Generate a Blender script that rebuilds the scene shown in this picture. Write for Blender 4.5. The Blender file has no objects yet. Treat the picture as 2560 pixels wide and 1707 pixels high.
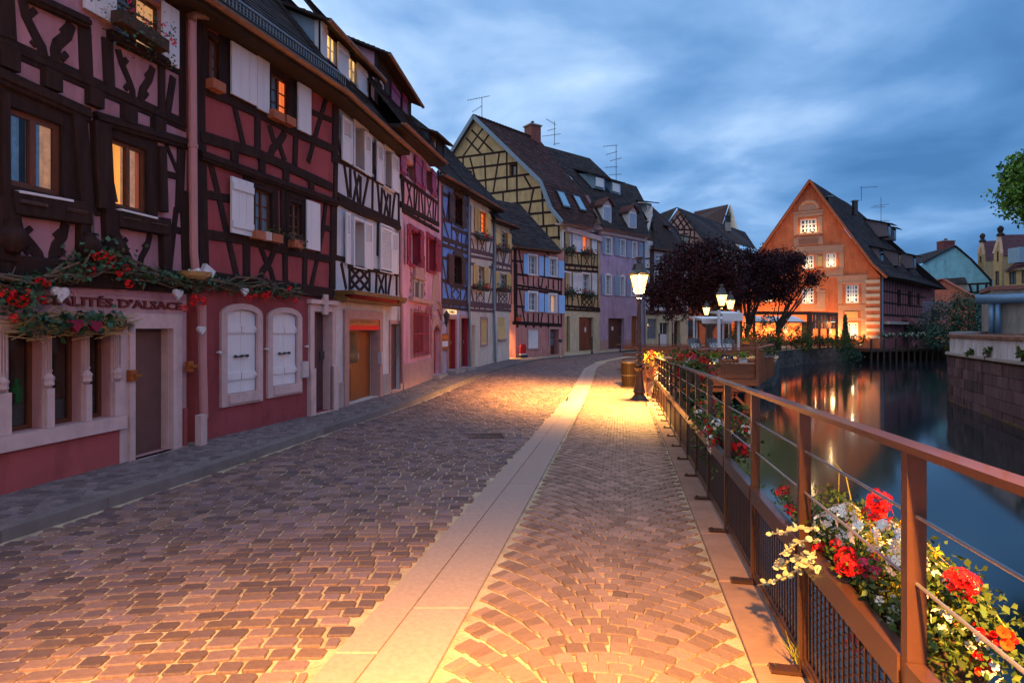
import bpy, bmesh, math, random
import numpy as np
from mathutils import Vector, Matrix, noise
from mathutils.geometry import tessellate_polygon
random.seed(7)
RNG = np.random.default_rng(11)
SC = bpy.context.scene
COL = SC.collection
V = Vector

# ------------------------------------------------------------------ camera, sky, light, exposure
FPX, CX, HY, CZ = 1450.0, 1280.0, 822.0, 1.6      # focal length and centre in pixels of the 2560 px photograph
cam = bpy.data.cameras.new('camera')
cam.sensor_width = 36.0
cam.lens = FPX / 2560 * 36.0
cam.shift_y = (HY - 853.5) / 2560
cam.clip_start = 0.05
cam.clip_end = 3000
camo = bpy.data.objects.new('camera', cam)
camo.location = (0, 0, CZ)
camo.rotation_euler = (math.radians(90), 0, 0)
COL.objects.link(camo)
SC.camera = camo

W = bpy.data.worlds.new('World')
SC.world = W
W.use_nodes = True
wt = W.node_tree
for n in list(wt.nodes):
    wt.nodes.remove(n)


def wn(t, **k):
    n = wt.nodes.new(t)
    for a, b in k.items():
        setattr(n, a, b)
    return n


def wmath(op, a, b=None, clamp=False):
    n = wn('ShaderNodeMath', operation=op, use_clamp=clamp)
    for i, x in enumerate((a, b)):
        if x is None:
            continue
        if isinstance(x, (int, float)):
            n.inputs[i].default_value = x
        else:
            wt.links.new(x, n.inputs[i])
    return n.outputs[0]


SUN_EL, SUN_AZ = math.radians(3.0), math.radians(-60)
sky = wn('ShaderNodeTexSky', sky_type='NISHITA')
sky.sun_disc = False
sky.sun_elevation = SUN_EL
sky.sun_rotation = SUN_AZ
sky.ozone_density = 4.0
sky.air_density = 1.2
geo = wn('ShaderNodeTexCoord')
sep = wn('ShaderNodeSeparateXYZ')
wt.links.new(geo.outputs['Generated'], sep.inputs[0])
dx, dy, dz = sep.outputs
hz = wmath('ADD', wmath('MAXIMUM', dz, 0.0), 0.16)
comb = wn('ShaderNodeCombineXYZ')
wt.links.new(wmath('DIVIDE', dx, hz), comb.inputs[0])
wt.links.new(wmath('MULTIPLY', wmath('DIVIDE', dy, hz), 1.0), comb.inputs[1])
nz = wn('ShaderNodeTexNoise')
nz.inputs['Scale'].default_value = 1.7
nz.inputs['Detail'].default_value = 7
nz.inputs['Roughness'].default_value = 0.5
nz.inputs['Distortion'].default_value = 0.25
wt.links.new(comb.outputs[0], nz.inputs['Vector'])
nz2 = wn('ShaderNodeTexNoise')
nz2.inputs['Scale'].default_value = 0.42
nz2.inputs['Detail'].default_value = 3
wt.links.new(comb.outputs[0], nz2.inputs['Vector'])
cl = wmath('ADD', wmath('MULTIPLY', nz.outputs['Fac'], 0.62), wmath('MULTIPLY', nz2.outputs['Fac'], 0.38))
grad = wmath('ADD', wmath('MULTIPLY', dx, -0.62), wmath('MULTIPLY', dz, 0.30))
tt = wmath('ADD', wmath('MULTIPLY', wmath('SUBTRACT', cl, 0.5), 2.5), wmath('ADD', grad, 0.57), clamp=True)
ramp = wn('ShaderNodeValToRGB')
cr = ramp.color_ramp
cr.elements[0].position = 0.0
cr.elements[0].color = (0.065, 0.185, 0.41, 1)
cr.elements[1].position = 1.0
cr.elements[1].color = (0.74, 0.84, 0.96, 1)
for p, c in ((0.3, (0.11, 0.265, 0.54)), (0.55, (0.215, 0.40, 0.71)), (0.8, (0.43, 0.63, 0.92))):
    e = cr.elements.new(p)
    e.color = (*c, 1)
wt.links.new(tt, ramp.inputs[0])
mixs = wn('ShaderNodeMix', data_type='RGBA', blend_type='ADD')
mixs.inputs['Factor'].default_value = 1.0
wt.links.new(ramp.outputs[0], mixs.inputs['A'])
skm = wn('ShaderNodeMix', data_type='RGBA', blend_type='MULTIPLY')
skm.inputs['Factor'].default_value = 1.0
wt.links.new(sky.outputs[0], skm.inputs['A'])
SKY_K = 0.03
skm.inputs['B'].default_value = (SKY_K * .5, SKY_K * .8, SKY_K * 1.2, 1)
wt.links.new(skm.outputs['Result'], mixs.inputs['B'])
bg = wn('ShaderNodeBackground')
bg.inputs['Strength'].default_value = 1.12
wt.links.new(mixs.outputs['Result'], bg.inputs['Color'])
wo = wn('ShaderNodeOutputWorld')
wt.links.new(bg.outputs[0], wo.inputs[0])

sun = bpy.data.lights.new('sun', 'SUN')
sun.energy = 0.36
sun.angle = math.radians(70)
sun.color = (1.0, 0.84, 0.90)
suno = bpy.data.objects.new('sun', sun)
suno.rotation_euler = (math.radians(48), 0, math.radians(62))
suno.location = (5, -10, 30)
COL.objects.link(suno)

SC.view_settings.view_transform = 'Standard'
SC.view_settings.look = 'None'
SC.view_settings.exposure = 0.0
SC.view_settings.gamma = 1.0
SC.view_settings.use_curve_mapping = False
SC.render.engine = 'CYCLES'
SC.cycles.use_denoising = True
SC.cycles.max_bounces = 6
SC.cycles.diffuse_bounces = 3
SC.cycles.glossy_bounces = 3
SC.cycles.transparent_max_bounces = 12
SC.cycles.sample_clamp_indirect = 4
SC.cycles.caustics_reflective = False
SC.cycles.caustics_refractive = False

# ------------------------------------------------------------------ pixels -> places
CROP = dict(Z=(0, 0, 1), A=(0, 0, 3.0154), B=(0, 480, 4.523), C=(0, 780, 3.4096), D=(460, 0, 3.92), E=(460, 360, 3.92),
            F=(460, 720, 3.92), G=(780, 0, 3.92), H=(800, 260, 4.126), I=(800, 600, 3.92), J=(1080, 420, 4.612),
            K=(1080, 660, 5.6), L=(1100, 220, 4.126), M=(1380, 260, 4.126), N=(1380, 560, 4.611), O=(1560, 640, 4.355),
            P=(1640, 480, 4.9), Q=(1900, 420, 3.266), R=(2240, 340, 2.8), S=(1860, 740, 3.92), T=(2300, 780, 5.227),
            U=(1600, 860, 3.92), X=(1010, 560, 8.71), Y=(780, 0, 6.031), d=(1640, 780, 7.84), q=(1890, 760, 7.84),
            r=(2180, 660, 7.127), y=(2420, 560, 8.714), o=(1900, 430, 7.465), n=(1380, 600, 5.6))


def full(k, x, y):
    ox, oy, s = CROP[k]
    return ox + x / s, oy + y / s


def P(px, py, D):
    return V(((px - CX) / FPX * D, D, CZ - (py - HY) / FPX * D))


def PC(k, x, y, D):
    return P(*full(k, x, y), D)


# ------------------------------------------------------------------ mesh builder
ORG = {}


def link(o, parent=None):
    COL.objects.link(o)
    if parent is not None:
        o.parent = parent
    return o


def tag(o, label=None, cat=None, group=None, kind=None):
    if label: o['label'] = label
    if cat: o['category'] = cat
    if group: o['group'] = group
    if kind: o['kind'] = kind
    return o


def thing(name, label, cat, loc=(0, 0, 0), group=None, rz=0):
    o = bpy.data.objects.new(name, None)
    o.empty_display_size = .2
    o.location = loc
    o.rotation_euler = (0, 0, rz)
    COL.objects.link(o)
    ORG[o.name] = V(loc)
    return tag(o, label, cat, group)


class MB:
    def __init__(s):
        s.v, s.f, s.r = [], [], []

    def add(s, vs, fs, r=None):
        b = len(s.v)
        s.v.extend([tuple(x) for x in vs])
        s.f.extend([tuple(i + b for i in f) for f in fs])
        if r is not None:
            s.r.extend([r] * len(vs))
        return s

    def hexa(s, c, r=None):      # 8 corners: bottom ring 0-3, top ring 4-7
        return s.add(c, [(3, 2, 1, 0), (4, 5, 6, 7), (0, 1, 5, 4), (1, 2, 6, 5), (2, 3, 7, 6), (3, 0, 4, 7)], r)

    def box(s, c, h, rz=0, r=None):
        ca, sa = math.cos(rz), math.sin(rz)
        out = []
        for z in (-1, 1):
            for x, y in ((-1, -1), (1, -1), (1, 1), (-1, 1)):
                X, Y = x * h[0], y * h[1]
                out.append((c[0] + X * ca - Y * sa, c[1] + X * sa + Y * ca, c[2] + z * h[2]))
        return s.hexa(out, r)

    def bar(s, a, b, w, h, up=(0, 0, 1)):      # box from a to b, w across, h along up
        a, b = V(a), V(b)
        d = (b - a).normalized()
        sd = d.cross(V(up))
        if sd.length < 1e-4:
            sd = d.cross(V((1, 0, 0)))
        sd.normalize()
        u = sd.cross(d).normalized()
        sd, u = sd * w / 2, u * h / 2
        return s.hexa([a - sd - u, a + sd - u, b + sd - u, b - sd - u, a - sd + u, a + sd + u, b + sd + u, b - sd + u])

    def tube(s, pts, rad, n=6, cap=True):
        pts = [V(p) for p in pts]
        m = len(pts)
        rs = rad if isinstance(rad, (list, tuple)) else [rad] * m
        vs, fs = [], []
        pu = None
        for i, p in enumerate(pts):
            d = (pts[min(i + 1, m - 1)] - pts[max(i - 1, 0)])
            d = d.normalized() if d.length > 1e-6 else V((0, 0, 1))
            if pu is None:
                a = V((0, 0, 1)) if abs(d.z) < .9 else V((1, 0, 0))
                pu = d.cross(a).normalized()
            else:
                pu = (pu - d * pu.dot(d))
                pu = pu.normalized() if pu.length > 1e-5 else d.orthogonal().normalized()
            w = d.cross(pu)
            for j in range(n):
                t = 2 * math.pi * j / n
                vs.append(p + (pu * math.cos(t) + w * math.sin(t)) * rs[i])
        for i in range(m - 1):
            for j in range(n):
                k = (j + 1) % n
                fs.append((i * n + j, i * n + k, (i + 1) * n + k, (i + 1) * n + j))
        if cap:
            fs.append(tuple(range(n - 1, -1, -1)))
            fs.append(tuple((m - 1) * n + j for j in range(n)))
        return s.add(vs, fs)

    def lathe(s, c, prof, n=12, rot=0, cap=True):
        c = V(c)
        vs, fs = [], []
        for r, z in prof:
            for j in range(n):
                t = 2 * math.pi * j / n + rot
                vs.append((c.x + r * math.cos(t), c.y + r * math.sin(t), c.z + z))
        m = len(prof)
        for i in range(m - 1):
            for j in range(n):
                k = (j + 1) % n
                fs.append((i * n + j, i * n + k, (i + 1) * n + k, (i + 1) * n + j))
        if cap:
            fs.append(tuple(range(n - 1, -1, -1)))
            fs.append(tuple((m - 1) * n + j for j in range(n)))
        return s.add(vs, fs)

    def extr(s, poly, vec, holes=()):           # polygon (3-D points) extruded by vec, with holes
        loops = [list(map(V, poly))] + [list(map(V, h)) for h in holes]
        allv = [p for l in loops for p in l]
        vec = V(vec)
        tri = tessellate_polygon(loops)
        nn = len(allv)
        # orient triangles so that the cap at +vec faces along vec
        fs = []
        for t in tri:
            a, b, c = (allv[i] for i in t)
            if (b - a).cross(c - a).dot(vec) < 0:
                t = (t[0], t[2], t[1])
            fs.append(tuple(i + nn for i in t))
            fs.append((t[0], t[2], t[1]))
        b = 0
        for l in loops:
            m = len(l)
            for i in range(m):
                j = (i + 1) % m
                fs.append((b + i, b + j, b + j + nn, b + i + nn))
            b += m
        return s.add(allv + [p + vec for p in allv], fs)

    def mesh(s, name, mat, org=V((0, 0, 0)), smooth=False):
        me = bpy.data.meshes.new(name)
        o = tuple(org)
        me.from_pydata([(a[0] - o[0], a[1] - o[1], a[2] - o[2]) for a in s.v], [], s.f)
        if s.r and len(s.r) == len(s.v):
            at = me.attributes.new('rnd', 'FLOAT', 'POINT')
            at.data.foreach_set('value', s.r)
        if mat is not None:
            me.materials.append(mat)
        if smooth:
            me.polygons.foreach_set('use_smooth', [True] * len(me.polygons))
        return me

    def build(s, name, mat, parent=None, smooth=False, fix=True):
        org = V((0, 0, 0))
        if parent is not None:
            p = parent
            while p.parent is not None:
                p = p.parent
            org = ORG.get(p.name, V((0, 0, 0)))
        me = s.mesh(name, mat, org, smooth)
        if fix and len(s.f) < 30000:
            bm = bmesh.new()
            bm.from_mesh(me)
            bmesh.ops.recalc_face_normals(bm, faces=bm.faces)
            bm.to_mesh(me)
            bm.free()
        return link(bpy.data.objects.new(name, me), parent)


# ------------------------------------------------------------------ materials
MATS = {}


def mat(name, col, rough=.8, var=.12, scale=3.0, bump=.15, bscale=40, stretch=(1, 1, 1), spec=.3, metal=0, rnd=.0,
        emit=None, estr=0, dirt=0, tint=None, coat=0):
    if name in MATS:
        return MATS[name]
    m = bpy.data.materials.new(name)
    m.use_nodes = True
    t = m.node_tree
    b = t.nodes['Principled BSDF']
    L = t.links.new

    def N(ty, **k):
        n = t.nodes.new(ty)
        for a, c in k.items():
            setattr(n, a, c)
        return n
    tc = N('ShaderNodeTexCoord')
    mp = N('ShaderNodeMapping')
    mp.inputs['Scale'].default_value = stretch
    L(tc.outputs['Object'], mp.inputs[0])
    n1 = N('ShaderNodeTexNoise')
    n1.inputs['Scale'].default_value = scale
    n1.inputs['Detail'].default_value = 5
    n1.inputs['Roughness'].default_value = .62
    L(mp.outputs[0], n1.inputs['Vector'])
    # value factor: 1 + var*(noise-.5)*2 + rnd*(random-.5)*2
    mul = N('ShaderNodeMapRange')
    mul.inputs['From Min'].default_value = .25
    mul.inputs['From Max'].default_value = .75
    mul.inputs['To Min'].default_value = 1 - var
    mul.inputs['To Max'].default_value = 1 + var
    L(n1.outputs['Fac'], mul.inputs[0])
    val = mul.outputs[0]
    rsrc = None
    if rnd or tint:
        oi = N('ShaderNodeObjectInfo')
        at = N('ShaderNodeAttribute')
        at.attribute_name = 'rnd'
        ad = N('ShaderNodeMath', operation='ADD')
        L(oi.outputs['Random'], ad.inputs[0])
        L(at.outputs['Fac'], ad.inputs[1])
        fr = N('ShaderNodeMath', operation='FRACT')
        L(ad.outputs[0], fr.inputs[0])
        rsrc = fr.outputs[0]
        mr = N('ShaderNodeMapRange')
        mr.inputs['To Min'].default_value = 1 - rnd
        mr.inputs['To Max'].default_value = 1 + rnd
        L(rsrc, mr.inputs[0])
        mm = N('ShaderNodeMath', operation='MULTIPLY')
        L(val, mm.inputs[0])
        L(mr.outputs[0], mm.inputs[1])
        val = mm.outputs[0]
    base = N('ShaderNodeRGB')
    base.outputs[0].default_value = (*col, 1)
    cur = base.outputs[0]
    if tint:
        mx = N('ShaderNodeMix', data_type='RGBA')
        w2 = N('ShaderNodeMath', operation='MULTIPLY')
        w2.inputs[1].default_value = 7.31
        L(rsrc, w2.inputs[0])
        f2 = N('ShaderNodeMath', operation='FRACT')
        L(w2.outputs[0], f2.inputs[0])
        L(f2.outputs[0], mx.inputs['Factor'])
        L(cur, mx.inputs['A'])
        mx.inputs['B'].default_value = (*tint, 1)
        cur = mx.outputs['Result']
    vm = N('ShaderNodeMix', data_type='RGBA', blend_type='MULTIPLY')
    vm.inputs['Factor'].default_value = 1
    L(cur, vm.inputs['A'])
    L(val, vm.inputs['B'])
    cur = vm.outputs['Result']
    if dirt:
        mp2 = N('ShaderNodeMapping')
        mp2.inputs['Scale'].default_value = (1.6, 1.6, .35)
        L(tc.outputs['Object'], mp2.inputs[0])
        n3 = N('ShaderNodeTexNoise')
        n3.inputs['Scale'].default_value = 1.7
        n3.inputs['Detail'].default_value = 7
        n3.inputs['Roughness'].default_value = .7
        L(mp2.outputs[0], n3.inputs['Vector'])
        r3 = N('ShaderNodeMapRange')
        r3.inputs['From Min'].default_value = .47
        r3.inputs['From Max'].default_value = .72
        r3.inputs['To Min'].default_value = 0
        r3.inputs['To Max'].default_value = dirt
        L(n3.outputs['Fac'], r3.inputs[0])
        dm = N('ShaderNodeMix', data_type='RGBA', blend_type='MULTIPLY')
        L(r3.outputs[0], dm.inputs['Factor'])
        L(cur, dm.inputs['A'])
        dm.inputs['B'].default_value = (.42, .36, .32, 1)
        cur = dm.outputs['Result']
    L(cur, b.inputs['Base Color'])
    b.inputs['Roughness'].default_value = rough
    b.inputs['Metallic'].default_value = metal
    b.inputs['Specular IOR Level'].default_value = spec
    if coat:
        b.inputs['Coat Weight'].default_value = coat
    if bump:
        n2 = N('ShaderNodeTexNoise')
        n2.inputs['Scale'].default_value = bscale
        n2.inputs['Detail'].default_value = 4
        L(mp.outputs[0], n2.inputs['Vector'])
        bp = N('ShaderNodeBump')
        bp.inputs['Strength'].default_value = bump
        bp.inputs['Distance'].default_value = .01
        L(n2.outputs['Fac'], bp.inputs['Height'])
        L(bp.outputs[0], b.inputs['Normal'])
    if emit:
        b.inputs['Emission Color'].default_value = (*emit, 1)
        em = N('ShaderNodeMath', operation='MULTIPLY')
        em.inputs[1].default_value = estr
        L(mul.outputs[0], em.inputs[0])
        L(em.outputs[0], b.inputs['Emission Strength'])
    MATS[name] = m
    return m


def plaster(name, col, dirt=.6):
    return mat(name, col, .92, .17, 1.3, .35, 55, dirt=dirt, spec=.15)


TIMBER = mat('dark_timber', (.030, .018, .018), .85, .35, 3, .5, 30, stretch=(4, 4, .6), spec=.08)
TIMBER_P = mat('plum_timber', (.12, .058, .07), .8, .3, 3, .4, 30, stretch=(4, 4, .6))
TIMBER_B = mat('brown_timber', (.055, .03, .028), .78, .3, 3, .4, 30, stretch=(4, 4, .6))
WOODF = mat('brown_window_wood', (.11, .035, .018), .5, .25, 6, .15, 60, stretch=(5, 5, .6))
WHITEP = mat('white_paint', (.66, .62, .66), .5, .06, 2, .12, 30, stretch=(6, 6, .5), dirt=.12)
WHITEF = mat('white_window_paint', (.72, .7, .72), .45, .04, 3, .05, 30)
BLUEP = mat('pale_blue_paint', (.27, .47, .82), .5, .06, 3, .1, 40)
GREYSH = mat('grey_blue_paint', (.30, .36, .48), .55, .08, 3, .1, 40)
REDP = mat('dark_red_paint', (.26, .022, .045), .5, .12, 3, .1, 40, stretch=(6, 6, .5))
MAGP = mat('magenta_red_paint', (.24, .03, .10), .5, .12, 3, .1, 40)
YELP = mat('cream_yellow_paint', (.72, .48, .18), .55, .08, 3, .1, 40)
BROWNSH = mat('brown_shutter_paint', (.07, .032, .026), .55, .15, 3, .1, 40)
STONE = mat('pink_sandstone', (.42, .24, .22), .85, .16, 5, .35, 45, dirt=.25)
STONEP = mat('pale_pink_stone', (.55, .38, .38), .85, .14, 4, .3, 45, dirt=.35)
GREYST = mat('grey_stone', (.33, .28, .27), .9, .16, 4, .4, 40, dirt=.3)
METALB = mat('brown_painted_steel', (.05, .019, .012), .36, .15, 8, .06, 80, spec=.5, coat=.2)
METALD = mat('dark_iron', (.028, .022, .022), .45, .2, 8, .1, 60, spec=.5)
LAMPM = mat('lamp_iron', (.03, .022, .02), .38, .3, 14, .2, 60, spec=.6)
STEEL = mat('steel_cable', (.42, .40, .42), .35, .1, 20, .1, 100, metal=.8)
COPPER = mat('copper_gutter', (.20, .095, .06), .5, .2, 4, .1, 40, metal=.25, spec=.4)
ZINC = mat('blue_zinc', (.16, .22, .29), .5, .15, 4, .1, 40, metal=.2, spec=.4)
PINKPIPE = mat('pink_pipe', (.42, .19, .20), .5, .08, 3, .05, 40)
ROOFD = mat('dark_roof_tile', (.030, .028, .034), .8, .3, 5, .4, 25, rnd=.35, dirt=.3, tint=(.05, .033, .032), spec=.15)
ROOFR = mat('red_roof_tile', (.095, .036, .033), .8, .3, 5, .4, 25, rnd=.35, dirt=.6, tint=(.05, .03, .03), spec=.15)
ROOFM = mat('maroon_roof_tile', (.12, .045, .055), .8, .25, 4, .4, 25, rnd=.25, dirt=.2)
BLACK = mat('dark_interior', (.008, .007, .008), .9, .1, 2, 0)
SOFFIT = mat('soffit_board', (.028, .018, .017), .8, .3, 4, .3, 30)
GLASS = mat('dark_glass', (.022, .026, .032), .04, .2, 2, .012, 6, spec=.9)
GLASSC = mat('curtained_glass', (.13, .16, .2), .06, .5, 5, .01, 6, stretch=(3, 3, .3), spec=.8)
LIT_Y = mat('lit_window_glass', (.5, .35, .15), .15, .6, 2.2, 0, emit=(1.0, .60, .20), estr=1.0)
LIT_O = mat('lit_orange_curtain_glass', (.5, .15, .05), .2, .4, 4, 0, stretch=(6, 6, .4), emit=(1.0, .17, .03), estr=.9)
LIT_W = mat('warm_lit_curtain', (.5, .35, .25), .8, .4, 7, 0, stretch=(6, 6, .3), emit=(1.0, .46, .14), estr=.5)
LEAF = mat('green_leaf', (.045, .085, .02), .55, .2, 4, 0, rnd=.45, tint=(.075, .10, .015), spec=.25)
LEAFD = mat('dark_ivy_leaf', (.022, .06, .028), .5, .2, 4, 0, rnd=.5, tint=(.03, .085, .05), spec=.35)
LEAFP = mat('purple_plum_leaf', (.022, .007, .012), .6, .2, 4, 0, rnd=.5, tint=(.048, .011, .015), spec=.2)
LEAFS = mat('silver_leaf', (.42, .43, .30), .8, .1, 6, .2, 60, rnd=.2, spec=.1)
BARK = mat('tree_bark', (.06, .042, .034), .9, .3, 6, .8, 25, stretch=(3, 3, .7))
TWIG = mat('dry_twig', (.13, .085, .06), .85, .3, 9, .2, 40)
STRAW = mat('straw', (.42, .27, .12), .85, .25, 9, .2, 40)
RED = mat('red_petal', (.62, .008, .012), .5, .12, 8, 0, rnd=.25, spec=.2)
ORANGE = mat('orange_red_petal', (.72, .07, .012), .5, .12, 8, 0, rnd=.25, spec=.2)
YELLOW = mat('yellow_petal', (.80, .46, .012), .5, .1, 8, 0, rnd=.18, spec=.2)
WHITE = mat('white_petal', (.78, .74, .68), .5, .06, 8, 0, rnd=.12, spec=.2)
PINKF = mat('pink_petal', (.55, .03, .12), .5, .12, 8, 0, rnd=.25, spec=.2)
TERRA = mat('terracotta', (.34, .11, .06), .8, .15, 6, .15, 50)
DECKW = mat('deck_wood', (.24, .085, .042), .55, .28, 5, .3, 35, stretch=(.7, 4, 5), rnd=.16)
DARKW = mat('dark_wet_wood', (.05, .028, .02), .7, .3, 5, .3, 35)
OWOOD = mat('orange_door_wood', (.27, .075, .018), .4, .25, 5, .12, 50, stretch=(6, 6, .6))
DWOOD = mat('brown_door_wood', (.095, .03, .02), .5, .25, 5, .15, 50, stretch=(6, 6, .6))

# ------------------------------------------------------------------ the ground of the quay
def lerp_list(pts, y):
    if y <= pts[0][0]:
        a, b = pts[0], pts[1]
    elif y >= pts[-1][0]:
        a, b = pts[-2], pts[-1]
    else:
        for a, b in zip(pts, pts[1:]):
            if a[0] <= y <= b[0]:
                break
    return a[1] + (b[1] - a[1]) * (y - a[0]) / (b[0] - a[0])


KERB = [(-8, -6.6), (2, -5.1), (5.04, -4.45), (7.1, -3.93), (9.0, -3.57), (15, -2.28), (22.7, -1.17), (28, -.1), (33.9, 1.5), (37, 3.3),
        (42, 6.2), (47, 9.3), (53, 14), (60, 22), (70, 32)]
FACE = [(-8, -7.6), (2, -6.2), (6.14, -5.42), (8.97, -4.89), (12.6, -3.86), (16.7, -3.155), (22.2, -2.68), (25.5, -1.85), (30.4, -.88),
        (33.4, -.14), (35.2, .22), (39, 3.5), (43, 3.9), (48.3, 7.3), (52.9, 12.2), (57.5, 17.), (70, 30)]
BANDL = [(-8, -2.85), (30, 3.765), (35, 5.2), (40.5, 8), (47, 14), (60, 27), (70, 37)]
QUAY = [(-8, -.61), (0, .99), (18, 4.59), (23, 5.75), (27, 9.3), (30, 12.2), (34, 15.4), (40, 18.4), (46.9, 21.2), (51, 24.4), (55.6, 28.5),
        (60, 33.5), (64.7, 39.7), (75, 53), (90, 75)]
ZR = [(-8, .25), (0, 0), (14, -.4536), (17.5, -.56), (20, -.6), (23, -.57), (28, -.46), (34, -.36), (42, -.27), (50, -.25), (300, -.25)]
kerbx = lambda y: lerp_list(KERB, y)
bandl = lambda y: lerp_list(BANDL, y)
quayx = lambda y: lerp_list(QUAY, y)
zr = lambda y: lerp_list(ZR, y)
ZL = -.25
PAVE = -.15
fencex = lambda y: .857 + .2 * y


def gz(x, y):
    k, b = kerbx(y), bandl(y)
    t = min(1, max(0, (x - k) / max(.2, b - k)))
    t = t * t * (3 - 2 * t)
    return ZL + (zr(y) - ZL) * t


JOINT = mat('sandy_joint', (.43, .33, .23), .95, .4, 5, .8, 60, dirt=.6)
SETT = mat('purple_sandstone_sett', (.16, .105, .12), .62, .22, 7, .35, 35, rnd=.38, tint=(.21, .125, .105), spec=.3, dirt=.5)
SETTW = mat('pink_granite_sett', (.225, .135, .11), .66, .18, 8, .35, 40, rnd=.3, tint=(.28, .17, .14), spec=.3, dirt=.45)
SETTP = mat('grey_pavement_sett', (.15, .12, .13), .8, .2, 7, .35, 40, rnd=.3, tint=(.18, .14, .15))
BANDM = mat('granite_band_stone', (.36, .255, .225), .8, .16, 30, .4, 120, rnd=.09)
KERBM = mat('sandstone_kerb', (.30, .17, .13), .85, .2, 5, .3, 45, rnd=.12, dirt=.25)
PKERB = mat('grey_kerb', (.17, .14, .14), .85, .2, 5, .3, 45, rnd=.12, dirt=.25)
QUAYM = mat('quay_wall_stone', (.13, .105, .10), .9, .35, 1.5, .6, 14, dirt=.6)

# base sheet under the stones
ys = [-8 + .5 * i for i in range(int(68 / .5))] + [60 + 2 * i for i in range(8)] + [80, 90]
rows = []
g = MB()
for y in ys:
    k, b, q = kerbx(y), bandl(y), quayx(y)
    q = max(q, b + .5)
    xs = [k + (b - k) * i / 6 for i in range(7)] + [b + (q - b) * i / 3 for i in range(1, 4)]
    rows.append([(x, y, gz(x, y) - .014) for x in xs])
vs = [p for r in rows for p in r]
w = len(rows[0])
fs = [(i * w + j, i * w + j + 1, (i + 1) * w + j + 1, (i + 1) * w + j) for i in range(len(rows) - 1) for j in range(w - 1)]
g.add(vs, fs)
road = g.build('road', JOINT)
tag(road, 'cobbled quay road of purple setts bedded in pale sand', 'road', kind='structure')
ORG['road'] = V((0, 0, 0))

g = MB()
vs = []
for y in ys:
    k, f = kerbx(y), lerp_list(FACE, y)
    vs += [(-60, y, PAVE - .012), (f - 1.2, y, PAVE - .012), (k - .16, y, PAVE - .012)]
fs = [(i * 3 + j, i * 3 + j + 1, i * 3 + j + 4, i * 3 + j + 3) for i in range(len(ys) - 1) for j in range(2)]
g.add(vs, fs)
pave = g.build('pavement', JOINT)
tag(pave, 'narrow grey pavement of small setts along the house fronts', 'pavement', kind='structure')
ORG['pavement'] = V((0, 0, 0))
walk = bpy.data.objects.new('walkway', None)
COL.objects.link(walk)
ORG['walkway'] = V((0, 0, 0))
tag(walk, 'pink granite walkway in fan pattern beside the canal railing', 'walkway', kind='structure')


def stone_ring(n, w, l, rr, jit):
    """rounded outline of a sett, n points"""
    out = []
    for i in range(n):
        t = 2 * math.pi * (i + .5) / n
        c, s = math.cos(t), math.sin(t)
        e = rr
        x = math.copysign(abs(c) ** e, c) * w / 2
        y = math.copysign(abs(s) ** e, s) * l / 2
        out.append((x + random.uniform(-jit, jit), y + random.uniform(-jit, jit)))
    return out


def sett_mesh(mb, cx, cy, cz, w, l, ang, h=.03, n=8, r=0, sl=(0, 0), jit=.006, e=.27):
    ring = stone_ring(n, w, l, e, jit)
    ca, sa = math.cos(ang), math.sin(ang)
    vs = []
    for k, z in ((1.0, -h), (1.0, -.007), (.93, 0)):
        for x, y in ring:
            X, Y = x * k, y * k
            dx, dy = X * ca - Y * sa, X * sa + Y * ca
            vs.append((cx + dx, cy + dy, cz + z + dx * sl[0] + dy * sl[1]))
    fs = []
    for i in range(n):
        j = (i + 1) % n
        fs.append((i, j, n + j, n + i))
        fs.append((n + i, n + j, 2 * n + j, 2 * n + i))
    fs.append(tuple(2 * n + i for i in range(n)))
    mb.add(vs, fs, r)


def lay(stones, name, m, parent, many=300):
    """stones: (x, y, z, w, l, ang, slope). nearest 300 singly from shared meshes, the rest as one part"""
    stones.sort(key=lambda s: s[0] ** 2 + s[1] ** 2 if s[1] > 2.5 and abs(s[0]) < .92 * s[1] else 1e9)
    shapes = []
    for i in range(14):
        mb = MB()
        sett_mesh(mb, 0, 0, 0, 1, 1, 0, h=.03, n=12, jit=.034, e=.24)
        # flatten heights: shape is unit in plan, metres in z
        shapes.append(mb.mesh(name, m))
    for s in stones[:many]:
        o = bpy.data.objects.new(name, random.choice(shapes))
        o.location = s[:3]
        o.scale = (s[3], s[4], 1)
        o.rotation_euler = (math.atan(s[6][1]) + random.gauss(0, .007), -math.atan(s[6][0]) + random.gauss(0, .007), s[5])
        link(o, parent)
    mb = MB()
    for s in stones[many:]:
        sett_mesh(mb, s[0], s[1], s[2], s[3], s[4], s[5], n=8 if s[1] < 16 else 6, r=random.random(), sl=s[6])
    o = mb.build(name + 's', m, parent, fix=False)
    o['kind'] = 'stuff'


def slope(x, y):
    return ((gz(x + .1, y) - gz(x - .1, y)) / .2, (gz(x, y + .1) - gz(x, y - .1)) / .2)


# road setts: rows across the street
st = []
y = 1.2
row = 0
while y < 46:
    rl = .114 if y < 26 else .15
    x = kerbx(y) + .03 + random.uniform(0, .1)
    end = bandl(y) - .02
    while x < end:
        w = random.uniform(.12, .205) if y < 26 else random.uniform(.2, .28)
        if x + w > end + .05:
            w = end - x
            if w < .06:
                break
        cx = x + w / 2
        yy = y + .035 * math.sin(cx * 1.1 + row * .13) + random.gauss(0, .004) - .02 * (cx - bandl(y))
        if yy > 1.0:
            st.append((cx, yy, gz(cx, yy) + random.gauss(0, .0018), w - random.uniform(.013, .028), rl - random.uniform(.013, .027),
                       random.gauss(.02, .03), slope(cx, yy)))
        x += w
    y += rl
    row += 1
lay(st, 'road_sett', SETT, road)

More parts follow.
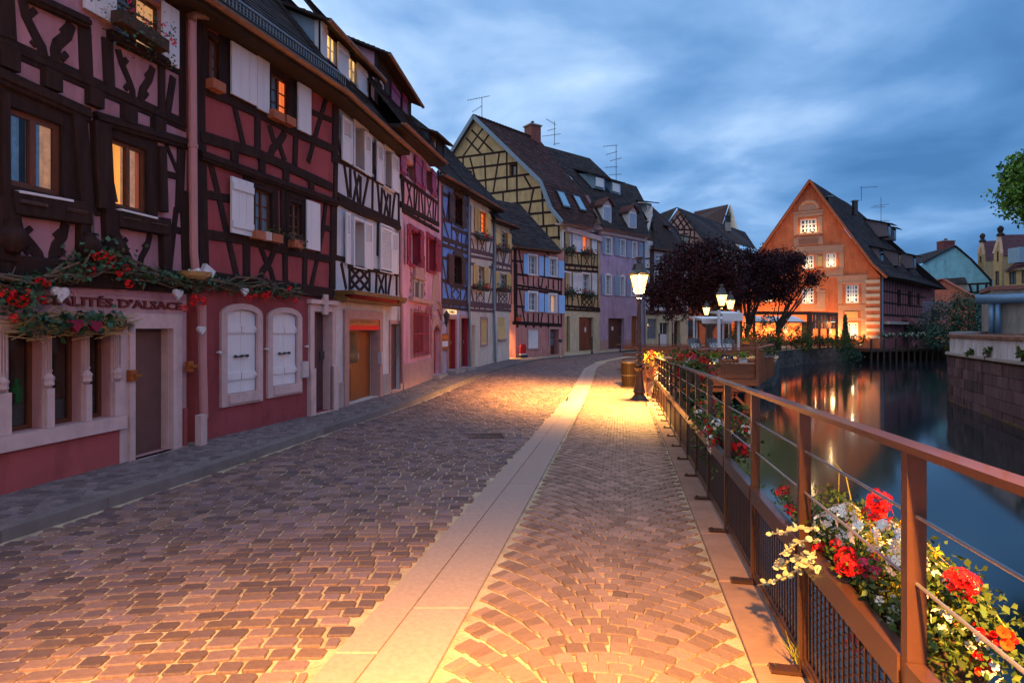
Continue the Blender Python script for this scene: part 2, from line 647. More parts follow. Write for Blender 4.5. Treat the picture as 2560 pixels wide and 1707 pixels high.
# walkway setts: segmental arcs
st = []
k = 0
y = .2
while y < 44:
    rp = .098 if y < 24 else .12
    a, b = bandl(y) + .585, (quayx(y) - .42 if y < 23 else min(quayx(y) - .6, bandl(y) + 4.5))
    W_ = b - a
    n = max(8, int(round(W_ / (.112 if y < 24 else .15))))
    for i in range(-1, n + 1):
        u = (i + (.5 if k % 2 else 0) + .25) / n
        if u < .02 or u > .985:
            continue
        bul = .46 * (1 - (2 * u - 1) ** 2)
        cx = a + u * W_ + random.gauss(0, .004)
        cy = y + bul + random.gauss(0, .004) + .19 * 0
        a2, b2 = bandl(cy) + .585, (quayx(cy) - .42 if cy < 23 else min(quayx(cy) - .6, bandl(cy) + 4.5))
        cx += (a2 - a) * (1 - u) + (b2 - b) * u
        ang = math.atan2(-.46 * 4 * (2 * u - 1), W_)
        ca = math.cos(ang)
        if cy < 1.0:
            continue
        ww = W_ / n
        st.append((cx, cy, zr(cy) + random.gauss(0, .0012), min(ww / ca, ww * 1.25) - random.uniform(.008, .018), (rp + .02) * ca ** .8 - random.uniform(.008, .017),
                   ang + random.gauss(0, .05), slope(cx, cy)))
    y += rp
    k += 1
lay(st, 'walkway_sett', SETTW, walk)

# pavement setts
st = []
y = 3.6
row = 0
while y < 34:
    rl = .115 if y < 16 else .16
    x = lerp_list(FACE, y) - .15
    end = kerbx(y) - .17
    while x < end:
        w = random.uniform(.10, .15) * (1 if y < 16 else 1.4)
        cx = x + w / 2
        st.append((cx, y + random.gauss(0, .004), PAVE + random.gauss(0, .002), w - .016, rl - .018, random.gauss(.1, .04), (0, 0)))
        x += w
    y += rl
    row += 1
lay(st, 'pavement_sett', SETTP, pave)


def slabs(name, m, parent, edges, z0, z1, y0, y1, step, gap=.008, jz=.0015):
    """row of long stones between two edge functions"""
    y = y0
    while y < y1:
        L_ = step * random.uniform(.9, 1.1)
        ya, yb = y + gap / 2, min(y + L_, y1) - gap / 2
        a, b = edges
        j = random.gauss(0, jz)
        i = .010
        top = lambda x, yy: z1(x, yy) + j
        c = [(a(ya), ya), (b(ya), ya), (b(yb), yb), (a(yb), yb)]
        mb = MB()
        ring = lambda f, dz: [(V((x, yy, 0)) + (V((sum(p[0] for p in c) / 4, sum(p[1] for p in c) / 4, 0)) - V((x, yy, 0))).normalized() * f) for x, yy in c]
        vs = [(x, yy, z0(x, yy)) for x, yy in c] + [(x, yy, top(x, yy) - .008) for x, yy in c]
        r2 = ring(i, 0)
        vs += [(p.x, p.y, top(p.x, p.y)) for p in r2]
        fs = [(k, (k + 1) % 4, 4 + (k + 1) % 4, 4 + k) for k in range(4)] + [(4 + k, 4 + (k + 1) % 4, 8 + (k + 1) % 4, 8 + k) for k in range(4)] + [(8, 9, 10, 11)]
        mb.add(vs, fs)
        mb.build(name, m, parent, fix=False)
        y += L_


rz_ = lambda x, y: zr(y) + .006
lo_ = lambda x, y: zr(y) - .06
slabs('band_stone', BANDM, walk, (lambda y: bandl(y) + .005, lambda y: bandl(y) + .222), lo_, rz_, .4, 33, 2.6, .003)
slabs('band_stone', BANDM, walk, (lambda y: bandl(y) + .230, lambda y: bandl(y) + .575), lo_, rz_, .7, 33, 3.1, .003)
slabs('kerb_stone', KERBM, walk, (lambda y: fencex(y) - .235, lambda y: fencex(y) + .07), lambda x, y: zr(y) - .3, lambda x, y: zr(y) + .012, .6, 18, 1.12)
slabs('kerb_stone', PKERB, walk, (lambda y: fencex(y) + .078, lambda y: quayx(y) + .02), lambda x, y: zr(y) - .3, lambda x, y: zr(y) - .02, .6, 18, 1.3)
slabs('pavement_kerb_stone', PKERB, pave, (lambda y: kerbx(y) - .165, lambda y: kerbx(y)), lambda x, y: ZL - .1, lambda x, y: PAVE + .004, 2, 46, 1.05)

# drain grate in the road and the small iron plate on the band
t = thing('drain_grate', 'flat iron drain grate sunk in the cobbled road', 'drain', (-.62, 10.4, gz(-.62, 10.4) + .006), rz=.1)
mb = MB()
for q in ((0, -.2, .46, .015), (0, .2, .46, .015), (-.45, 0, .015, .19), (.45, 0, .015, .19), (0, 0, .015, .19)):
    mb.box((q[0], q[1], -.006), (q[2], q[3], .009))
DRM = mat('rusty_iron', (.09, .05, .04), .7, .3, 9, .2, 40)
me = mb.mesh('frame', DRM); link(bpy.data.objects.new('frame', me), t)
for i in range(22):
    mb = MB(); mb.box((-.41 + i * .039, 0, -.008), (.009, .188, .007))
    link(bpy.data.objects.new('grate_bar', mb.mesh('grate_bar', DRM)), t)
mb = MB(); mb.bar((1.62, 17.1, zr(17.1) + .02), (1.74, 18.1, zr(18.1) + .03), .05, .06)
tag(mb.build('metal_stop', METALD), 'small dark metal bar lying at the end of the stone band', 'metal bar')
# fallen petals on the road by the left kerb
mb = MB()
for i in range(9):
    a = (-3.70 + random.gauss(0, .10), 8.0 + random.gauss(0, .07))
    mb.add([(a[0], a[1], -.232), (a[0] + .03, a[1], -.227), (a[0] + .04, a[1] + .03, -.231), (a[0], a[1] + .04, -.228)], [(0, 1, 2, 3)])
tag(mb.build('fallen_leaves', LEAF, fix=False), 'few green leaves lying in the gutter of the pavement kerb', 'leaves', kind='stuff')

# ------------------------------------------------------------------ water, banks
WZ = -1.7
WAT = bpy.data.materials.new('canal_water')
WAT.use_nodes = True
b_ = WAT.node_tree.nodes['Principled BSDF']
b_.inputs['Base Color'].default_value = (.006, .014, .02, 1)
b_.inputs['Roughness'].default_value = .085
b_.inputs['IOR'].default_value = 1.5
b_.inputs['Specular IOR Level'].default_value = .62
nt = WAT.node_tree
tcn = nt.nodes.new('ShaderNodeTexCoord')
mpn = nt.nodes.new('ShaderNodeMapping')
mpn.inputs['Scale'].default_value = (1, .45, 1)
nn = nt.nodes.new('ShaderNodeTexNoise')
nn.inputs['Scale'].default_value = .9
nn.inputs['Detail'].default_value = 3
bpn = nt.nodes.new('ShaderNodeBump')
bpn.inputs['Strength'].default_value = .1
bpn.inputs['Distance'].default_value = .02
nt.links.new(tcn.outputs['Object'], mpn.inputs[0])
nt.links.new(mpn.outputs[0], nn.inputs[0])
nt.links.new(nn.outputs[0], bpn.inputs['Height'])
nt.links.new(bpn.outputs[0], b_.inputs['Normal'])
mb = MB()
mb.add([(-40, -40, WZ), (140, -40, WZ), (140, 140, WZ), (-40, 140, WZ)], [(0, 1, 2, 3)])
tag(mb.build('canal_water', WAT, fix=False), 'still dark blue canal water mirroring sky and lit house', 'water', kind='structure')
SOIL = mat('soil', (.05, .045, .035), .95, .3, 3, .5, 20)
mb = MB()
mb.add([(-1500, -1500, -3), (1500, -1500, -3), (1500, 1500, -3), (-1500, 1500, -3)], [(0, 1, 2, 3)])
tag(mb.build('ground', SOIL, fix=False), 'dark earth stretching away below the town', 'ground', kind='structure')
mb = MB()
mb.add([(-1500, 100, -.3), (1500, 100, -.3), (1500, 1500, -.3), (-1500, 1500, -.3)], [(0, 1, 2, 3)])
mb.add([(-1500, 60, -.32), (-20, 60, -.32), (-20, 101, -.32), (-1500, 101, -.32)], [(0, 1, 2, 3)])
tag(mb.build('far_ground', SOIL, fix=False), 'dark ground of the town behind the houses', 'ground', kind='structure')


def quay_wall(name, label, pts, ztop, zb=-2.2, th=.5, side=1, m=QUAYM, course=.30, slen=.62, stones=True):
    """stone quay wall along pts: backing plus single stones"""
    t = thing(name, label, 'wall', (pts[0][0], pts[0][1], zb))
    mb = MB()
    nst = 0
    rest = MB()
    for (x0, y0), (x1, y1) in zip(pts, pts[1:]):
        a, b = V((x0, y0, 0)), V((x1, y1, 0))
        d = (b - a)
        L_ = d.length
        d.normalize()
        n = V((d.y, -d.x, 0)) * side
        za, zb_ = ztop(x0, y0), ztop(x1, y1)
        mb.hexa([a + V((0, 0, zb)), b + V((0, 0, zb)), b - n * th + V((0, 0, zb)), a - n * th + V((0, 0, zb)),
                 a + V((0, 0, za)), b + V((0, 0, zb_)), b - n * th + V((0, 0, zb_)), a - n * th + V((0, 0, za))])
        if not stones:
            continue
        z = WZ - .12
        ri = 0
        while z < min(za, zb_) - .1:
            h = course * random.uniform(.85, 1.15)
            if z + h > min(za, zb_):
                h = min(za, zb_) - z
            s = 0
            while s < L_:
                ln = slen * random.uniform(.6, 1.5)
                e = min(s + ln, L_)
                pr = random.uniform(.015, .05)
                c0, c1 = a + d * (s + .012), a + d * (e - .012)
                tgt = MB() if nst < 280 else rest
                tgt.hexa([c0 + V((0, 0, z + .01)), c1 + V((0, 0, z + .01)), c1 + n * pr * .6 + V((0, 0, z + .02)), c0 + n * pr * .6 + V((0, 0, z + .02)),
                          c0 + V((0, 0, z + h - .01)), c1 + V((0, 0, z + h - .01)), c1 + n * pr + V((0, 0, z + h - .02)), c0 + n * pr + V((0, 0, z + h - .02))],
                         random.random())
                if nst < 280:
                    tgt.build('stone', m, t)
                nst += 1
                s = e
            z += h
    mb.build('wall_body', m, t)
    if rest.v:
        rest.build('stones', m, t)['kind'] = 'stuff'
    return t


QST = mat('wet_wall_stone', (.11, .09, .09), .8, .3, 3, .6, 18, rnd=.35, dirt=.5, tint=(.08, .085, .075))
quay_wall('quay_wall', 'old stone quay wall below the restaurant terrace', [(9.3, 27), (12.2, 30), (15.4, 34), (18.4, 40), (21.2, 46.9), (24.4, 51), (28.5, 55.6), (33.5, 60), (39.7, 64.7), (53, 75)],
          lambda x, y: -.33, side=1, m=QST)
quay_wall('quay_wall', 'plain stone quay wall under the brown railing', [(-.61, -8), (4.59, 18), (5.75, 23), (9.3, 27)], lambda x, y: zr(y) - .07, side=1, m=QST, stones=False)

# right bank: curved wall with ledge and white parapet
RB = [(13.0, 8), (15.6, 16), (16.9, 19.2), (18.1, 22), (19.3, 24.8), (20.2, 26.8), (21.3, 28.1), (23.6, 29.3), (27, 30.2)]
rbw = mat('purple_stained_wall', (.115, .066, .072), .9, .6, 1.2, .5, 14, stretch=(2.2, 2.2, .3), dirt=.9, rnd=.3)
rbp = mat('peeling_white_parapet', (.50, .47, .52), .9, .35, 1.4, .4, 25, stretch=(2, 2, .6), dirt=.8)
t = thing('canal_bank_wall', 'curved canal bank wall with stained stone below peeling white parapet', 'wall', (RB[2][0], RB[2][1], WZ))
fine = []
for i in range(len(RB) - 1):
    for k_ in range(3):
        f = k_ / 3
        fine.append((RB[i][0] + (RB[i + 1][0] - RB[i][0]) * f, RB[i][1] + (RB[i + 1][1] - RB[i][1]) * f))
fine.append(RB[-1])


def ribbon(name, m, par, pts, off0, off1, z0, z1):
    mb = MB()
    vs, fs = [], []
    n = len(pts)
    for i, (x, y) in enumerate(pts):
        a, b = pts[max(0, i - 1)], pts[min(n - 1, i + 1)]
        d = V((b[0] - a[0], b[1] - a[1], 0)).normalized()
        nn_ = V((-d.y, d.x, 0))
        for o, z in ((off0, z0), (off1, z0), (off1, z1), (off0, z1)):
            vs.append((x + nn_.x * o, y + nn_.y * o, z))
    for i in range(n - 1):
        for j in range(4):
            k2 = (j + 1) % 4
            fs.append((i * 4 + j, i * 4 + k2, (i + 1) * 4 + k2, (i + 1) * 4 + j))
    fs += [(0, 1, 2, 3), ((n - 1) * 4 + 3, (n - 1) * 4 + 2, (n - 1) * 4 + 1, (n - 1) * 4)]
    mb.add(vs, fs)
    return mb.build(name, m, par)


ribbon('lower_wall', rbw, t, fine, .02, -.8, -2.4, .42)
ribbon('ledge', GREYST, t, fine, .16, -.3, .425, .52)
ribbon('parapet', rbp, t, fine, -.02, -.3, .523, 1.22)
ribbon('waterline_moss', mat('rusty_moss', (.12, .07, .03), .9, .3, 3, .5, 20), t, fine, .06, .02, -1.72, -1.62)
for i in range(len(fine) - 1):
    a, b = V((*fine[i], 0)), V((*fine[i + 1], 0))
    d = (b - a).normalized()
    nn_ = V((-d.y, d.x, 0))
    for j in range(5):
        z = WZ - .1 + j * .425
        s0, s1 = a + (b - a) * (.0 if j % 2 else -.4), b + (b - a) * (.0 if j % 2 else -.4)
        pr = random.uniform(.03, .065)
        mb = MB()
        mb.hexa([p + V((0, 0, z + q)) for q in (.012, .413) for p in (s0 + d * .01 - nn_ * .1, s1 - d * .01 - nn_ * .1, s1 - d * .01 + nn_ * pr, s0 + d * .01 + nn_ * pr)])
        mb.build('stone', rbw, t)
for i in range(0, len(fine) - 1):
    for hh in (0, 1):
        a, b = fine[i], fine[i + 1]
        p = V((a[0] + (b[0] - a[0]) * (hh * .5 + .02), a[1] + (b[1] - a[1]) * (hh * .5 + .02), 0))
        q = V((a[0] + (b[0] - a[0]) * (hh * .5 + .48), a[1] + (b[1] - a[1]) * (hh * .5 + .48), 0))
        d = (q - p).normalized()
        nn_ = V((-d.y, d.x, 0))
        mb = MB()
        mb.hexa([p + nn_ * .08 + V((0, 0, 1.222)), q + nn_ * .08 + V((0, 0, 1.222)), q - nn_ * .4 + V((0, 0, 1.222)), p - nn_ * .4 + V((0, 0, 1.222)),
                 p + nn_ * .08 + V((0, 0, 1.33)), q + nn_ * .08 + V((0, 0, 1.33)), q - nn_ * .4 + V((0, 0, 1.36)), p - nn_ * .4 + V((0, 0, 1.36))])
        mb.build('coping_stone', mat('brown_coping', (.20, .09, .06), .85, .25, 5, .3, 40, rnd=.2, dirt=.3), t)
mb = MB()
vs = [(x + .5, y + .4, .9) for x, y in fine]
mb.extr(vs + [(70, 31, .9), (70, 8, .9)], (0, 0, .3))
tag(mb.build('bank_ground', GREYST), 'raised paved ground behind the right bank parapet', 'ground', kind='structure')

quay_wall('quay_wall', 'dark far quay wall below the hedges at the canal bend', [(49, 69), (45.6, 58), (38, 44), (31, 32)], lambda x, y: -.33, side=-1, m=QST, stones=False)
mb = MB()
mb.extr([(49, 69, -.6), (45.6, 58, -.6), (38, 44, -.6), (31, 32, -.6), (75, 32, -.6), (110, 100, -.6), (53, 100, -.6)], (0, 0, .25))
tag(mb.build('bank_ground', SOIL), 'dark garden ground beyond the canal bend', 'ground', kind='structure')


# ------------------------------------------------------------------ house builder
class House:
    def __init__(s, name, label, A, B, base=PAVE, cat='house', group=None):
        s.A, s.B = V((A[0], A[1], 0)), V((B[0], B[1], 0))
        s.u = (s.B - s.A).normalized()
        s.n = V((s.u.y, -s.u.x, 0))
        s.L = (s.B - s.A).length
        s.base = base
        s.holes = []
        s.nb = 0
        s.root = thing(name, label, cat, (A[0], A[1], base), group) if name else None

    def sub(s, A, B):           # another facade plane of the same house
        h = House(None, None, A, B, s.base)
        h.root = s.root
        return h

    def w(s, u, v, d=0):
        p = s.A + s.u * u + s.n * d
        return V((p.x, p.y, v))

    def px(s, k, x, y, d=0):
        X, Y = full(k, x, y)
        r = V(((X - CX) / FPX, 1, -(Y - HY) / FPX))
        o = V((0, 0, CZ))
        pl = s.A + s.n * d
        t = (pl - o).dot(s.n) / r.dot(s.n)
        p = o + r * t
        return ((p - s.A).dot(s.u), p.z)

    def rect(s, k, x0, y0, x1, y1, d=0):
        a, b = s.px(k, x0, y0, d), s.px(k, x1, y1, d)
        return (a[0], b[1], b[0], a[1])          # u0, v0, u1, v1

    def slab(s, name, m, poly, d0, d1, holes=(), parent=None):
        mb = MB()
        f = lambda l: [s.w(u, v, d0) for u, v in l]
        mb.extr(f(poly), s.n * (d1 - d0), [f(h) for h in holes])
        return mb.build(name, m, parent or s.root)

    def bx(s, mb, u0, v0, u1, v1, d0, d1):
        mb.hexa([s.w(u0, v0, d0), s.w(u1, v0, d0), s.w(u1, v0, d1), s.w(u0, v0, d1), s.w(u0, v1, d0), s.w(u1, v1, d0), s.w(u1, v1, d1), s.w(u0, v1, d1)])

    def block(s, name, m, r, d0, d1, parent=None, label=None):
        mb = MB()
        s.bx(mb, *r, d0, d1)
        o = mb.build(name, m, parent or s.root)
        if label: o['label'] = label
        return o

    def wall(s, name, m, poly, th=.62):
        us, vs = [p[0] for p in poly], [p[1] for p in poly]
        hs = []
        for h in s.holes:
            hu, hv = [p[0] for p in h], [p[1] for p in h]
            if min(hu) > min(us) and max(hu) < max(us) and min(hv) > min(vs) - .001 and max(hv) < max(vs):
                hs.append(h)
        s.holes = [h for h in s.holes if h not in hs]
        return s.slab(name, m, poly, -th, 0, hs)

    def quad(s, u0, v0, u1, v1):
        return [(u0, v0), (u1, v0), (u1, v1), (u0, v1)]

    def beam(s, k, pts, w, d=.045, m=None, name='beam', segs=None):
        P2 = [V(s.px(k, x, y)) for x, y in pts]
        return s.beamuv(P2, w, d, m, name)

    def beamuv(s, P2, w, d=.045, m=None, name='beam', jit=.05):
        P2 = [V(p) for p in P2]
        pts = []
        for a, b in zip(P2, P2[1:]):
            n = max(1, min(5, int((b - a).length / .5)))
            for i in range(n):
                pts.append(a + (b - a) * i / n)
        pts.append(P2[-1])
        s.nb += 1
        w *= s.wf
        d = (.012 + (d - .03) * .55 if d < .08 else d * .8) + (s.nb % 23) * .0006
        vs, fs = [], []
        m_ = len(pts)
        for i, p in enumerate(pts):
            t = (pts[min(i + 1, m_ - 1)] - pts[max(0, i - 1)]).normalized()
            nn = V((-t.y, t.x))
            ww = w / 2
            l, r = p + nn * ww * random.uniform(1 - jit, 1 + jit), p - nn * ww * random.uniform(1 - jit, 1 + jit)
            ch = min(.012, w * .1)
            for q, dd in ((l, -.02), (r, -.02), (r, d - ch), (r + nn * ch, d), (l - nn * ch, d), (l, d - ch)):
                vs.append(s.w(q.x, q.y, dd))
        for i in range(m_ - 1):
            for j in range(6):
                k2 = (j + 1) % 6
                fs.append((i * 6 + j, i * 6 + k2, (i + 1) * 6 + k2, (i + 1) * 6 + j))
        fs += [tuple(range(5, -1, -1)), tuple((m_ - 1) * 6 + j for j in range(6))]
        mb = MB()
        mb.add(vs, fs)
        return mb.build(name, m or s.tm, s.root)

    tm = TIMBER
    wf = 1.0

    def window(s, k, x0, y0, x1, y1, nx=2, ny=3, fm=WHITEF, gm=GLASS, dep=.14, fw=.055, bw=.022, hole=True, sill=None, sash=2, r=None,
               glass2=None, frame_name='window', arch=0):
        u0, v0, u1, v1 = r or s.rect(k, x0, y0, x1, y1)
        if u1 < u0: u0, u1 = u1, u0
        if v1 < v0: v0, v1 = v1, v0
        if hole:
            s.holes.append(s.quad(u0, v0, u1, v1))
        mb = MB()
        a, b = -dep - .05, -dep
        s.bx(mb, u0 + .001, v0 + .001, u0 + fw, v1 - .001, a, b); s.bx(mb, u1 - fw, v0 + .001, u1 - .001, v1 - .001, a, b)
        s.bx(mb, u0 + fw, v0 + .001, u1 - fw, v0 + fw, a, b); s.bx(mb, u0 + fw, v1 - fw, u1 - fw, v1 - .001, a, b)
        gu0, gu1, gv0, gv1 = u0 + fw, u1 - fw, v0 + fw, v1 - fw
        if sash == 2:
            c = (gu0 + gu1) / 2
            s.bx(mb, c - fw * .5, gv0, c + fw * .5, gv1, a + .004, b + .012)
        for i in range(1, ny):
            v = gv0 + (gv1 - gv0) * i / ny
            s.bx(mb, gu0, v - bw / 2, gu1, v + bw / 2, a + .01, b - .006)
        for i in range(1, nx):
            if sash == 2 and i * 2 == nx:
                continue
            u = gu0 + (gu1 - gu0) * i / nx
            s.bx(mb, u - bw / 2, gv0, u + bw / 2, gv1, a + .012, b - .004)
        f = mb.build(frame_name, fm, s.root)
        for i in range(nx):
            for j in range(ny):
                pm = MB()
                s.bx(pm, gu0 + (gu1 - gu0) * i / nx, gv0 + (gv1 - gv0) * j / ny, gu0 + (gu1 - gu0) * (i + 1) / nx, gv0 + (gv1 - gv0) * (j + 1) / ny, a + .018, a + .026)
                pm.build('pane', (glass2 if glass2 and i >= nx / 2 else gm), f)
        if sill:
            sm = MB()
            s.bx(sm, u0 - .06, v0 - .07, u1 + .06, v0 - .002, -dep, .09)
            sm.build('sill', sill, f)
        return f

    def top(s, k, xl, yl, xr, yr, d=.45):
        return min(s.px(k, xl, yl, d)[1], s.px(k, xr, yr, d)[1]) + .25

    def surround(s, r, wd, m, d=.03, name='window_surround', lin=0):
        u0, v0, u1, v1 = r
        mb = MB()
        if lin:
            for a in ((u0 + .001, v0 + .02, u0 + .012, v1 - .012), (u1 - .012, v0 + .02, u1 - .001, v1 - .012), (u0 + .001, v1 - .011, u1 - .001, v1 - .001)):
                s.bx(mb, *a, -lin, d - .004)
        e = .002
        s.bx(mb, u0 - wd, v0 - wd * .6, u0 - e, v1 + wd, -.02, d); s.bx(mb, u1 + e, v0 - wd * .6, u1 + wd, v1 + wd, -.02, d)
        s.bx(mb, u0 - e, v1 + e, u1 + e, v1 + wd, -.02, d - .002); s.bx(mb, u0 - e, v0 - wd * .6, u1 + e, v0 - e, -.02, d + .02)
        return mb.build(name, m, s.root)

    def shutter(s, k, x0, y0, x1, y1, m, style='board', d=.07, r=None, battens=True):
        u0, v0, u1, v1 = r or s.rect(k, x0, y0, x1, y1, d)
        if u1 < u0: u0, u1 = u1, u0
        if v1 < v0: v0, v1 = v1, v0
        th = .034
        mb = MB()
        w, h = u1 - u0, v1 - v0
        tilt = random.uniform(.0, .03)

        def bxt(a, b, c, e, p, q):
            f = lambda u: (u - u0) / w * tilt
            mb.hexa([s.w(a, b, p + f(a)), s.w(c, b, p + f(c)), s.w(c, b, q + f(c)), s.w(a, b, q + f(a)),
                     s.w(a, e, p + f(a)), s.w(c, e, p + f(c)), s.w(c, e, q + f(c)), s.w(a, e, q + f(a))])
        if style == 'board':
            n = max(2, int(round(w / .17)))
            for i in range(n):
                bxt(u0 + w * i / n + .002, v0, u0 + w * (i + 1) / n - .002, v1, d - th, d + random.uniform(-.002, .002))
            o = mb.build('shutter', m, s.root)
            if battens:
                for f in (.16, .84):
                    mb = MB()
                    bxt(u0 + .01, v0 + h * f - .055, u1 - .01, v0 + h * f + .055, d + .002, d + .026)
                    mb.build('batten', m, o)
        else:
            st_ = min(.07, w * .2)
            bxt(u0, v0, u0 + st_, v1, d - th, d); bxt(u1 - st_, v0, u1, v1, d - th, d)
            lo = v0 + h * (.06 if style == 'louver' else .55)
            for a, b in ((v0, v0 + h * .06), (v1 - h * .06, v1)) + (() if style == 'louver' else ((lo - h * .03, lo + h * .02),)):
                bxt(u0 + st_, a, u1 - st_, b, d - th, d - .002)
            if style != 'louver':
                bxt(u0 + st_, v0 + h * .06, u1 - st_, lo - h * .03, d - th, d - .012)
            bxt(u0 + st_, lo, u1 - st_, v1 - h * .06, d - th, d - th + .006)
            o = mb.build('shutter', m, s.root)
            n = max(5, int((v1 - h * .06 - lo) / .055))
            mb = MB()
            for i in range(n):
                a = lo + h * .02 + (v1 - h * .07 - lo - h * .02) * i / n
                c = [(a, d - .004), (a + .034, d - th + .008), (a + .042, d - th + .008), (a + .008, d - .004)]
                f0, f1 = st_ / w * tilt, (1 - st_ / w) * tilt
                mb.hexa([s.w(u0 + st_, c[0][0], c[0][1] + f0), s.w(u1 - st_, c[0][0], c[0][1] + f1), s.w(u1 - st_, c[1][0], c[1][1] + f1), s.w(u0 + st_, c[1][0], c[1][1] + f0),
                         s.w(u0 + st_, c[3][0], c[3][1] + f0), s.w(u1 - st_, c[3][0], c[3][1] + f1), s.w(u1 - st_, c[2][0], c[2][1] + f1), s.w(u0 + st_, c[2][0], c[2][1] + f0)])
            mb.build('slats', m, o)['kind'] = 'stuff'
        return o

    def door(s, k, x0, y0, x1, y1, m, dep=.3, panels=(1, 3), r=None, glass=None, label=None, base=None, handle=True, leafw=1.0, side=None, lining=None):
        u0, v0, u1, v1 = r or s.rect(k, x0, y0, x1, y1)
        if u1 < u0: u0, u1 = u1, u0
        if v1 < v0: v0, v1 = v1, v0
        s.holes.append(s.quad(u0, v0, u1, v1))
        mb = MB()
        ue = u0 + (u1 - u0) * leafw
        s.bx(mb, u0 + .002, v0 + .002, ue, v1 - .002, -dep - .06, -dep)
        o = mb.build('door', m, s.root)
        if label: o['label'] = label
        nx, ny = panels
        w, h = (ue - u0) / nx, (v1 - v0) / ny
        for i in range(nx):
            for j in range(ny):
                pm = MB()
                g_ = glass and j >= glass[1] and True
                e = .05 if w > .3 else .03
                s.bx(pm, u0 + i * w + e, v0 + j * h + e, u0 + (i + 1) * w - e, v0 + (j + 1) * h - e, -dep, -dep + (.004 if g_ else .014))
                pm.build('glass_panel' if g_ else 'panel', glass[0] if g_ else m, o)
        if lining:
            lm_ = MB(); s.bx(lm_, u1 - .014, v0 + .003, u1 - .003, v1 - .015, -dep, .001); s.bx(lm_, u0 + .003, v1 - .014, u1 - .003, v1 - .003, -dep, .001); lm_.build('door_lining', lining, s.root)
        if leafw < 1 and side:
            sm = MB()
            s.bx(sm, ue + .002, v0 + .002, u1 - .002, v1 - .002, -dep - .08, -dep - .03)
            sm.build('door_side_panel', side, s.root)
        if handle:
            hm = MB()
            s.bx(hm, ue - .09, v0 + 1.0, ue - .05, v0 + 1.14, -dep, -dep + .05)
            hm.build('handle', STEEL, o)
        return o

    def eave(s, k, xl, yl, xr, yr, d=.5, slope=1.15, back=3.0, gm=COPPER, rm=ROOFD, sof=SOFFIT, wallv=None, ext=(0, 0), gut=True, r=.07):
        a, b = s.px(k, xl, yl, d), s.px(k, xr, yr, d)
        ua, va, ub, vb = a[0] - ext[0], a[1], b[0] + ext[1], b[1]
        pa, pb = s.w(ua, va, d), s.w(ub, vb, d)
        mb = MB()
        if gut:
            n = 8
            vs, fs = [], []
            for p in (pa, pb):
                for j in range(n + 1):
                    t = math.pi * j / n
                    vs.append(p + s.n * (math.cos(t) * r) + V((0, 0, -math.sin(t) * r)))
            for j in range(n):
                fs.append((j, j + 1, n + 2 + j, n + 1 + j))
            fs += [tuple(range(n + 1)), tuple(range(2 * n + 1, n, -1))]
            mb.add(vs, fs)
            mb.build('gutter', gm, s.root)
        mb = MB()
        h = .10
        lo = .02
        mb.hexa([s.w(ua, va - h - lo, -.2), s.w(ub, vb - h - lo, -.2), s.w(ub, vb - h - lo, d - .08), s.w(ua, va - h - lo, d - .08),
                 s.w(ua, va - lo, -.2), s.w(ub, vb - lo, -.2), s.w(ub, vb - lo, d - .08), s.w(ua, va - lo, d - .08)])
        mb.build('soffit', sof, s.root)
        mb = MB()
        q = [s.w(ua, va + .02, d), s.w(ub, vb + .02, d), s.w(ub, vb + .02 + slope * back, d - back), s.w(ua, va + .02 + slope * back, d - back)]
        tiles(mb, q, .16, .02)
        mb.build('roof', rm, s.root, fix=False)
        return (ua, va, ub, vb)


def tiles(mb, q, step, lift, base_th=.05):
    """tile courses on quad q (eave-left, eave-right, top-right, top-left)"""
    q = [V(p) for p in q]
    L_ = max((q[3] - q[0]).length, (q[2] - q[1]).length)
    n = max(2, min(70, int(L_ / step)))
    nrm = (q[1] - q[0]).cross(q[3] - q[0]).normalized()
    if nrm.z < 0:
        nrm = -nrm
    for i in range(n):
        a, b = i / n, (i + 1) / n
        l0, l1, r0, r1 = q[0].lerp(q[3], a), q[0].lerp(q[3], b), q[1].lerp(q[2], a), q[1].lerp(q[2], b)
        m_ = max(1, min(24, int((r0 - l0).length / .45)))
        for j in range(m_):
            f, g_ = j / m_, (j + 1) / m_
            e = lift * random.uniform(.7, 1.35)
            p = [l0.lerp(r0, f), l0.lerp(r0, g_), l1.lerp(r1, g_), l1.lerp(r1, f)]
            mb.add([p[0], p[1], p[2], p[3], p[0] + nrm * e, p[1] + nrm * e, p[2] + nrm * .004, p[3] + nrm * .004],
                   [(4, 5, 6, 7), (0, 1, 5, 4), (1, 2, 6, 5), (3, 0, 4, 7)], random.random())
    mb.add([q[0] - nrm * base_th, q[1] - nrm * base_th, q[2] - nrm * base_th, q[3] - nrm * base_th, *[p - nrm * .002 for p in q]],
           [(3, 2, 1, 0), (0, 1, 5, 4), (1, 2, 6, 5), (2, 3, 7, 6), (3, 0, 4, 7)], .5)


def roof_part(name, m, parent, q, step=.18, lift=.025):
    mb = MB()
    tiles(mb, q, step, lift)
    return mb.build(name, m, parent, fix=False)


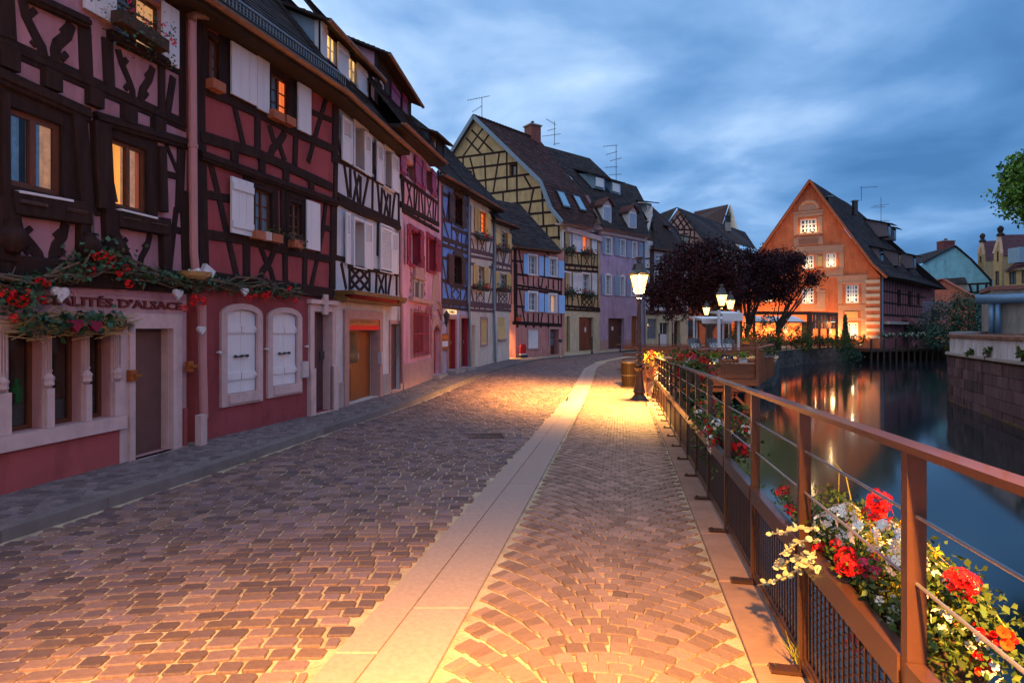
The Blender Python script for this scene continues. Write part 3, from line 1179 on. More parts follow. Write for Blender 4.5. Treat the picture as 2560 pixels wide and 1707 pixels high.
def text_part(s, body, m, parent, h, k, x0, y0, x1, y1, d, bold=.0, ext=.006, name='lettering'):
    """raised lettering between two picture points on the facade"""
    cu = bpy.data.curves.new(name, 'FONT')
    cu.body = body
    cu.extrude = ext
    cu.offset = bold
    cu.resolution_u = 2
    to = bpy.data.objects.new('tmp', cu)
    COL.objects.link(to)
    dg = bpy.context.evaluated_depsgraph_get()
    me = bpy.data.meshes.new_from_object(to.evaluated_get(dg))
    COL.objects.unlink(to)
    bpy.data.objects.remove(to)
    co = np.zeros(len(me.vertices) * 3)
    me.vertices.foreach_get('co', co)
    co = co.reshape(-1, 3)
    u0, v0, u1, v1 = h or s.rect(k, x0, y0, x1, y1, d)
    mn, mx = co.min(0), co.max(0)
    out = np.zeros_like(co)
    org = np.array(ORG[parent.name]) if parent.name in ORG else np.array(ORG[parent.parent.name])
    for i, c in enumerate(co):
        p = s.w(u0 + (c[0] - mn[0]) / (mx[0] - mn[0]) * (u1 - u0), v0 + (c[1] - mn[1]) / (mx[1] - mn[1]) * (v1 - v0), d + c[2])
        out[i] = np.array(p) - org
    me.vertices.foreach_set('co', out.ravel())
    me.name = name
    me.materials.clear()
    me.materials.append(m)
    me.update()
    o = link(bpy.data.objects.new(name, me), parent)
    o['kind'] = 'stuff'
    return o


# ------------------------------------------------------------------ foliage
def leafmesh(pts, size, r, mdir=None, fold=.35, asp=.62, jit=.35):
    """small folded leaves at pts (n,3) -> vertices, faces, random values"""
    n = len(pts)
    d = RNG.normal(size=(n, 3))
    if mdir is not None:
        d = d + np.asarray(mdir)
    d /= np.linalg.norm(d, axis=1)[:, None] + 1e-9
    a = RNG.normal(size=(n, 3))
    sdv = np.cross(d, a)
    sdv /= np.linalg.norm(sdv, axis=1)[:, None] + 1e-9
    nn = np.cross(d, sdv)
    L_ = size * (1 + jit * RNG.uniform(-1, 1, n))[:, None]
    wv = sdv * L_ * asp * .5
    up = nn * L_ * fold * .3
    v = np.stack([pts, pts + d * L_ * .5 + wv + up, pts + d * L_, pts + d * L_ * .5 - wv + up], 1).reshape(-1, 3)
    i = np.arange(n) * 4
    f = np.concatenate([np.stack([i, i + 1, i + 2], 1), np.stack([i, i + 2, i + 3], 1)])
    rv = np.repeat(RNG.uniform(0, 1, n), 4)
    return v, f, rv


def npmesh(name, v, f, rv, m, parent=None, org=None):
    me = bpy.data.meshes.new(name)
    if org is None:
        org = ORG.get(parent.name, V((0, 0, 0))) if parent is not None else V((0, 0, 0))
    v = v - np.array(org)
    k = f.shape[1]
    me.vertices.add(len(v))
    me.vertices.foreach_set('co', v.ravel())
    me.loops.add(f.size)
    me.loops.foreach_set('vertex_index', f.ravel().astype(np.int32))
    me.polygons.add(len(f))
    me.polygons.foreach_set('loop_start', np.arange(0, f.size, k, dtype=np.int32))
    me.update(calc_edges=True)
    at = me.attributes.new('rnd', 'FLOAT', 'POINT')
    at.data.foreach_set('value', rv)
    me.materials.append(m)
    return link(bpy.data.objects.new(name, me), parent)


def blob_pts(c, rad, n, shell=.45):
    d = RNG.normal(size=(n, 3))
    d /= np.linalg.norm(d, axis=1)[:, None]
    r = (shell + (1 - shell) * RNG.uniform(0, 1, n) ** .7)[:, None]
    return np.array(c) + d * r * np.array(rad)


def clumps(c, rad, nclump, per, cr, shell=.5):
    """points gathered in clumps inside an ellipsoid"""
    cs = blob_pts(c, rad, nclump, shell)
    return np.concatenate([blob_pts(q, (cr * RNG.uniform(.6, 1.3),) * 3, per, .2) for q in cs])


def floret_head(name, m, n=9, R=.05, pet=.016):
    """round head of small five-petalled flowers, origin at its centre"""
    mb = MB()
    for i in range(n):
        z = 1 - 1.5 * (i + .5) / n
        t = i * 2.4
        q = math.sqrt(max(0, 1 - z * z))
        nn = V((q * math.cos(t), q * math.sin(t), z))
        c = nn * R * random.uniform(.85, 1.1)
        a = nn.orthogonal().normalized()
        b = nn.cross(a)
        ph = random.random() * 6
        for p in range(5):
            t0 = ph + p * 1.2566
            e = lambda tt, rr, up: c + (a * math.cos(tt) + b * math.sin(tt)) * rr + nn * up
            mb.add([c, e(t0 - .5, pet, .004), e(t0, pet * 1.25, .002), e(t0 + .5, pet, .004)], [(0, 1, 2, 3)], random.random())
    return mb.mesh(name, m)


def daisy(name, m, R=.022, n=6):
    mb = MB()
    for p in range(n):
        t = p * 2 * math.pi / n
        e = lambda tt, rr, z: (rr * math.cos(tt), rr * math.sin(tt), z)
        mb.add([e(t, .003, 0), e(t - .35, R * .65, .004), e(t, R, .001), e(t + .35, R * .65, .004)], [(0, 1, 2, 3)])
    return mb.mesh(name, m)


def cup(name, m, R=.02):
    mb = MB()
    mb.lathe((0, 0, 0), [(.003, -.012), (R * .6, 0), (R, .008), (R * 1.05, .004)], n=7, cap=False)
    return mb.mesh(name, m)


FL = dict(geranium=(floret_head('geranium_head', RED, 11, .042, .018), floret_head('geranium_head', RED, 9, .034, .017)),
          white=(floret_head('white_blossom', WHITE, 7, .036, .014),), pink=(floret_head('pink_blossom', PINKF, 8, .032, .014),),
          yellow=(daisy('yellow_daisy', YELLOW, .028, 6), daisy('yellow_daisy', YELLOW, .022, 5)), orange=(cup('orange_bell', ORANGE, .02), cup('orange_bell', RED, .017)))


def put_flower(kind, p, parent, s=1.0, out=V((0, 0, 1))):
    me = random.choice(FL[kind])
    o = bpy.data.objects.new(me.name.split('.')[0], me)
    o.location = V(p) - ORG[parent.name]
    q = V(out) + V((random.gauss(0, .3), random.gauss(0, .3), random.gauss(0, .3)))
    o.rotation_mode = 'QUATERNION'
    o.rotation_quaternion = q.normalized().to_track_quat('Z', 'Y')
    o.scale = (s * random.uniform(.8, 1.2),) * 3
    return link(o, parent)


def flower_box(label, p0, p1, h=.16, wd=.18, bm=TERRA, pal=(('geranium', 14),), leaves=500, lsz=.045, sp=(.16, .14), lm=LEAF, group=None, s=1.0, hang=.12, box=True, cat='flower box', name='flower_box'):
    p0, p1 = V(p0), V(p1)
    t = thing(name, label, cat, p0, group)
    d = (p1 - p0)
    if box:
        mb = MB()
        mb.bar(p0 + V((0, 0, h / 2)), p1 + V((0, 0, h / 2)), wd, h)
        mb.build('planter', bm, t)
    n = leaves
    f = RNG.uniform(-.06, 1.06, n)[:, None]
    c = np.array(p0) + f * np.array(d) + np.array([0, 0, h])
    r = np.clip(RNG.normal(size=(n, 3)), -1.7, 1.7) * np.array([sp[0], sp[0], sp[1]])
    r[:, 2] = np.abs(r[:, 2]) - hang * RNG.uniform(0, 1, n) ** 2 * 1.6
    v, fc, rv = leafmesh(c + r, lsz, 0)
    o = npmesh('foliage', v, fc, rv, lm, t)
    o['kind'] = 'stuff'
    for kind, k in pal:
        for i in range(k):
            q = p0 + d * random.uniform(-.03, 1.03)
            a = V((random.gauss(0, 1), random.gauss(0, 1), abs(random.gauss(.5, .7)))).normalized()
            put_flower(kind, q + V((a.x * sp[0] * 1.5, a.y * sp[0] * 1.5, h + a.z * sp[1] * 1.6 - random.random() * hang * .6)), t, s, a)
    return t


def moulding(s, k, x0, y0, x1, y1, w, d, m=None, name='moulding'):
    s.beam(k, [(x0, y0), (x1, y1)], w, d, m, name)
    s.beam(k, [(x0, y0), (x1, y1)], w * .4, d + .03, m, name)


def pipe(s, k, pts, r=.055, m=PINKPIPE, d=.12, name='downpipe', rings=True):
    mb = MB()
    P3 = [s.w(*s.px(k, x, y, d), d) for x, y in pts]
    mb.tube(P3, r, 10)
    o = mb.build(name, m, s.root, smooth=False)
    if rings:
        mb = MB()
        for a, b in zip(P3, P3[1:]):
            n = int((a - b).length / 1.6)
            for i in range(1, n + 1):
                q = a.lerp(b, i / (n + 1))
                mb.tube([q - V((0, 0, .025)), q + V((0, 0, .025))], r * 1.22, 10)
        if mb.v:
            mb.build('pipe_ring', m, o)
    return o


PL1 = plaster('rose_plaster', (.41, .205, .255))
PL1B = plaster('pale_rose_plaster', (.48, .27, .29))
RED2 = plaster('brick_red_plaster', (.28, .064, .075))
REDPL = plaster('red_plinth_plaster', (.36, .085, .09))
PL3 = plaster('pale_grey_blue_plaster', (.46, .46, .53))
PL3B = plaster('white_plaster', (.58, .53, .55))
PL4 = plaster('candy_pink_plaster', (.60, .31, .40))
PLB = plaster('blue_plaster', (.13, .25, .62))
PLB2 = plaster('lilac_plaster', (.42, .36, .50))
PLC = plaster('cream_plaster', (.64, .53, .45))
PLP = plaster('salmon_plaster', (.46, .21, .20))
PLY = plaster('ochre_plaster', (.46, .32, .17))
PLYC = plaster('pale_ochre_plaster', (.55, .45, .31))
PLL = plaster('lavender_plaster', (.44, .30, .42))

# ================================================================== HOUSE 1: rose half-timbered shop
uu = (V((-4.89, 8.97, 0)) - V((-5.42, 6.14, 0))).normalized()
a0 = V((-5.42, 6.14, 0)) - uu * 2.6
h = House('rose_shop_house', 'rose half-timbered shop house with curved braces and a lettered fascia', (a0.x, a0.y), (-4.89, 8.97))
h1 = h
h.wf = .8
uR = h.px('A', 1405, 700)[0]
vT = h.px('A', 1000, -250)[1] + .4
vS = h.px('B', 900, 1150)[1]                       # top of the fascia
# windows


def clear_glass():
    m = bpy.data.materials.new('clear_glass')
    m.use_nodes = True
    t = m.node_tree
    b = t.nodes['Principled BSDF']
    b.inputs['Base Color'].default_value = (.02, .02, .02, 1)
    b.inputs['Roughness'].default_value = .03
    b.inputs['Specular IOR Level'].default_value = .9
    tr = t.nodes.new('ShaderNodeBsdfTransparent')
    mx = t.nodes.new('ShaderNodeMixShader')
    mx.inputs[0].default_value = .33
    t.links.new(tr.outputs[0], mx.inputs[1])
    t.links.new(b.outputs[0], mx.inputs[2])
    t.links.new(mx.outputs[0], t.nodes['Material Output'].inputs[0])
    return m


CLEAR = clear_glass()
CURT_B = mat('glowing_blue_dotted_curtain', (.34, .48, .66), .9, .3, 14, .2, 40, stretch=(1, 1, 1), emit=(.22, .48, .9), estr=.20)  # the cloth gives off a faint blue glow, added to brighten it
CURT_W = mat('glowing_lace_curtain', (.6, .42, .34), .9, .35, 12, .2, 40, emit=(1.0, .50, .26), estr=.6)  # glows by itself, standing for lamplight from the room behind
ROOM_Y = mat('lamp_lit_room', (.6, .4, .2), .9, .2, 2, 0, emit=(1.0, .40, .05), estr=1.7)  # glowing sheet in place of a lamp inside the room


def curtain(s, u0, v0, u1, v1, d, m, parent, folds=5, amp=.02, name='curtain'):
    mb = MB()
    n = folds * 6
    vs, fs = [], []
    for i in range(n + 1):
        u = u0 + (u1 - u0) * i / n
        dd = d + amp * math.sin(i / 6 * 2 * math.pi) + random.gauss(0, amp * .15)
        vs += [s.w(u, v0, dd), s.w(u, v1, dd)]
    for i in range(n):
        fs.append((2 * i, 2 * i + 2, 2 * i + 3, 2 * i + 1))
    mb.add(vs, fs)
    return mb.build(name, m, parent, smooth=True)


def room(s, r, depth, parent, m=BLACK, name='room_backing'):  # flat backing close behind the glass
    u0, v0, u1, v1 = r
    mb = MB()
    mb.add([s.w(u0 - .3, v0 - .2, -depth), s.w(u1 + .3, v0 - .2, -depth), s.w(u1 + .3, v1 + .2, -depth), s.w(u0 - .3, v1 + .2, -depth)], [(0, 1, 2, 3)])
    return mb.build(name, m, parent, fix=False)


r1 = h.rect('A', 22, 782, 462, 1490)
w1 = h.window('', 0, 0, 0, 0, 2, 1, WOODF, CLEAR, .02, .07, r=r1)
h.surround(r1, .2, TIMBER, .03, lin=.02)
c_ = (r1[0] + r1[2]) / 2
curtain(h, r1[0] - .02, r1[1], c_ - .05, r1[3], -.14, CURT_B, w1, 6)
curtain(h, c_ + .02, r1[1], c_ + .40 * (r1[2] - r1[0]) * .78, r1[3], -.14, CURT_B, w1, 4)
curtain(h, r1[2] - .16, r1[1], r1[2] + .02, r1[3], -.12, CURT_W, w1, 2)
room(h, r1, .3, w1)
ra, rb = h.px('A', 825, 1030), h.px('B', 1655, 255)
r2 = (ra[0], rb[1], rb[0], ra[1])
w2 = h.window('', 0, 0, 0, 0, 2, 1, WOODF, CLEAR, .02, .055, r=r2)
h.surround(r2, .17, TIMBER, .03, lin=.02)
c_ = (r2[0] + r2[2]) / 2
curtain(h, c_, r2[1], r2[2] - .06, r2[3], -.13, CURT_W, w2, 4)
room(h, r2, .22, w2, ROOM_Y)
mb = MB()
mb.bar(h.w(r2[0] + .08, r2[3] - .1, -.16), h.w(c_ - .05, r2[1] + .1, -.16), .05, .05)
mb.build('open_casement', WOODF, w2)
r3 = h.rect('A', 870, -190, 1228, 440)
w3 = h.window('', 0, 0, 0, 0, 2, 3, WOODF, GLASS, .1, .05, r=r3, glass2=LIT_W)
h.shutter('A', 640, -235, 868, 195, WHITEP, battens=False)
h.shutter('A', 1230, 5, 1347, 522, WHITEP, battens=False)
# shop front openings
sh = []
for x0, y0, x1, y1 in ((62, 150, 355, 1000), (430, 180, 690, 930), (750, 190, 938, 885)):
    sh.append(h.rect('C', x0, y0, x1, y1))
vb = sum(r[1] for r in sh) / 3
vt_ = sum(r[3] for r in sh) / 3 + .02
sh = [(r[0], vb, r[2], vt_) for r in sh]
sh.insert(0, (sh[0][0] - .98, vb, sh[0][0] - .16, vt_))
for r in sh:
    f = h.window('', 0, 0, 0, 0, 1, 1, WOODF, CLEAR, .13, .05, r=r, sash=1, frame_name='shop_window')
    room(h, r, .55, f, mat('dim_shop_interior', (.02, .012, .010), .9, .5, 1.5, 0))
    mb = MB()
    h.bx(mb, r[0] - .1, r[1] - .02, r[2] + .1, r[1] + .28, -.5, -.2)
    mb.build('display_shelf', mat('grey_display', (.2, .19, .19), .8, .2, 4, 0), f)
    for i in range(5):
        mb = MB()
        uq = r[0] + (r[2] - r[0]) * (i + .5) / 5
        hh = random.uniform(.16, .4)
        mb.lathe(h.w(uq, r[1] + .285, -.3), [(.05, 0), (.055, hh * .6), (.02, hh * .75), (.02, hh)], 8)
        mb.build('bottle', random.choice((mat('green_bottle', (.01, .16, .05), .1, .1, 2, 0, emit=(0, .5, .12), estr=.05), mat('amber_jar', (.30, .09, .02), .3, .2, 4, 0), WOODF)), f)
# door of the shop house
rd = h.rect('C', 1105, 135, 1440, 1165)
h.door('', 0, 0, 0, 0, mat('brown_door_panel', (.13, .06, .055), .6, .15, 4, .1, 40), .12, (1, 1), r=rd, handle=False, lining=STONEP, label='plain brown door set deep in its stone frame')
# walls
u00 = 0.0
h.wall('ground_wall', PL1B, h.quad(u00, h.base - .1, uR, vS))
h.wall('upper_wall', PL1, h.quad(u00, vS + .002, uR, vT))
u_p = h.px('C', 1075, 1000)[0]
h.block('plinth', REDPL, (u00, h.base - .08, u_p, vb - .17), .002, .035)
h.block('plinth', REDPL, (h.px('C', 1556, 1000)[0], h.base - .08, uR, h.px('C', 1556, 820)[1]), .002, .02)
h.block('shop_sill', STONEP, (u00, vb - .17, h.px('C', 1030, 900)[0], vb - .002), -.25, .10)
h.block('shop_lintel', STONEP, (u00, vt_ + .002, h.px('C', 1030, 900)[0], vt_ + .16), -.02, .06)
for i, r in enumerate(sh):
    a = r[2] + .004
    b = sh[i + 1][0] - .004 if i < 3 else h.px('C', 1020, 500)[0]
    q = h.block('stone_pillar', STONEP, (a, vb, b, vt_), -.1, .02)
    wv = (b - a)
    n = 4
    for j in range(n):
        e = a + wv * (.08 + .8 * j / n)
        mb = MB()
        h.bx(mb, e, vb + .62, e + wv * .09, vt_ - .02, .02, .05)
        mb.build('fluting', STONEP, q)
    mb = MB()
    h.bx(mb, a + .004, vb + .002, b - .004, vb + .45, .02, .07)
    mb.build('pillar_foot', STONEP, q)
    mb = MB()
    c0 = h.w(a + wv * .5, vb + .55, .03)
    mb.lathe(c0 - V((0, 0, .09)), [(.03, 0), (.06, .03), (.055, .07), (.065, .11), (.03, .16), (.045, .2)], 8)
    mb.build('carved_scroll', STONEP, q)
h.surround(rd, .20, STONEP, .05, 'door_frame')
h.surround((rd[0] + .01, rd[1], rd[2] - .01, rd[3] - .01), .09, STONEP, .085, 'door_frame')
h.block('door_step', STONE, (rd[0] - .05, h.base - .1, rd[2] + .2, rd[1] - .002), -.4, .10)
for x0, y0, x1, y1, lab in ((1046, 495, 1098, 585, 'small brown wooden wall box left of the shop door'), (1546, 420, 1588, 505, 'small brown wooden wall box right of the shop door')):
    r = h.rect('C', x0, y0, x1, y1)
    mb = MB(); h.bx(mb, *r, .06, .13)
    o = mb.build('wall_box', OWOOD); tag(o, lab, 'wall box')
    mb = MB(); h.bx(mb, r[0] + .03, r[1] + .06, r[2] + .05, r[3] - .06, .13, .17)
    q = mb.build('box_cover', OWOOD, o)
# timbers (upper storeys)
bm = lambda pts, w, d=.05, k='A', n='beam': h.beam(k, pts, w, d, None, n)
moulding(h, 'A', 180, -30, 640, 180, .17, .10, name='sill_beam'); moulding(h, 'A', 800, 265, 1235, 480, .17, .12, name='sill_beam')
bm([(35, -60), (55, 290)], .24); bm([(-30, -60), (-25, 260)], .2)
for pts, w in (([(160, -40), (195, 130), (265, 270), (310, 350), (325, 430)], .15), ([(535, 185), (505, 270), (430, 335), (415, 390), (420, 470)], .16),
               ([(885, 375), (915, 480), (970, 610), (995, 680), (1000, 770)], .12), ([(1148, 510), (1125, 600), (1072, 680), (1060, 730), (1058, 790)], .13)):
    bm(pts, w, .035, n='brace')
for x, y in ((238, 100), (262, 320), (480, 225), (478, 430), (935, 470), (955, 655), (1112, 565), (1090, 720)):
    c = h.px('A', x, y)
    h.beamuv([(c[0] - .035, c[1] - .05), (c[0] + .035, c[1] + .05)], .09, .034, name='brace_notch')
bm([(628, 190), (645, 600)], .22); bm([(803, 300), (820, 690)], .2); bm([(1212, 490), (1212, 850)], .15); bm([(1300, 585), (1255, 880)], .14, .04)
bm([(1372, -40), (1372, 960)], .16, .06); bm([(1235, 490), (1372, 555)], .12)
bm([(1240, -20), (1350, 60)], .16)
moulding(h, 'A', -60, 300, 1395, 948, .25, .03, name='rail_beam')
for x, y in ((35, 440), (365, 600), (690, 735), (950, 862), (1172, 945)):
    c = h.px('A', x, y)
    h.block('joist_end', TIMBER, (c[0] - .10, c[1] - .12, c[0] + .10, c[1] + .10), -.02, .09)
moulding(h, 'A', -60, 560, 650, 875, .22, .09, name='cornice'); moulding(h, 'A', 700, 890, 1400, 1090, .2, .09, name='cornice')
bm([(560, 880), (625, 1568)], .22, .11); bm([(5, 700), (10, 1500)], .10, .1)
bm([(735, 930), (768, 1580)], .30, .12); bm([(1195, 1110), (1210, 1600)], .15, .11)
bm([(605, 1110), (695, 1130)], .12, .04); bm([(1205, 1300), (1340, 1335)], .12, .04); bm([(1248, 1090), (1332, 1290)], .08, .035)
bm([(1362, 1090), (1345, 1600)], .18, .06)
bm([(640, 900), (660, 1100), (700, 1380), (720, 1600)], .04, .03)
kb = lambda pts, w, d=.05, n='beam': h.beam('B', pts, w, d, None, n)
kb([(70, 120), (950, 255)], .32, .14, 'carved_sill'); kb([(1265, 305), (1835, 415)], .26, .14, 'carved_sill')
for a, b in (((110, 95), (415, 150)), ((108, 115), (415, 170)), ((640, 190), (880, 232)), ((640, 210), (880, 252)), ((1300, 290), (1500, 330)), ((1620, 350), (1810, 385))):
    h.beam('B', [a, b], .025, .175, TIMBER_B, 'carved_groove')
for a, b in (((112, 2), (725, 108)), ((1268, 203), (1690, 302))):
    h.beam('B', [a, b], .035, .17, WHITEP, 'window_ledge')
for pts, w, bx_, by_ in (([(45, 60), (50, 780)], .26, 42, 490), ([(925, 180), (915, 790)], .22, 920, 600), ([(1205, 200), (1225, 720)], .24, 1222, 622), ([(1828, 300), (1845, 920)], .2, None, 0)):
    kb(pts, w, .12, 'carved_post')
    if bx_:
        c = h.px('B', bx_, by_)
        mb = MB()
        mb.lathe(h.w(c[0], c[1] - .15, .12), [(.05, -.05), (.09, 0), (.13, .07), (.14, .13), (.11, .2), (.06, .26), (.08, .29)], 12)
        mb.build('carved_bulb', TIMBER, h.root, smooth=True)
for pts, w in (([(160, 270), (205, 450), (350, 610), (420, 700), (440, 810)], .17), ([(735, 360), (705, 500), (630, 600), (600, 700), (595, 820)], .14),
               ([(1305, 430), (1360, 590), (1440, 720), (1490, 860)], .13), ([(1692, 480), (1660, 620), (1595, 740), (1570, 880)], .11)):
    kb(pts, w, .035, 'brace')
for x, y in ((305, 440), (320, 660), (645, 470), (680, 690), (1395, 560), (1405, 740), (1640, 600)):
    c = h.px('B', x, y)
    h.beamuv([(c[0] - .04, c[1] - .04), (c[0] + .04, c[1] + .04)], .08, .033, name='brace_notch')
kb([(1985, 180), (1935, 640), (1905, 930)], .10, .04); kb([(2075, -10), (2095, 880)], .20, .06)
kb([(955, 188), (1110, 225)], .14, .04); kb([(1845, 395), (2050, 445)], .13, .045)
kb([(-60, 860), (900, 930), (2120, 1030)], .40, .09, 'sill_beam')
# iron hook
mb = MB(); mb.tube([h.w(*h.px('B', 1045, 250, .1), .1), h.w(*h.px('B', 1045, 440, .1), .1), h.w(*h.px('B', 1060, 500, .12), .12)], .018, 6); mb.build('iron_hook', METALD, h.root)
# lettering of the fascia
fas = h.block('fascia', PL1B, (u00, h.px('B', 900, 1385)[1], h.px('B', 2050, 1250)[0], vS - .06), .002, .02)
SIGN = mat('dark_red_letter', (.12, .014, .02), .5, .1, 3, 0)
text_part(h, "BOUTIQUE DE SPÉCIALITÉS D'ALSACE", SIGN, fas, (h.px('B', 2035, 1300)[0] - 4.25, h.px('B', 2035, 1352)[1], h.px('B', 2035, 1300)[0], h.px('B', 2035, 1232)[1]), 'B', 0, 0, 0, 0, .024, .025, .02)
# top window flower box
q = [h.w(*h.px('A', x, y, .22), .22) for x, y in ((880, 170), (1235, 400))]
flower_box('flower box of red, pink and white blooms under the top window of the rose house', q[0], q[1], pal=(('pink', 9), ('white', 5), ('geranium', 4)), leaves=420, lm=LEAFD, sp=(.12, .16), bm=DARKW, hang=.3)

# the garland above the shop sign, straw bundle, hearts, basket
t = thing('garland', 'twiggy garland of ivy leaves and red geraniums draped above the shop sign', 'garland', h.w(2.0, vS, .1))
g1 = t


def along(k, pts, d, n, jit=.05, s=h):
    P3 = [s.w(*s.px(k, x, y, d), d) for x, y in pts]
    seg = [(b - a).length for a, b in zip(P3, P3[1:])]
    out = []
    for i in range(n):
        r = random.random() * sum(seg)
        for a, b, l in zip(P3, P3[1:], seg):
            if r <= l:
                p = a.lerp(b, r / l)
                break
            r -= l
        out.append(p + s.n * random.gauss(0, jit) + s.u * random.gauss(0, jit) + V((0, 0, random.gauss(0, jit))))
    return out


path = [(-120, 1050), (300, 1060), (560, 970), (820, 930), (1000, 850), (1250, 800), (1420, 900), (1750, 960), (2000, 1000), (2300, 1040)]
h2tmp = House(None, None, (-4.89, 8.97), (-3.86, 12.6))
path2 = [(40, 1330), (250, 1350), (500, 1400), (760, 1400), (950, 1440), (1130, 1450)]
mb = MB()
for rep in range(10):
    for s_, k, pp in ((h, 'B', path), (h2tmp, 'E', path2)):
        P3 = [s_.w(*s_.px(k, x, y, .16), .16) + V((random.gauss(0, .05), random.gauss(0, .05), random.gauss(0, .08))) for x, y in pp]
        mb.tube(P3, random.uniform(.008, .018), 5)
for rep in range(90):
    s_, k, pp = random.choice(((h, 'B', path), (h2tmp, 'E', path2)))
    p = along(k, pp, .16, 1, .05, s_)[0]
    d = V((random.gauss(0, 1), random.gauss(0, 1), random.gauss(-.1, .8))).normalized()
    q = p + d * random.uniform(.12, .38)
    mb.tube([p, p.lerp(q, .5) + V((random.gauss(0, .03), random.gauss(0, .03), random.gauss(0, .03))), q], [.009, .006, .003], 4)
o = mb.build('twigs', TWIG, t, fix=False); o['kind'] = 'stuff'
lp = along('B', path, .17, 780, .06) + along('E', path2, .17, 420, .06, h2tmp) + along('B', [(900, 800), (1250, 720), (1400, 830)], .2, 260, .1) + along('B', [(60, 1150), (330, 1230)], .2, 200, .09)
v, f, rv = leafmesh(np.array([tuple(p) for p in lp]), .062, 0, asp=.85)
npmesh('ivy_leaves', v, f, rv, LEAFD, t)['kind'] = 'stuff'
for k, s_, pts in (('B', h, ((1070, 740), (1160, 700), (1260, 740), (1230, 830), (1430, 860), (1340, 930), (1030, 870), (520, 1030), (450, 1015), (55, 1150), (150, 1150), (300, 1165), (465, 1225), (130, 1220), (235, 1240), (1450, 1050), (2200, 1190), (2080, 1310), (2190, 1260), (2300, 1230), (150, 1420))),
                   ('E', h2tmp, ((650, 1500), (780, 1480), (820, 1465), (1020, 1420), (1100, 1520), (700, 1490)))):
    for x, y in pts:
        for rep in range(1):
            put_flower('geranium', s_.w(*s_.px(k, x + random.uniform(-14, 14), y + random.uniform(-14, 14), .24), .24), t, 1.2, s_.n + V((0, 0, .5)))
# straw bundle over the shop windows
t = thing('straw_bundle', 'straw bundle with ivy and two dark red hearts over the shop windows', 'decoration', h.w(2.3, vt_, .2))
mb = MB()
qa, qb = h.px('C', 190, 120, .17), h.px('C', 1060, 100, .17)
for i in range(260):
    f = random.random()
    c = h.w(qa[0] + (qb[0] - qa[0]) * f, qa[1] + (qb[1] - qa[1]) * f, .17) + V((random.gauss(0, .03), random.gauss(0, .03), random.gauss(.02, .06)))
    d = (h.u * random.choice((-1, 1)) + V((random.gauss(0, .3), random.gauss(0, .3), random.gauss(0, .25)))).normalized() * random.uniform(.1, .25)
    mb.tube([c - d, c + d], .006, 3)
mb.build('straw', STRAW, t, fix=False)['kind'] = 'stuff'
mb = MB(); mb.tube([h.w(qa[0] + .03, qa[1] + .0, .12), h.w(qb[0] - .02, qb[1] + .0, .12)], .10, 8); mb.build('straw_core', STRAW, t)
lp = along('C', [(220, 60), (500, 100), (1000, 60)], .28, 190, .055)
v, f, rv = leafmesh(np.array([tuple(p) for p in lp]), .085, 0, asp=.85)
npmesh('ivy_leaves', v, f, rv, LEAFD, t)['kind'] = 'stuff'
for x, y in ((330, 150), (1085, 120)):
    c = h.w(*h.px('C', x, y, .3), .3)
    mb = MB()
    for i in range(40):
        d = V((random.gauss(0, 1), random.gauss(0, 1), random.gauss(0, 1))).normalized() * .09
        mb.tube([c + d * .3, c + d + V((0, 0, random.gauss(0, .02)))], .005, 3)
    mb.build('dried_tuft', TWIG, t, fix=False)['kind'] = 'stuff'


def heart(name, c, s_, size, m, th=.04, parent=None):
    mb = MB()
    pts = []
    for i in range(20):
        tq = 2 * math.pi * i / 20
        x = 16 * math.sin(tq) ** 3
        z = 13 * math.cos(tq) - 5 * math.cos(2 * tq) - 2 * math.cos(3 * tq) - math.cos(4 * tq)
        pts.append(c + s_.u * (x / 32 * size) + V((0, 0, z / 32 * size)))
    mb.extr(pts, s_.n * th)
    return mb.build(name, m, parent)


for x, y in ((630, 110), (795, 118)):
    heart('velvet_heart', h.w(*h.px('C', x, y, .33), .33), h, .16, mat('velvet_red', (.2, .01, .04), .8, .2, 9, .2, 60), .05, t)
HRT = mat('white_wicker', (.55, .5, .52), .8, .45, 22, .6, 40)
for k, s_, x, y, sz, lab in (('B', h, 665, 1150, .2, 'white wicker heart hanging over the letters of the shop sign'), ('B', h, 1998, 1150, .17, 'white wicker heart hanging at the right end of the shop sign'),
                             ('E', h2tmp, 585, 1445, .15, 'white heart hanging among ivy over the left arched shutters'), ('F', h2tmp, 160, 410, .15, 'white heart tied to the pink downpipe')):
    o = heart('heart_ornament', s_.w(*s_.px(k, x, y, .22), .22), s_, sz, HRT)
    tag(o, lab, 'ornament', 'white wicker hearts')
t = thing('wicker_basket', 'shallow straw basket of white ornaments resting on the garland by the pipe', 'basket', h.w(*h.px('B', 2200, 990, .25), .25))
mb = MB(); mb.lathe(ORG[t.name], [(.12, 0), (.2, .05), (.235, .11), (.21, .10), (.12, .02)], 14, cap=False); mb.build('basket_bowl', STRAW, t)
for i in range(7):
    mb = MB(); c = ORG[t.name] + V((random.uniform(-.13, .13), random.uniform(-.13, .13), .11)); mb.lathe(c - V((0, 0, .05)), [(.01, 0), (.045, .025), (.05, .05), (.03, .085), (.006, .1)], 8); mb.build('ornament_ball', WHITEP, t, smooth=True)
pipe(h, 'A', [(1500, 105), (1450, 125), (1448, 300), (1460, 1900), (1478, 2100)], .06, d=.14)
pipe(h, 'C', [(1722, -60), (1728, 460), (1740, 900)], .06, d=.14)
r = h.rect('C', 1668, 878, 1722, 1108, .2)
mb = MB(); h.bx(mb, r[0], h.base, r[2], r[3], .19, .29); tag(mb.build('pipe_guard', STONEP), 'pale square guard standing at the foot of the pink downpipe', 'pipe guard')

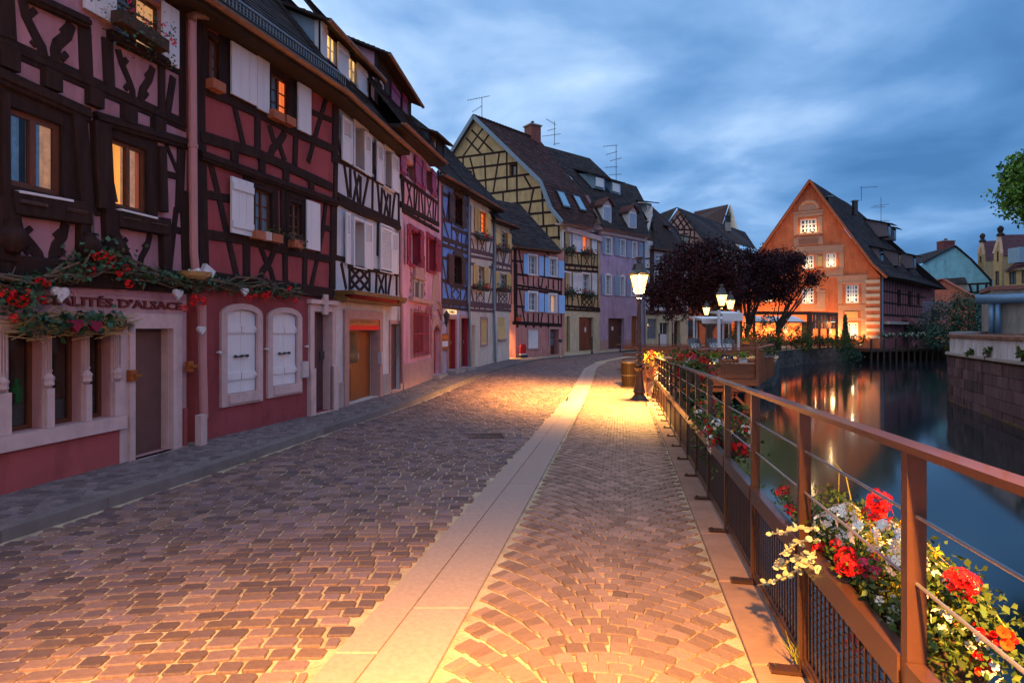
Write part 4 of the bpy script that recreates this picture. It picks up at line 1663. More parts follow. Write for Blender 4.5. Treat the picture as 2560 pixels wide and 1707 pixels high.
# ================================================================== HOUSE 2: brick-red half-timbered house
h = House('red_timber_house', 'brick red half-timbered house with plain white shutters and arched ground-floor shutters', (-4.89, 8.97), (-3.86, 12.6))
h2 = h
L2 = h.L
vg = h.px('F', 800, 95)[1]
vtop = h.top('Z', 537, 10, 878, 236, .5) - .35
# windows
for k, a, b in (('D', (205, 335), (352, 835)), ('D', (842, 690), (1030, 1215))):
    h.window(k, *a, *b, 2, 3, WOODF, GLASSC, .05, .05, glass2=LIT_O if a[0] > 800 else None)
    h.surround(h.rect(k, *a, *b), .09, TIMBER, .025, lin=.05)
h.window('E', 688, 425, 862, 900, 2, 3, WOODF, GLASSC, .05, .05)
h.surround(h.rect('E', 688, 425, 862, 900), .09, TIMBER, .025, lin=.05)
h.window('E', 1025, 560, 1155, 950, 2, 3, WOODF, GLASS, .05, .05)
h.surround(h.rect('E', 1025, 560, 1155, 950), .09, TIMBER, .025, lin=.05)
# door
rd2 = h.rect('F', 1255, 228, 1432, 1192)
h.door('', 0, 0, 0, 0, mat('dark_brown_panel', (.09, .035, .04), .55, .15, 4, .1, 40), .17, (1, 1), r=rd2, handle=False, lining=STONEP)
# arched shutters: two holes
fr = []
for (x0, y0, x1, y1) in ((403, 205, 702, 1000), (850, 238, 1098, 930)):
    fr.append(h.rect('F', x0, y0, x1, y1))
for r in fr:
    h.holes.append(h.quad(*r))
h.wall('ground_wall', RED2, h.quad(0, h.base - .1, L2, vg))
h.wall('upper_wall', RED2, h.quad(0, vg + .002, L2, vtop + .35))
for i, r in enumerate(fr):
    u0, v0, u1, v1 = r
    vm = v1 - .09
    # arched stone frame
    def arc(e):
        n = 8
        c = (u0 + u1) / 2
        hw = (u1 - u0) / 2 + e
        return [(c + hw * math.cos(math.pi * (1 - j / n)), vm + (.09 + e * .8) * math.sin(math.pi * j / n)) for j in range(n + 1)]
    outer = [(u0 - .13, v0 - .2), (u1 + .13, v0 - .2)] + arc(.13)[::-1]
    inner = [(u0, v0), (u1, v0)] + arc(0)[::-1]
    h.slab('window_frame', STONEP, outer, -.05, .05, [inner])
    h.block('window_sill', STONEP, (u0 + .02, v0 - .16, u1 + .08, v0 - .004), -.1, .085)
    c = (u0 + u1) / 2
    for a, b in ((u0 + .004, c - .004), (c + .004, u1 - .004)):
        m_ = MB()
        top = [(a + (b - a) * j / 4, vm - .005 + .09 * math.sqrt(max(0, 1 - ((a + (b - a) * j / 4 - c) / (u1 - c)) ** 2))) for j in range(5)]
        o = h.slab('arched_shutter', WHITEP, [(a, v0 + .004), (b, v0 + .004)] + top[::-1], -.045, -.012)
        for f in (.2, .76):
            m_ = MB(); vv = v0 + (v1 - v0) * f
            h.bx(m_, a + .01, vv - .06, b - .01, vv + .06, -.011, .014); m_.build('batten', WHITEP, o)
            m_ = MB(); h.bx(m_, (a if a < c - .1 else b - .06), vv - .02, (a + .06 if a < c - .1 else b), vv + .02, .014, .03); m_.build('hinge', WHITEP, o)
    m_ = MB(); vv = v0 + (v1 - v0) * .44
    m_.tube([h.w(c - .14, vv - .01, .03), h.w(c + .14, vv + .01, .03)], .014, 6)
    for q in (-.14, 0, .14):
        m_.lathe(h.w(c + q, vv - .025, .015), [(.01, 0), (.028, .012), (.028, .035), (.01, .05)], 8)
    m_.build('shutter_bolt', METALD, h.root)
for x, y in ((318, 630), (784, 597), (1180, 572)):
    c = h.px('F', x, y)
    mb = MB(); mb.tube([h.w(*c, 0), h.w(*c, .05)], .012, 6); mb.tube([h.w(*c, .05), h.w(*c, .09)], [.026, .02], 8); mb.build('shutter_stop', WHITEP, h.root)
r = h.rect('F', 1170, 722, 1223, 872, .1)
mb = MB(); h.bx(mb, *r, .004, .10); o = mb.build('meter_box', mat('grey_box_paint', (.45, .40, .44), .5, .05, 3, 0)); tag(o, 'pale grey meter box on the red wall beside the tall brown door', 'meter box')
mb = MB(); h.bx(mb, r[0] + .02, r[3] - .2, r[2] - .02, r[3] - .03, .1, .108); mb.build('box_door', mat('grey_box_paint', (.45, .40, .44)), o)
h.surround(rd2, .14, STONEP, .06, 'door_frame')
c = (rd2[0] + rd2[2]) / 2
h.block('keystone', STONEP, (c - .06, rd2[3] - .06, c + .08, rd2[3] + .36), .05, .12)
h.block('door_cornice', STONEP, (rd2[0] - .18, rd2[3] + .15, rd2[2] + .18, rd2[3] + .24), -.02, .12)
h.block('door_plinth', STONEP, (rd2[0] - .17, h.base - .05, rd2[0] - .002, h.base + .95), -.02, .10)
h.block('door_plinth', STONEP, (rd2[2] + .002, h.base - .05, rd2[2] + .17, h.base + .95), -.02, .10)
r = h.rect('F', 1330, 622, 1378, 692, -.15)
h.block('intercom', mat('intercom_panel', (.06, .05, .05), .3, .1, 3, 0), r, -.17, -.13)
# shutters
h.shutter('D', 470, 400, 712, 1045, WHITEP, battens=False, d=.1)
h.shutter('D', 722, 545, 836, 1120, WHITEP, battens=False, d=.08)
h.shutter('D', 1122, 803, 1240, 1330, WHITEP, battens=False, d=.09)
h.shutter('E', 468, 315, 676, 912, WHITEP, d=.10)
h.shutter('E', 1208, 545, 1338, 1052, WHITEP, battens=False, d=.09)
# timbers
b = lambda k, pts, w, d=.05, n='beam': h.beam(k, pts, w, d, None, n)
b('D', [(155, 190), (152, 880), (160, 1600)], .2, .06); b('D', [(190, 190), (195, 900)], .12, .07)
b('D', [(195, 215), (480, 350)], .14, .06); b('D', [(375, 330), (370, 930)], .16, .06); b('D', [(440, 340), (420, 960)], .12, .065)
b('D', [(830, 600), (1120, 775)], .14, .06); b('D', [(1090, 740), (1085, 1330)], .18, .06); b('D', [(1035, 800), (1030, 1220)], .1, .05)
b('D', [(165, 870), (450, 985), (800, 1155), (1110, 1315), (1455, 1460)], .17, .06, 'rail_beam')
b('D', [(488, 1030), (590, 1470)], .12, .04, 'brace'); b('D', [(718, 1130), (718, 1530)], .15)
b('D', [(835, 1230), (870, 1360), (930, 1420), (985, 1580)], .13, .036, 'brace'); b('D', [(985, 1300), (935, 1390), (865, 1460), (835, 1560)], .15, .042, 'brace')
b('D', [(1092, 1350), (1080, 1620)], .14); b('D', [(1395, 955), (1325, 1190), (1215, 1590)], .12, .04, 'brace')
b('D', [(1485, 1000), (1470, 1600)], .2, .06); b('D', [(1235, 1095), (1450, 1185)], .12, .045); b('D', [(1280, 1395), (1450, 1470)], .12, .045)
b('D', [(160, 1330), (560, 1455), (740, 1530)], .16, .055, 'rail_beam')
b('E', [(150, -70), (700, 90), (1440, 425)], .18, .065, 'rail_beam')
for x, y in ((485, 110), (755, 215), (990, 300), (1240, 415)):
    c = h.px('E', x, y)
    h.block('joist_end', TIMBER, (c[0] - .08, c[1] - .11, c[0] + .08, c[1] + .12), -.02, .04)
moulding(h, 'E', 130, 110, 1480, 585, .16, .09, name='cornice')
b('E', [(165, 0), (190, 1220)], .2, .06)
b('E', [(255, 180), (340, 520), (420, 880), (515, 1300)], .13, .04, 'brace')
b('E', [(195, 488), (475, 548)], .14, .05); b('E', [(200, 885), (640, 950), (1000, 1050), (1430, 1130)], .16, .06, 'rail_beam')
b('E', [(600, 280), (605, 440)], .14); b('E', [(640, 335), (980, 430)], .16, .07); b('E', [(958, 430), (970, 1060)], .13, .07); b('E', [(1005, 440), (1010, 1060)], .1, .065)
b('E', [(1000, 490), (1210, 550)], .12, .07); b('E', [(895, 440), (905, 960)], .1, .05); b('E', [(1170, 550), (1175, 1060)], .12, .05)
b('E', [(608, 930), (608, 1310)], .17); b('E', [(748, 1010), (800, 1150), (850, 1240), (885, 1390)], .12, .036, 'brace'); b('E', [(880, 1045), (830, 1165), (770, 1240), (735, 1340)], .13, .042, 'brace')
b('E', [(985, 1060), (990, 1390)], .14); b('E', [(1182, 1100), (1175, 1420)], .14); b('E', [(1385, 590), (1355, 850), (1310, 1090), (1235, 1430)], .11, .04, 'brace')
b('E', [(1455, 560), (1440, 1490)], .17, .06); b('E', [(1345, 815), (1430, 835)], .12, .045)
b('E', [(190, 1310), (1440, 1465)], .22, .08, 'sill_beam')
h.beam('E', [(150, 1215), (240, 1290)], .16, .12, WHITEP, 'white_bracket')
# planters on the sills
for k, x0, y0, x1, y1, m_, lab, lf in (('D', 250, 860, 375, 895, TERRA, 'empty terracotta planter on the upper left sill of the red house', 0), ('D', 850, 1150, 955, 1180, TERRA, 'left terracotta planter on the upper right sill of the red house', 0), ('D', 978, 1205, 1068, 1240, TERRA, 'right terracotta planter on the upper right sill of the red house', 0),
                                       ('E', 672, 925, 765, 942, TERRA, 'left terracotta planter on the lower sill behind the battened shutter', 0), ('E', 770, 940, 828, 950, STONEP, 'small white bowl between two terracotta planters on the lower sill', 0), ('E', 838, 955, 940, 975, TERRA, 'right terracotta planter with a low green plant on the lower sill', 60), ('E', 1052, 1005, 1145, 1030, TERRA, 'terracotta pot of dry grass on the right lower sill of the red house', 150)):
    p0, p1 = h.w(*h.px(k, x0, y0, .12), .12), h.w(*h.px(k, x1, y1, .12), .12)
    z = min(p0.z, p1.z)
    flower_box(lab, (p0.x, p0.y, z), (p1.x, p1.y, z), .15, .15, m_, (), lf, .06, (.06, .08), LEAF if lf < 100 else TWIG, 'planters on the red house sills', cat='planter', name='planter')
ev = h.eave('Z', 537, 10, 878, 236, d=.5, back=4.6, slope=1.25, ext=(.9, .0))
pipe(h, 'D', [(300, 60), (280, 165), (100, 150), (80, 200)], .055, COPPER, .2)
# snow rail on the roof edge
mb = MB()
ua, va, ub, vb_ = ev
for i in range(60):
    f = i / 59
    p = h.w(ua + (ub - ua) * f, va + (vb_ - va) * f + .1, .36)
    mb.bar(p, p + V((0, 0, .28)), .012, .012, (1, 0, 0))
mb.build('snow_guard_bars', ZINC, h.root)['kind'] = 'stuff'
for dz_ in (.12, .38):
    mb = MB(); mb.bar(h.w(ua, va + dz_, .36), h.w(ub, vb_ + dz_, .36), .03, .03); mb.build('snow_guard_rail', ZINC, h.root)


def dormer(h, dd, k, xl, yb, yt, xr, wallm, cheekm, rm=ROOFD, rslope=.42, mslope=1.25, wins=(), shs=(), over=.3, gm=COPPER, gutter=True, tm=TIMBER):
    """box dormer: front plane dd behind the facade, cheeks running back to the main roof"""
    n = h.n
    f = h.sub(tuple((h.A + n * dd).xy), tuple((h.B + n * dd).xy))
    uL, vb = f.px(k, xl, yb)
    vt = f.px(k, xl, yt)[1]
    uR = f.px(k, xr, yb)[0]
    for w_ in wins:
        f.window(*w_[0], **w_[1])
    f.wall('dormer_front', wallm, f.quad(uL, vb - .5, uR, vt), .12)
    H_ = vt - vb
    t = H_ / max(.2, (mslope - rslope))
    for u in (uL, uR - .1):
        mb = MB()
        mb.extr([f.w(u, vb - .3, -.12), f.w(u, vt, -.12), f.w(u, vt + rslope * t, -t), f.w(u, vb - .3, -t * .5)], f.u * .1)
        mb.build('dormer_cheek', cheekm, h.root)
    o_ = over
    q = [f.w(uL - .2, vt + .03 - rslope * o_, o_), f.w(uR + .2, vt + .03 - rslope * o_, o_), f.w(uR + .2, vt + .05 + rslope * (t + .5), -t - .5), f.w(uL - .2, vt + .05 + rslope * (t + .5), -t - .5)]
    roof_part('dormer_roof', rm, h.root, q, .16, .02)
    if gutter:
        mb = MB(); mb.tube([q[0] + V((0, 0, -.03)), q[1] + V((0, 0, -.03))], .055, 8); mb.build('dormer_gutter', gm, h.root)
    f.beamuv([(uL + .05, vb - .3), (uL + .05, vt)], .12, .04, tm); f.beamuv([(uR - .05, vb - .3), (uR - .05, vt)], .12, .04, tm)
    f.beamuv([(uL, vt - .07), (uR, vt - .07)], .14, .05, tm)
    for s_ in shs:
        f.shutter(*s_[0], **s_[1])
    return f


def chimney(root, c, hx, hy, z0, z1, m=None, rz=0, pots=1, name='chimney'):
    m = m or mat('chimney_brick', (.22, .075, .06), .85, .25, 6, .4, 30)
    mb = MB(); mb.box((c[0], c[1], (z0 + z1) / 2), (hx, hy, (z1 - z0) / 2), rz)
    o = mb.build(name, m, root)
    mb = MB(); mb.box((c[0], c[1], z1 + .06), (hx + .1, hy + .1, .06), rz); mb.build('chimney_cap', GREYST, o)
    for i in range(pots):
        mb = MB(); mb.lathe((c[0] + (i - (pots - 1) / 2) * .3, c[1], z1 + .12), [(.12, 0), (.10, .3), (.16, .32), (.15, .4), (.02, .44)], 8); mb.build('chimney_pot', METALD, o)
    return o


# ================================================================== HOUSE 3: pale grey-blue house with white shutters
h = House('white_shutter_house', 'pale grey half-timbered house with white louvred shutters and an orange shop sign', (-3.86, 12.6), (-3.155, 16.7))
h3 = h
L_ = h.L
vg = h.px('I', 500, 600)[1]
vtop = h.top('Z', 866, 228, 1032, 377) - .35
win = []
for kk, a, kk2, c in (('H', (340, 175), 'H', (470, 722)), ('H', (652, 440), 'H', (745, 905)), ('H', (338, 1185), 'I', (432, 285)), ('H', (612, 1245), 'I', (700, 330))):
    p, q = h.px(kk, *a), h.px(kk2, *c)
    win.append((p[0], q[1], q[0], p[1]))
for r in win:
    h.window('', 0, 0, 0, 0, 2, 3, WHITEF, GLASSC, .28, .06, r=r)
    h.surround(r, .05, WHITEP, .06, lin=.28)
p, q = h.px('I', 268, 772), h.px('I', 572, 1520)
rd = (p[0], q[1], q[0], p[1])
rsign = h.rect('I', 268, 770, 570, 878)
rdo = (rd[0], h.base + .02, rd[2], rsign[1])
o = h.door('', 0, 0, 0, 0, OWOOD, .2, (2, 2), r=rdo, glass=(mat('amber_glass', (.12, .08, .04), .1, .3, 3, 0, spec=.8), 1), label='warm orange wooden door with two tall glass strips', leafw=.56, side=OWOOD, lining=STONE)
p, q = h.px('I', 688, 822), h.px('I', 778, 1450)
rd2 = (p[0], h.base + .05, q[0], p[1])
h.door('', 0, 0, 0, 0, mat('plum_door', (.10, .05, .05), .6, .15, 3, .1, 40), .1, (1, 2), r=rd2)
h.wall('ground_wall', PL3B, h.quad(.002, h.base - .1, L_, vg))
h.wall('upper_wall', PL3, h.quad(.002, vg + .002, L_, vtop + .35))
# stone surround of the shop door and sign
o1 = h.rect('I', 225, 680, 600, 1530)
h.slab('door_surround', STONE, [(o1[0], h.base - .05), (rd[0] - .002, h.base - .05), (rd[0] - .002, rd[3]), (rd[2] + .002, rd[3]), (rd[2] + .002, h.base - .05), (o1[2], h.base - .05), (o1[2], o1[3]), (o1[0], o1[3])], -.02, .05)
h.block('door_step', GREYST, (rd[0], h.base - .05, rd[2], h.base + .018), -.5, .02)
sg = h.block('shop_sign', mat('orange_sign', (.55, .15, .025), .5, .08, 3, 0), (rsign[0] + .003, h.px('I', 400, 838)[1], rsign[2] - .003, rd[3] - .003), -.1, .02)
h.block('sign_red_strip', mat('red_sign_strip', (.62, .012, .01), .5, .05, 3, 0, emit=(1, .02, .01), estr=.12), (rsign[0] + .003, rsign[1], rsign[2] - .003, h.px('I', 400, 838)[1] - .004), -.1, .03)
text_part(h, "PARLECTOU MARCEL", mat('tan_letter', (.30, .17, .10), .6, .1, 3, 0), sg, 0, 'I', 285, 785, 545, 818, .022, .01)
h.surround(rd2, .10, STONE, .03, 'door_frame')
h.block('plinth', GREYST, (.01, h.base - .05, o1[0] - .004, h.px('I', 180, 1400)[1]), .002, .03)
h.block('plinth', GREYST, (o1[2] + .004, h.base - .05, rd2[0] - .11, h.px('I', 640, 1312)[1]), .002, .03)
r = h.rect('I', 603, 1098, 628, 1212, .1)
mb = MB(); h.bx(mb, *r, .002, .1); o = mb.build('meter_box', mat('grey_box_paint', (.45, .40, .44))); tag(o, 'narrow pale meter box right of the orange-signed shop door', 'meter box')
# timber
b = lambda k, pts, w, d=.045, n='beam': h.beam(k, pts, w, d, None, n)
b('H', [(170, 100), (150, 1100), (145, 1568)], .17, .06); b('I', [(125, 0), (125, 480)], .18, .06)
b('H', [(178, 340), (212, 545)], .1, .036, 'brace'); b('H', [(180, 545), (245, 565)], .1)
b('H', [(180, 585), (330, 650), (475, 735), (600, 800), (810, 930)], .10, .05, 'rail_beam')
for pts in ([(242, 600), (292, 960)], [(308, 670), (312, 970)], [(415, 750), (412, 1030)], [(492, 770), (438, 1050)], [(540, 770), (536, 1090)], [(590, 820), (612, 1120)], [(636, 870), (626, 1130)], [(722, 940), (714, 1170)], [(768, 930), (738, 1190)], [(808, 930), (808, 1230)]):
    b('H', pts, .095)
for pts in ([(350, 690), (372, 830), (392, 1020)], [(402, 740), (372, 850), (340, 1010)], [(655, 890), (680, 1010), (702, 1160)], [(702, 930), (680, 1020), (660, 1150)]):
    b('H', pts, .10, .03, 'brace')
b('H', [(545, 400), (545, 720)], .12, .04); b('H', [(545, 600), (580, 820)], .1, .036, 'brace')
b('H', [(170, 960), (400, 1080), (815, 1255)], .22, .06, 'rail_beam'); b('H', [(170, 1000), (400, 1118), (815, 1285)], .14, .085, 'rail_beam')
b('H', [(810, 930), (812, 1250)], .1, .05); b('H', [(595, 1230), (590, 1568)], .12)
b('I', [(145, 170), (280, 205)], .12); b('I', [(205, 225), (255, 480)], .11, .036, 'brace')
for pts in ([(288, 260), (288, 490)], [(482, 290), (482, 505)], [(552, 310), (545, 520)], [(642, 340), (642, 530)], [(692, 345), (665, 530)], [(747, 335), (747, 545)]):
    b('I', pts, .10)
for pts in ([(300, 280), (470, 490)], [(470, 300), (298, 480)], [(385, 280), (475, 395)], [(300, 390), (385, 490)], [(385, 290), (300, 385)], [(475, 395), (395, 490)], [(570, 340), (622, 520)], [(625, 345), (572, 515)]):
    b('I', pts, .08, .03, 'brace')
b('I', [(270, 260), (500, 295), (760, 340)], .10, .055, 'rail_beam')
# shutters
for k, x0, y0, x1, y1, st_ in (('H', 236, 112, 334, 632, 'half'), ('H', 466, 275, 530, 755, 'half'), ('H', 592, 378, 655, 830, 'half'), ('H', 746, 505, 815, 922, 'half')):
    h.shutter(k, x0, y0, x1, y1, WHITEP, st_, d=.09)
for k1, a, k2, c, st_ in (('H', (276, 1112), 'I', (300, 238), 'half'), ('H', (466, 1205), 'I', (516, 292), 'half'), ('H', (632, 1258), 'I', (702, 310), 'louver'), ('H', (746, 1315), 'I', (767, 338), 'half')):
    p, q = h.px(k1, *a, .09), h.px(k2, *c, .09)
    h.shutter('', 0, 0, 0, 0, WHITEP, st_, d=.09, r=(p[0], q[1], q[0], p[1]))
# awning box over the shop
p, q = h.px('I', 150, 480, .42), h.px('I', 842, 650, .42)
r = (max(.0, p[0]), q[1], q[0], h.px('I', 240, 478, .42)[1])
AW = mat('brown_gold_cornice', (.16, .075, .022), .5, .2, 4, .1, 40)
mb = MB(); h.bx(mb, r[0], r[3] - .09, r[2], r[3], .0, .46); h.bx(mb, r[0], r[1], r[2], r[1] + .08, .0, .30); h.bx(mb, r[0] + .02, r[1] + .08, r[2] - .02, r[3] - .09, 0, .24)
aw = mb.build('awning_box', AW, h.root)
mb = MB(); c0, c1 = h.w(r[0] + .1, (r[1] + r[3]) / 2 + .02, .33), h.w(r[2] - .55, (r[1] + r[3]) / 2 + .02, .33); mb.tube([c0, c1], .075, 10); mb.build('awning_roll', mat('dark_red_fabric', (.22, .012, .018), .8, .15, 4, .1), aw, smooth=True)
mb = MB(); mb.tube([c0 + V((0, 0, .1)), c1 + V((0, 0, .1))], .012, 6); mb.build('awning_bar', STEEL, aw)
mb = MB(); h.bx(mb, r[2] - .5, r[1] + .08, r[2] - .02, r[3] - .09, .24, .42); mb.build('awning_end', AW, aw)
h.eave('Z', 866, 228, 1032, 377, d=.45, back=3.4, slope=1.25, ext=(.2, 0))
pipe(h, 'I', [(790, -100), (790, 500), (800, 600), (808, 1400)], .05, PINKPIPE, .1)
YW = dict(gm=LIT_Y)
dormer(h, -.5, 'Z', 799, 165, 50, 926, WHITEP, mat('blue_grey_cheek', (.22, .33, .44), .7, .1, 2, .1), wins=((('Y', 222, 440, 350, 1250), dict(nx=2, ny=3, fm=WHITEF, gm=LIT_Y, dep=.02, fw=.04)), (('Y', 548, 800, 665, 1480), dict(nx=2, ny=3, fm=WHITEF, gm=LIT_Y, dep=.02, fw=.04))),
       shs=((('Y', 150, 320, 222, 1060, WHITEP), dict(d=.08)), (('Y', 400, 630, 545, 1320, WHITEP), dict(d=.1)), (('Y', 690, 940, 830, 1510, WHITEP), dict(d=.1))), over=.35)
c = h.w(-.7, 0, -1.7)
chimney(h.root, (c.x, c.y), .3, .3, 9.5, 13.0, mat('dark_chimney', (.08, .045, .045), .85, .2, 5, .3, 30))

# ================================================================== HOUSE 4: candy pink house, dark red shutters
h = House('pink_house', 'candy pink house with magenta and dark red shutters and painted stone ornaments', (-3.155, 16.7), (-2.68, 22.2))
h4 = h
L_ = h.L
vg = h.px('H', 1030, 1250)[1]
vtop = h.top('Z', 1016, 316, 1117, 408) - .8
for x0, y0, x1, y1 in ((890, 560, 985, 830), (1096, 640, 1160, 940)):
    r = h.rect('H', x0, y0, x1, y1)
    h.window('', 0, 0, 0, 0, 2, 3, WHITEF, GLASS, .2, .05, r=r)
for x0, y0, x1, y1 in ((120, 100, 240, 912), (500, 265, 600, 1035)):
    r = h.rect('X', x0, y0, x1, y1)
    r = (r[0], r[1], r[2] + .3, r[3])
    h.window('', 0, 0, 0, 0, 2, 2, WHITEF, GLASS, .16, .06, r=r)
    h.surround(r, .13, REDP, .06, lin=.16)
rw = h.rect('I', 893, 705, 1052, 1110)
h.window('', 0, 0, 0, 0, 3, 2, STONE, mat('red_curtain_glass', (.16, .03, .035), .3, .3, 3, 0), .12, .06, r=rw, sash=1)
p, q = h.px('I', 1098, 790), h.px('I', 1160, 1290)
rdo = (p[0], h.base + .1, q[0] + .15, p[1] - .1)
h.door('', 0, 0, 0, 0, REDP, .15, (1, 2), r=rdo)
h.wall('ground_wall', PL4, h.quad(.002, h.base - .1, L_, vg))
h.wall('upper_wall', PL4, h.quad(.002, vg + .002, L_, vtop + .8))
vp = h.px('I', 950, 1190)[1]
h.block('plinth', STONE, (.02, h.base - .05, rdo[0] - .12, vp), .002, .04)
h.block('plinth', STONE, (rdo[2] + .12, h.base - .05, L_ - .01, vp + .05), .002, .04)
h.surround(rw, .09, STONE, .05)
h.block('window_cornice', STONE, (rw[0] - .3, rw[3] + .32, rw[2] + .35, rw[3] + .46), -.02, .14)
mb = MB()
for i in range(13):
    u = rw[0] + (rw[2] - rw[0]) * i / 12
    mb.tube([h.w(u, rw[1] - .04, .1), h.w(u, rw[3] + .05 + .22 * random.random(), .1)], .013, 5)
for f in (.05, .5, .95):
    v = rw[1] + (rw[3] - rw[1]) * f
    mb.bar(h.w(rw[0] - .03, v, .1), h.w(rw[2] + .03, v, .1), .02, .03)
mb.build('window_grille', REDP, h.root)
rn = h.rect('I', 905, 375, 1002, 600)
h.block('niche_panel', GREYST, (rn[0], rw[3] + .47, rn[2], rn[3]), .0, .05)
h.block('niche_recess', mat('dark_grey_stone', (.10, .075, .08), .9, .2, 3, .3), (rn[0] + .18, rw[3] + .48, rn[2] - .18, rn[3] - .1), .051, .06)
c = ((rn[0] + rn[2]) / 2, rw[3] + .48)
h.slab('niche_figure', GREYST, [(c[0] + a, c[1] + b_) for a, b_ in ((-.17, 0), (.17, 0), (.13, .5), (.17, .75), (.07, .88), (.09, 1.02), (0, 1.14), (-.09, 1.02), (-.07, .88), (-.17, .75), (-.13, .5))], .06, .085)
h.block('niche_cap', STONE, (rn[0] - .08, rn[3] + .003, rn[2] + .08, rn[3] + .12), -.02, .12)
h.block('niche_cap', STONE, (rn[0] + .05, rn[3] + .123, rn[2] - .05, rn[3] + .36), -.02, .09)
SCR = mat('painted_scroll', (.30, .13, .16), .9, .1, 3, 0)
for side, x0 in ((-1, rn[0] - .1), (1, rn[2] + .1)):
    for j in range(7):
        v = rw[3] + .6 + j * .2
        mb = MB()
        pts = []
        for i in range(10):
            a = i / 9 * 4.2
            rr = .11 * (1 - i / 12)
            pts.append(h.w(x0 + side * (.13 + rr * math.cos(a + j)), v + rr * 1.4 * math.sin(a + j), .012))
        mb.tube(pts, .016, 4)
        mb.build('painted_scroll', SCR, h.root)
# arched door frame and fan
n = 10
u0, v0, u1, v1 = rdo
c = (u0 + u1) / 2
hw = (u1 - u0) / 2
arc = lambda e, z: [(c + (hw + e) * math.cos(math.pi * (1 - j / n)), z + (.28 + e) * math.sin(math.pi * j / n)) for j in range(n + 1)]
h.slab('door_arch', STONE, [(u0 - .2, h.base - .05), (u0 - .003, h.base - .05), (u0 - .003, v1 - .28)] + [(u0 + .02, v1 - .26), (c, v1 - .002), (u1 - .02, v1 - .26)] + [(u1 + .003, v1 - .28), (u1 + .003, h.base - .05), (u1 + .2, h.base - .05)] + arc(.2, v1 - .2)[::-1], -.02, .06)
for e in (.32, .5):
    mb = MB(); mb.tube([h.w(a, b_ + .0, .05) for a, b_ in arc(e * .5, v1 + e - .2)], .045, 6); mb.build('arch_moulding', STONE, h.root)
fan_v = v1 + .5
fan = [(c - hw - .1, fan_v), (c + hw + .1, fan_v)] + [(c + (hw + .1) * math.cos(t), fan_v + 1.55 * math.sin(t)) for t in [math.pi * j / 12 for j in range(1, 12)]]
h.slab('fan_panel', STONE, fan, -.02, .03)
for j in range(7):
    t = math.pi * (j + .5) / 7
    h.beamuv([(c + .08 * math.cos(t), fan_v + .15), (c + hw * .95 * math.cos(t), fan_v + .15 + 1.28 * math.sin(t))], .05, .05, SCR, 'fan_rib')
h.block('door_step', GREYST, (u0 - .1, h.base - .1, u1 + .1, h.base + .095), -.3, .3)
b = lambda k, pts, w, d=.045, n='beam': h.beam(k, pts, w, d, None, n)
b('H', [(826, 745), (1000, 870), (1215, 1025)], .12, .06, 'rail_beam'); b('H', [(830, 1035), (1000, 1130), (1222, 1245)], .17, .06, 'rail_beam'); b('H', [(845, 1095), (1000, 1190), (1222, 1315)], .12, .06, 'rail_beam')
for x0, y0, x1, y1 in ((838, 760, 852, 1050), (858, 780, 858, 1060), (970, 850, 968, 1110), (1000, 870, 980, 1120), (1018, 890, 1018, 1140), (1040, 910, 1062, 1160), (1078, 930, 1078, 1170), (1165, 1000, 1162, 1215), (1195, 1010, 1180, 1220), (1216, 690, 1214, 1240), (1216, 830, 1195, 960)):
    b('H', [(x0, y0), (x1, y1)], .10)
for pts in ([(892, 810), (920, 930), (948, 1080)], [(935, 840), (915, 950), (898, 1060)], [(1100, 950), (1122, 1070), (1148, 1190)], [(1148, 980), (1125, 1080), (1105, 1180)]):
    b('H', pts, .1, .032, 'brace')
for x, y in ((868, 1085), (950, 1130), (1012, 1165), (1076, 1205), (1146, 1245)):
    b('H', [(x, y), (x, y + 50)], .16, .05, 'joist_end')
for x0, y0, x1, y1 in ((838, 470, 890, 752), (988, 515, 1042, 880), (1062, 575, 1096, 905), (1160, 662, 1200, 975)):
    h.shutter('H', x0, y0, x1, y1, MAGP, 'board', d=.08)
for x0, y0, x1, y1 in ((82, 5, 122, 895), (362, 122, 432, 972), (700, 285, 802, 1055)):
    h.shutter('X', x0, y0, x1, y1, REDP, 'board', d=.12)
h.eave('Z', 1016, 316, 1117, 408, d=.45, back=3.4, slope=1.25, ext=(.3, 0))
dormer(h, -.75, 'G', 650, 930, 510, 968, mat('dark_dormer_board', (.045, .03, .03), .8, .2, 3, .2), PL4, wins=((('G', 668, 760, 720, 1040), dict(nx=1, ny=2, fm=WHITEF, sash=1, dep=.05)),), shs=((('G', 782, 795, 858, 1160, MAGP), dict(d=.06)), (('G', 890, 905, 930, 1205, MAGP), dict(d=.06))), over=.4)

# ================================================================== HOUSE 5: blue house
h = House('blue_house', 'deep blue half-timbered house with brown shutters and a lit sign over its door', (-2.68, 22.2), (-1.85, 25.5))
h5 = h
L_ = h.L
h.tm = TIMBER_B
vg = h.px('K', 320, 640)[1]
vtop = h.top('J', 172, 92, 440, 245) - 1.6
for x0, y0, x1, y1 in ((255, 300, 350, 690), (245, 1000, 345, 1345)):
    r = h.rect('J', x0, y0, x1, y1)
    h.window('', 0, 0, 0, 0, 2, 3, WOODF, GLASS, .2, .05, r=r)
    h.surround(r, .08, BROWNSH, .05, lin=.2)
    n = 6
    c = (r[0] + r[2]) / 2
    h.slab('arched_head', BROWNSH, [(r[0] - .08, r[3] + .082), (r[2] + .08, r[3] + .082)] + [(c + (r[2] - r[0] + .16) / 2 * math.cos(math.pi * j / n), r[3] + .082 + .14 * math.sin(math.pi * j / n)) for j in range(1, n)], -.02, .05)
ra = []
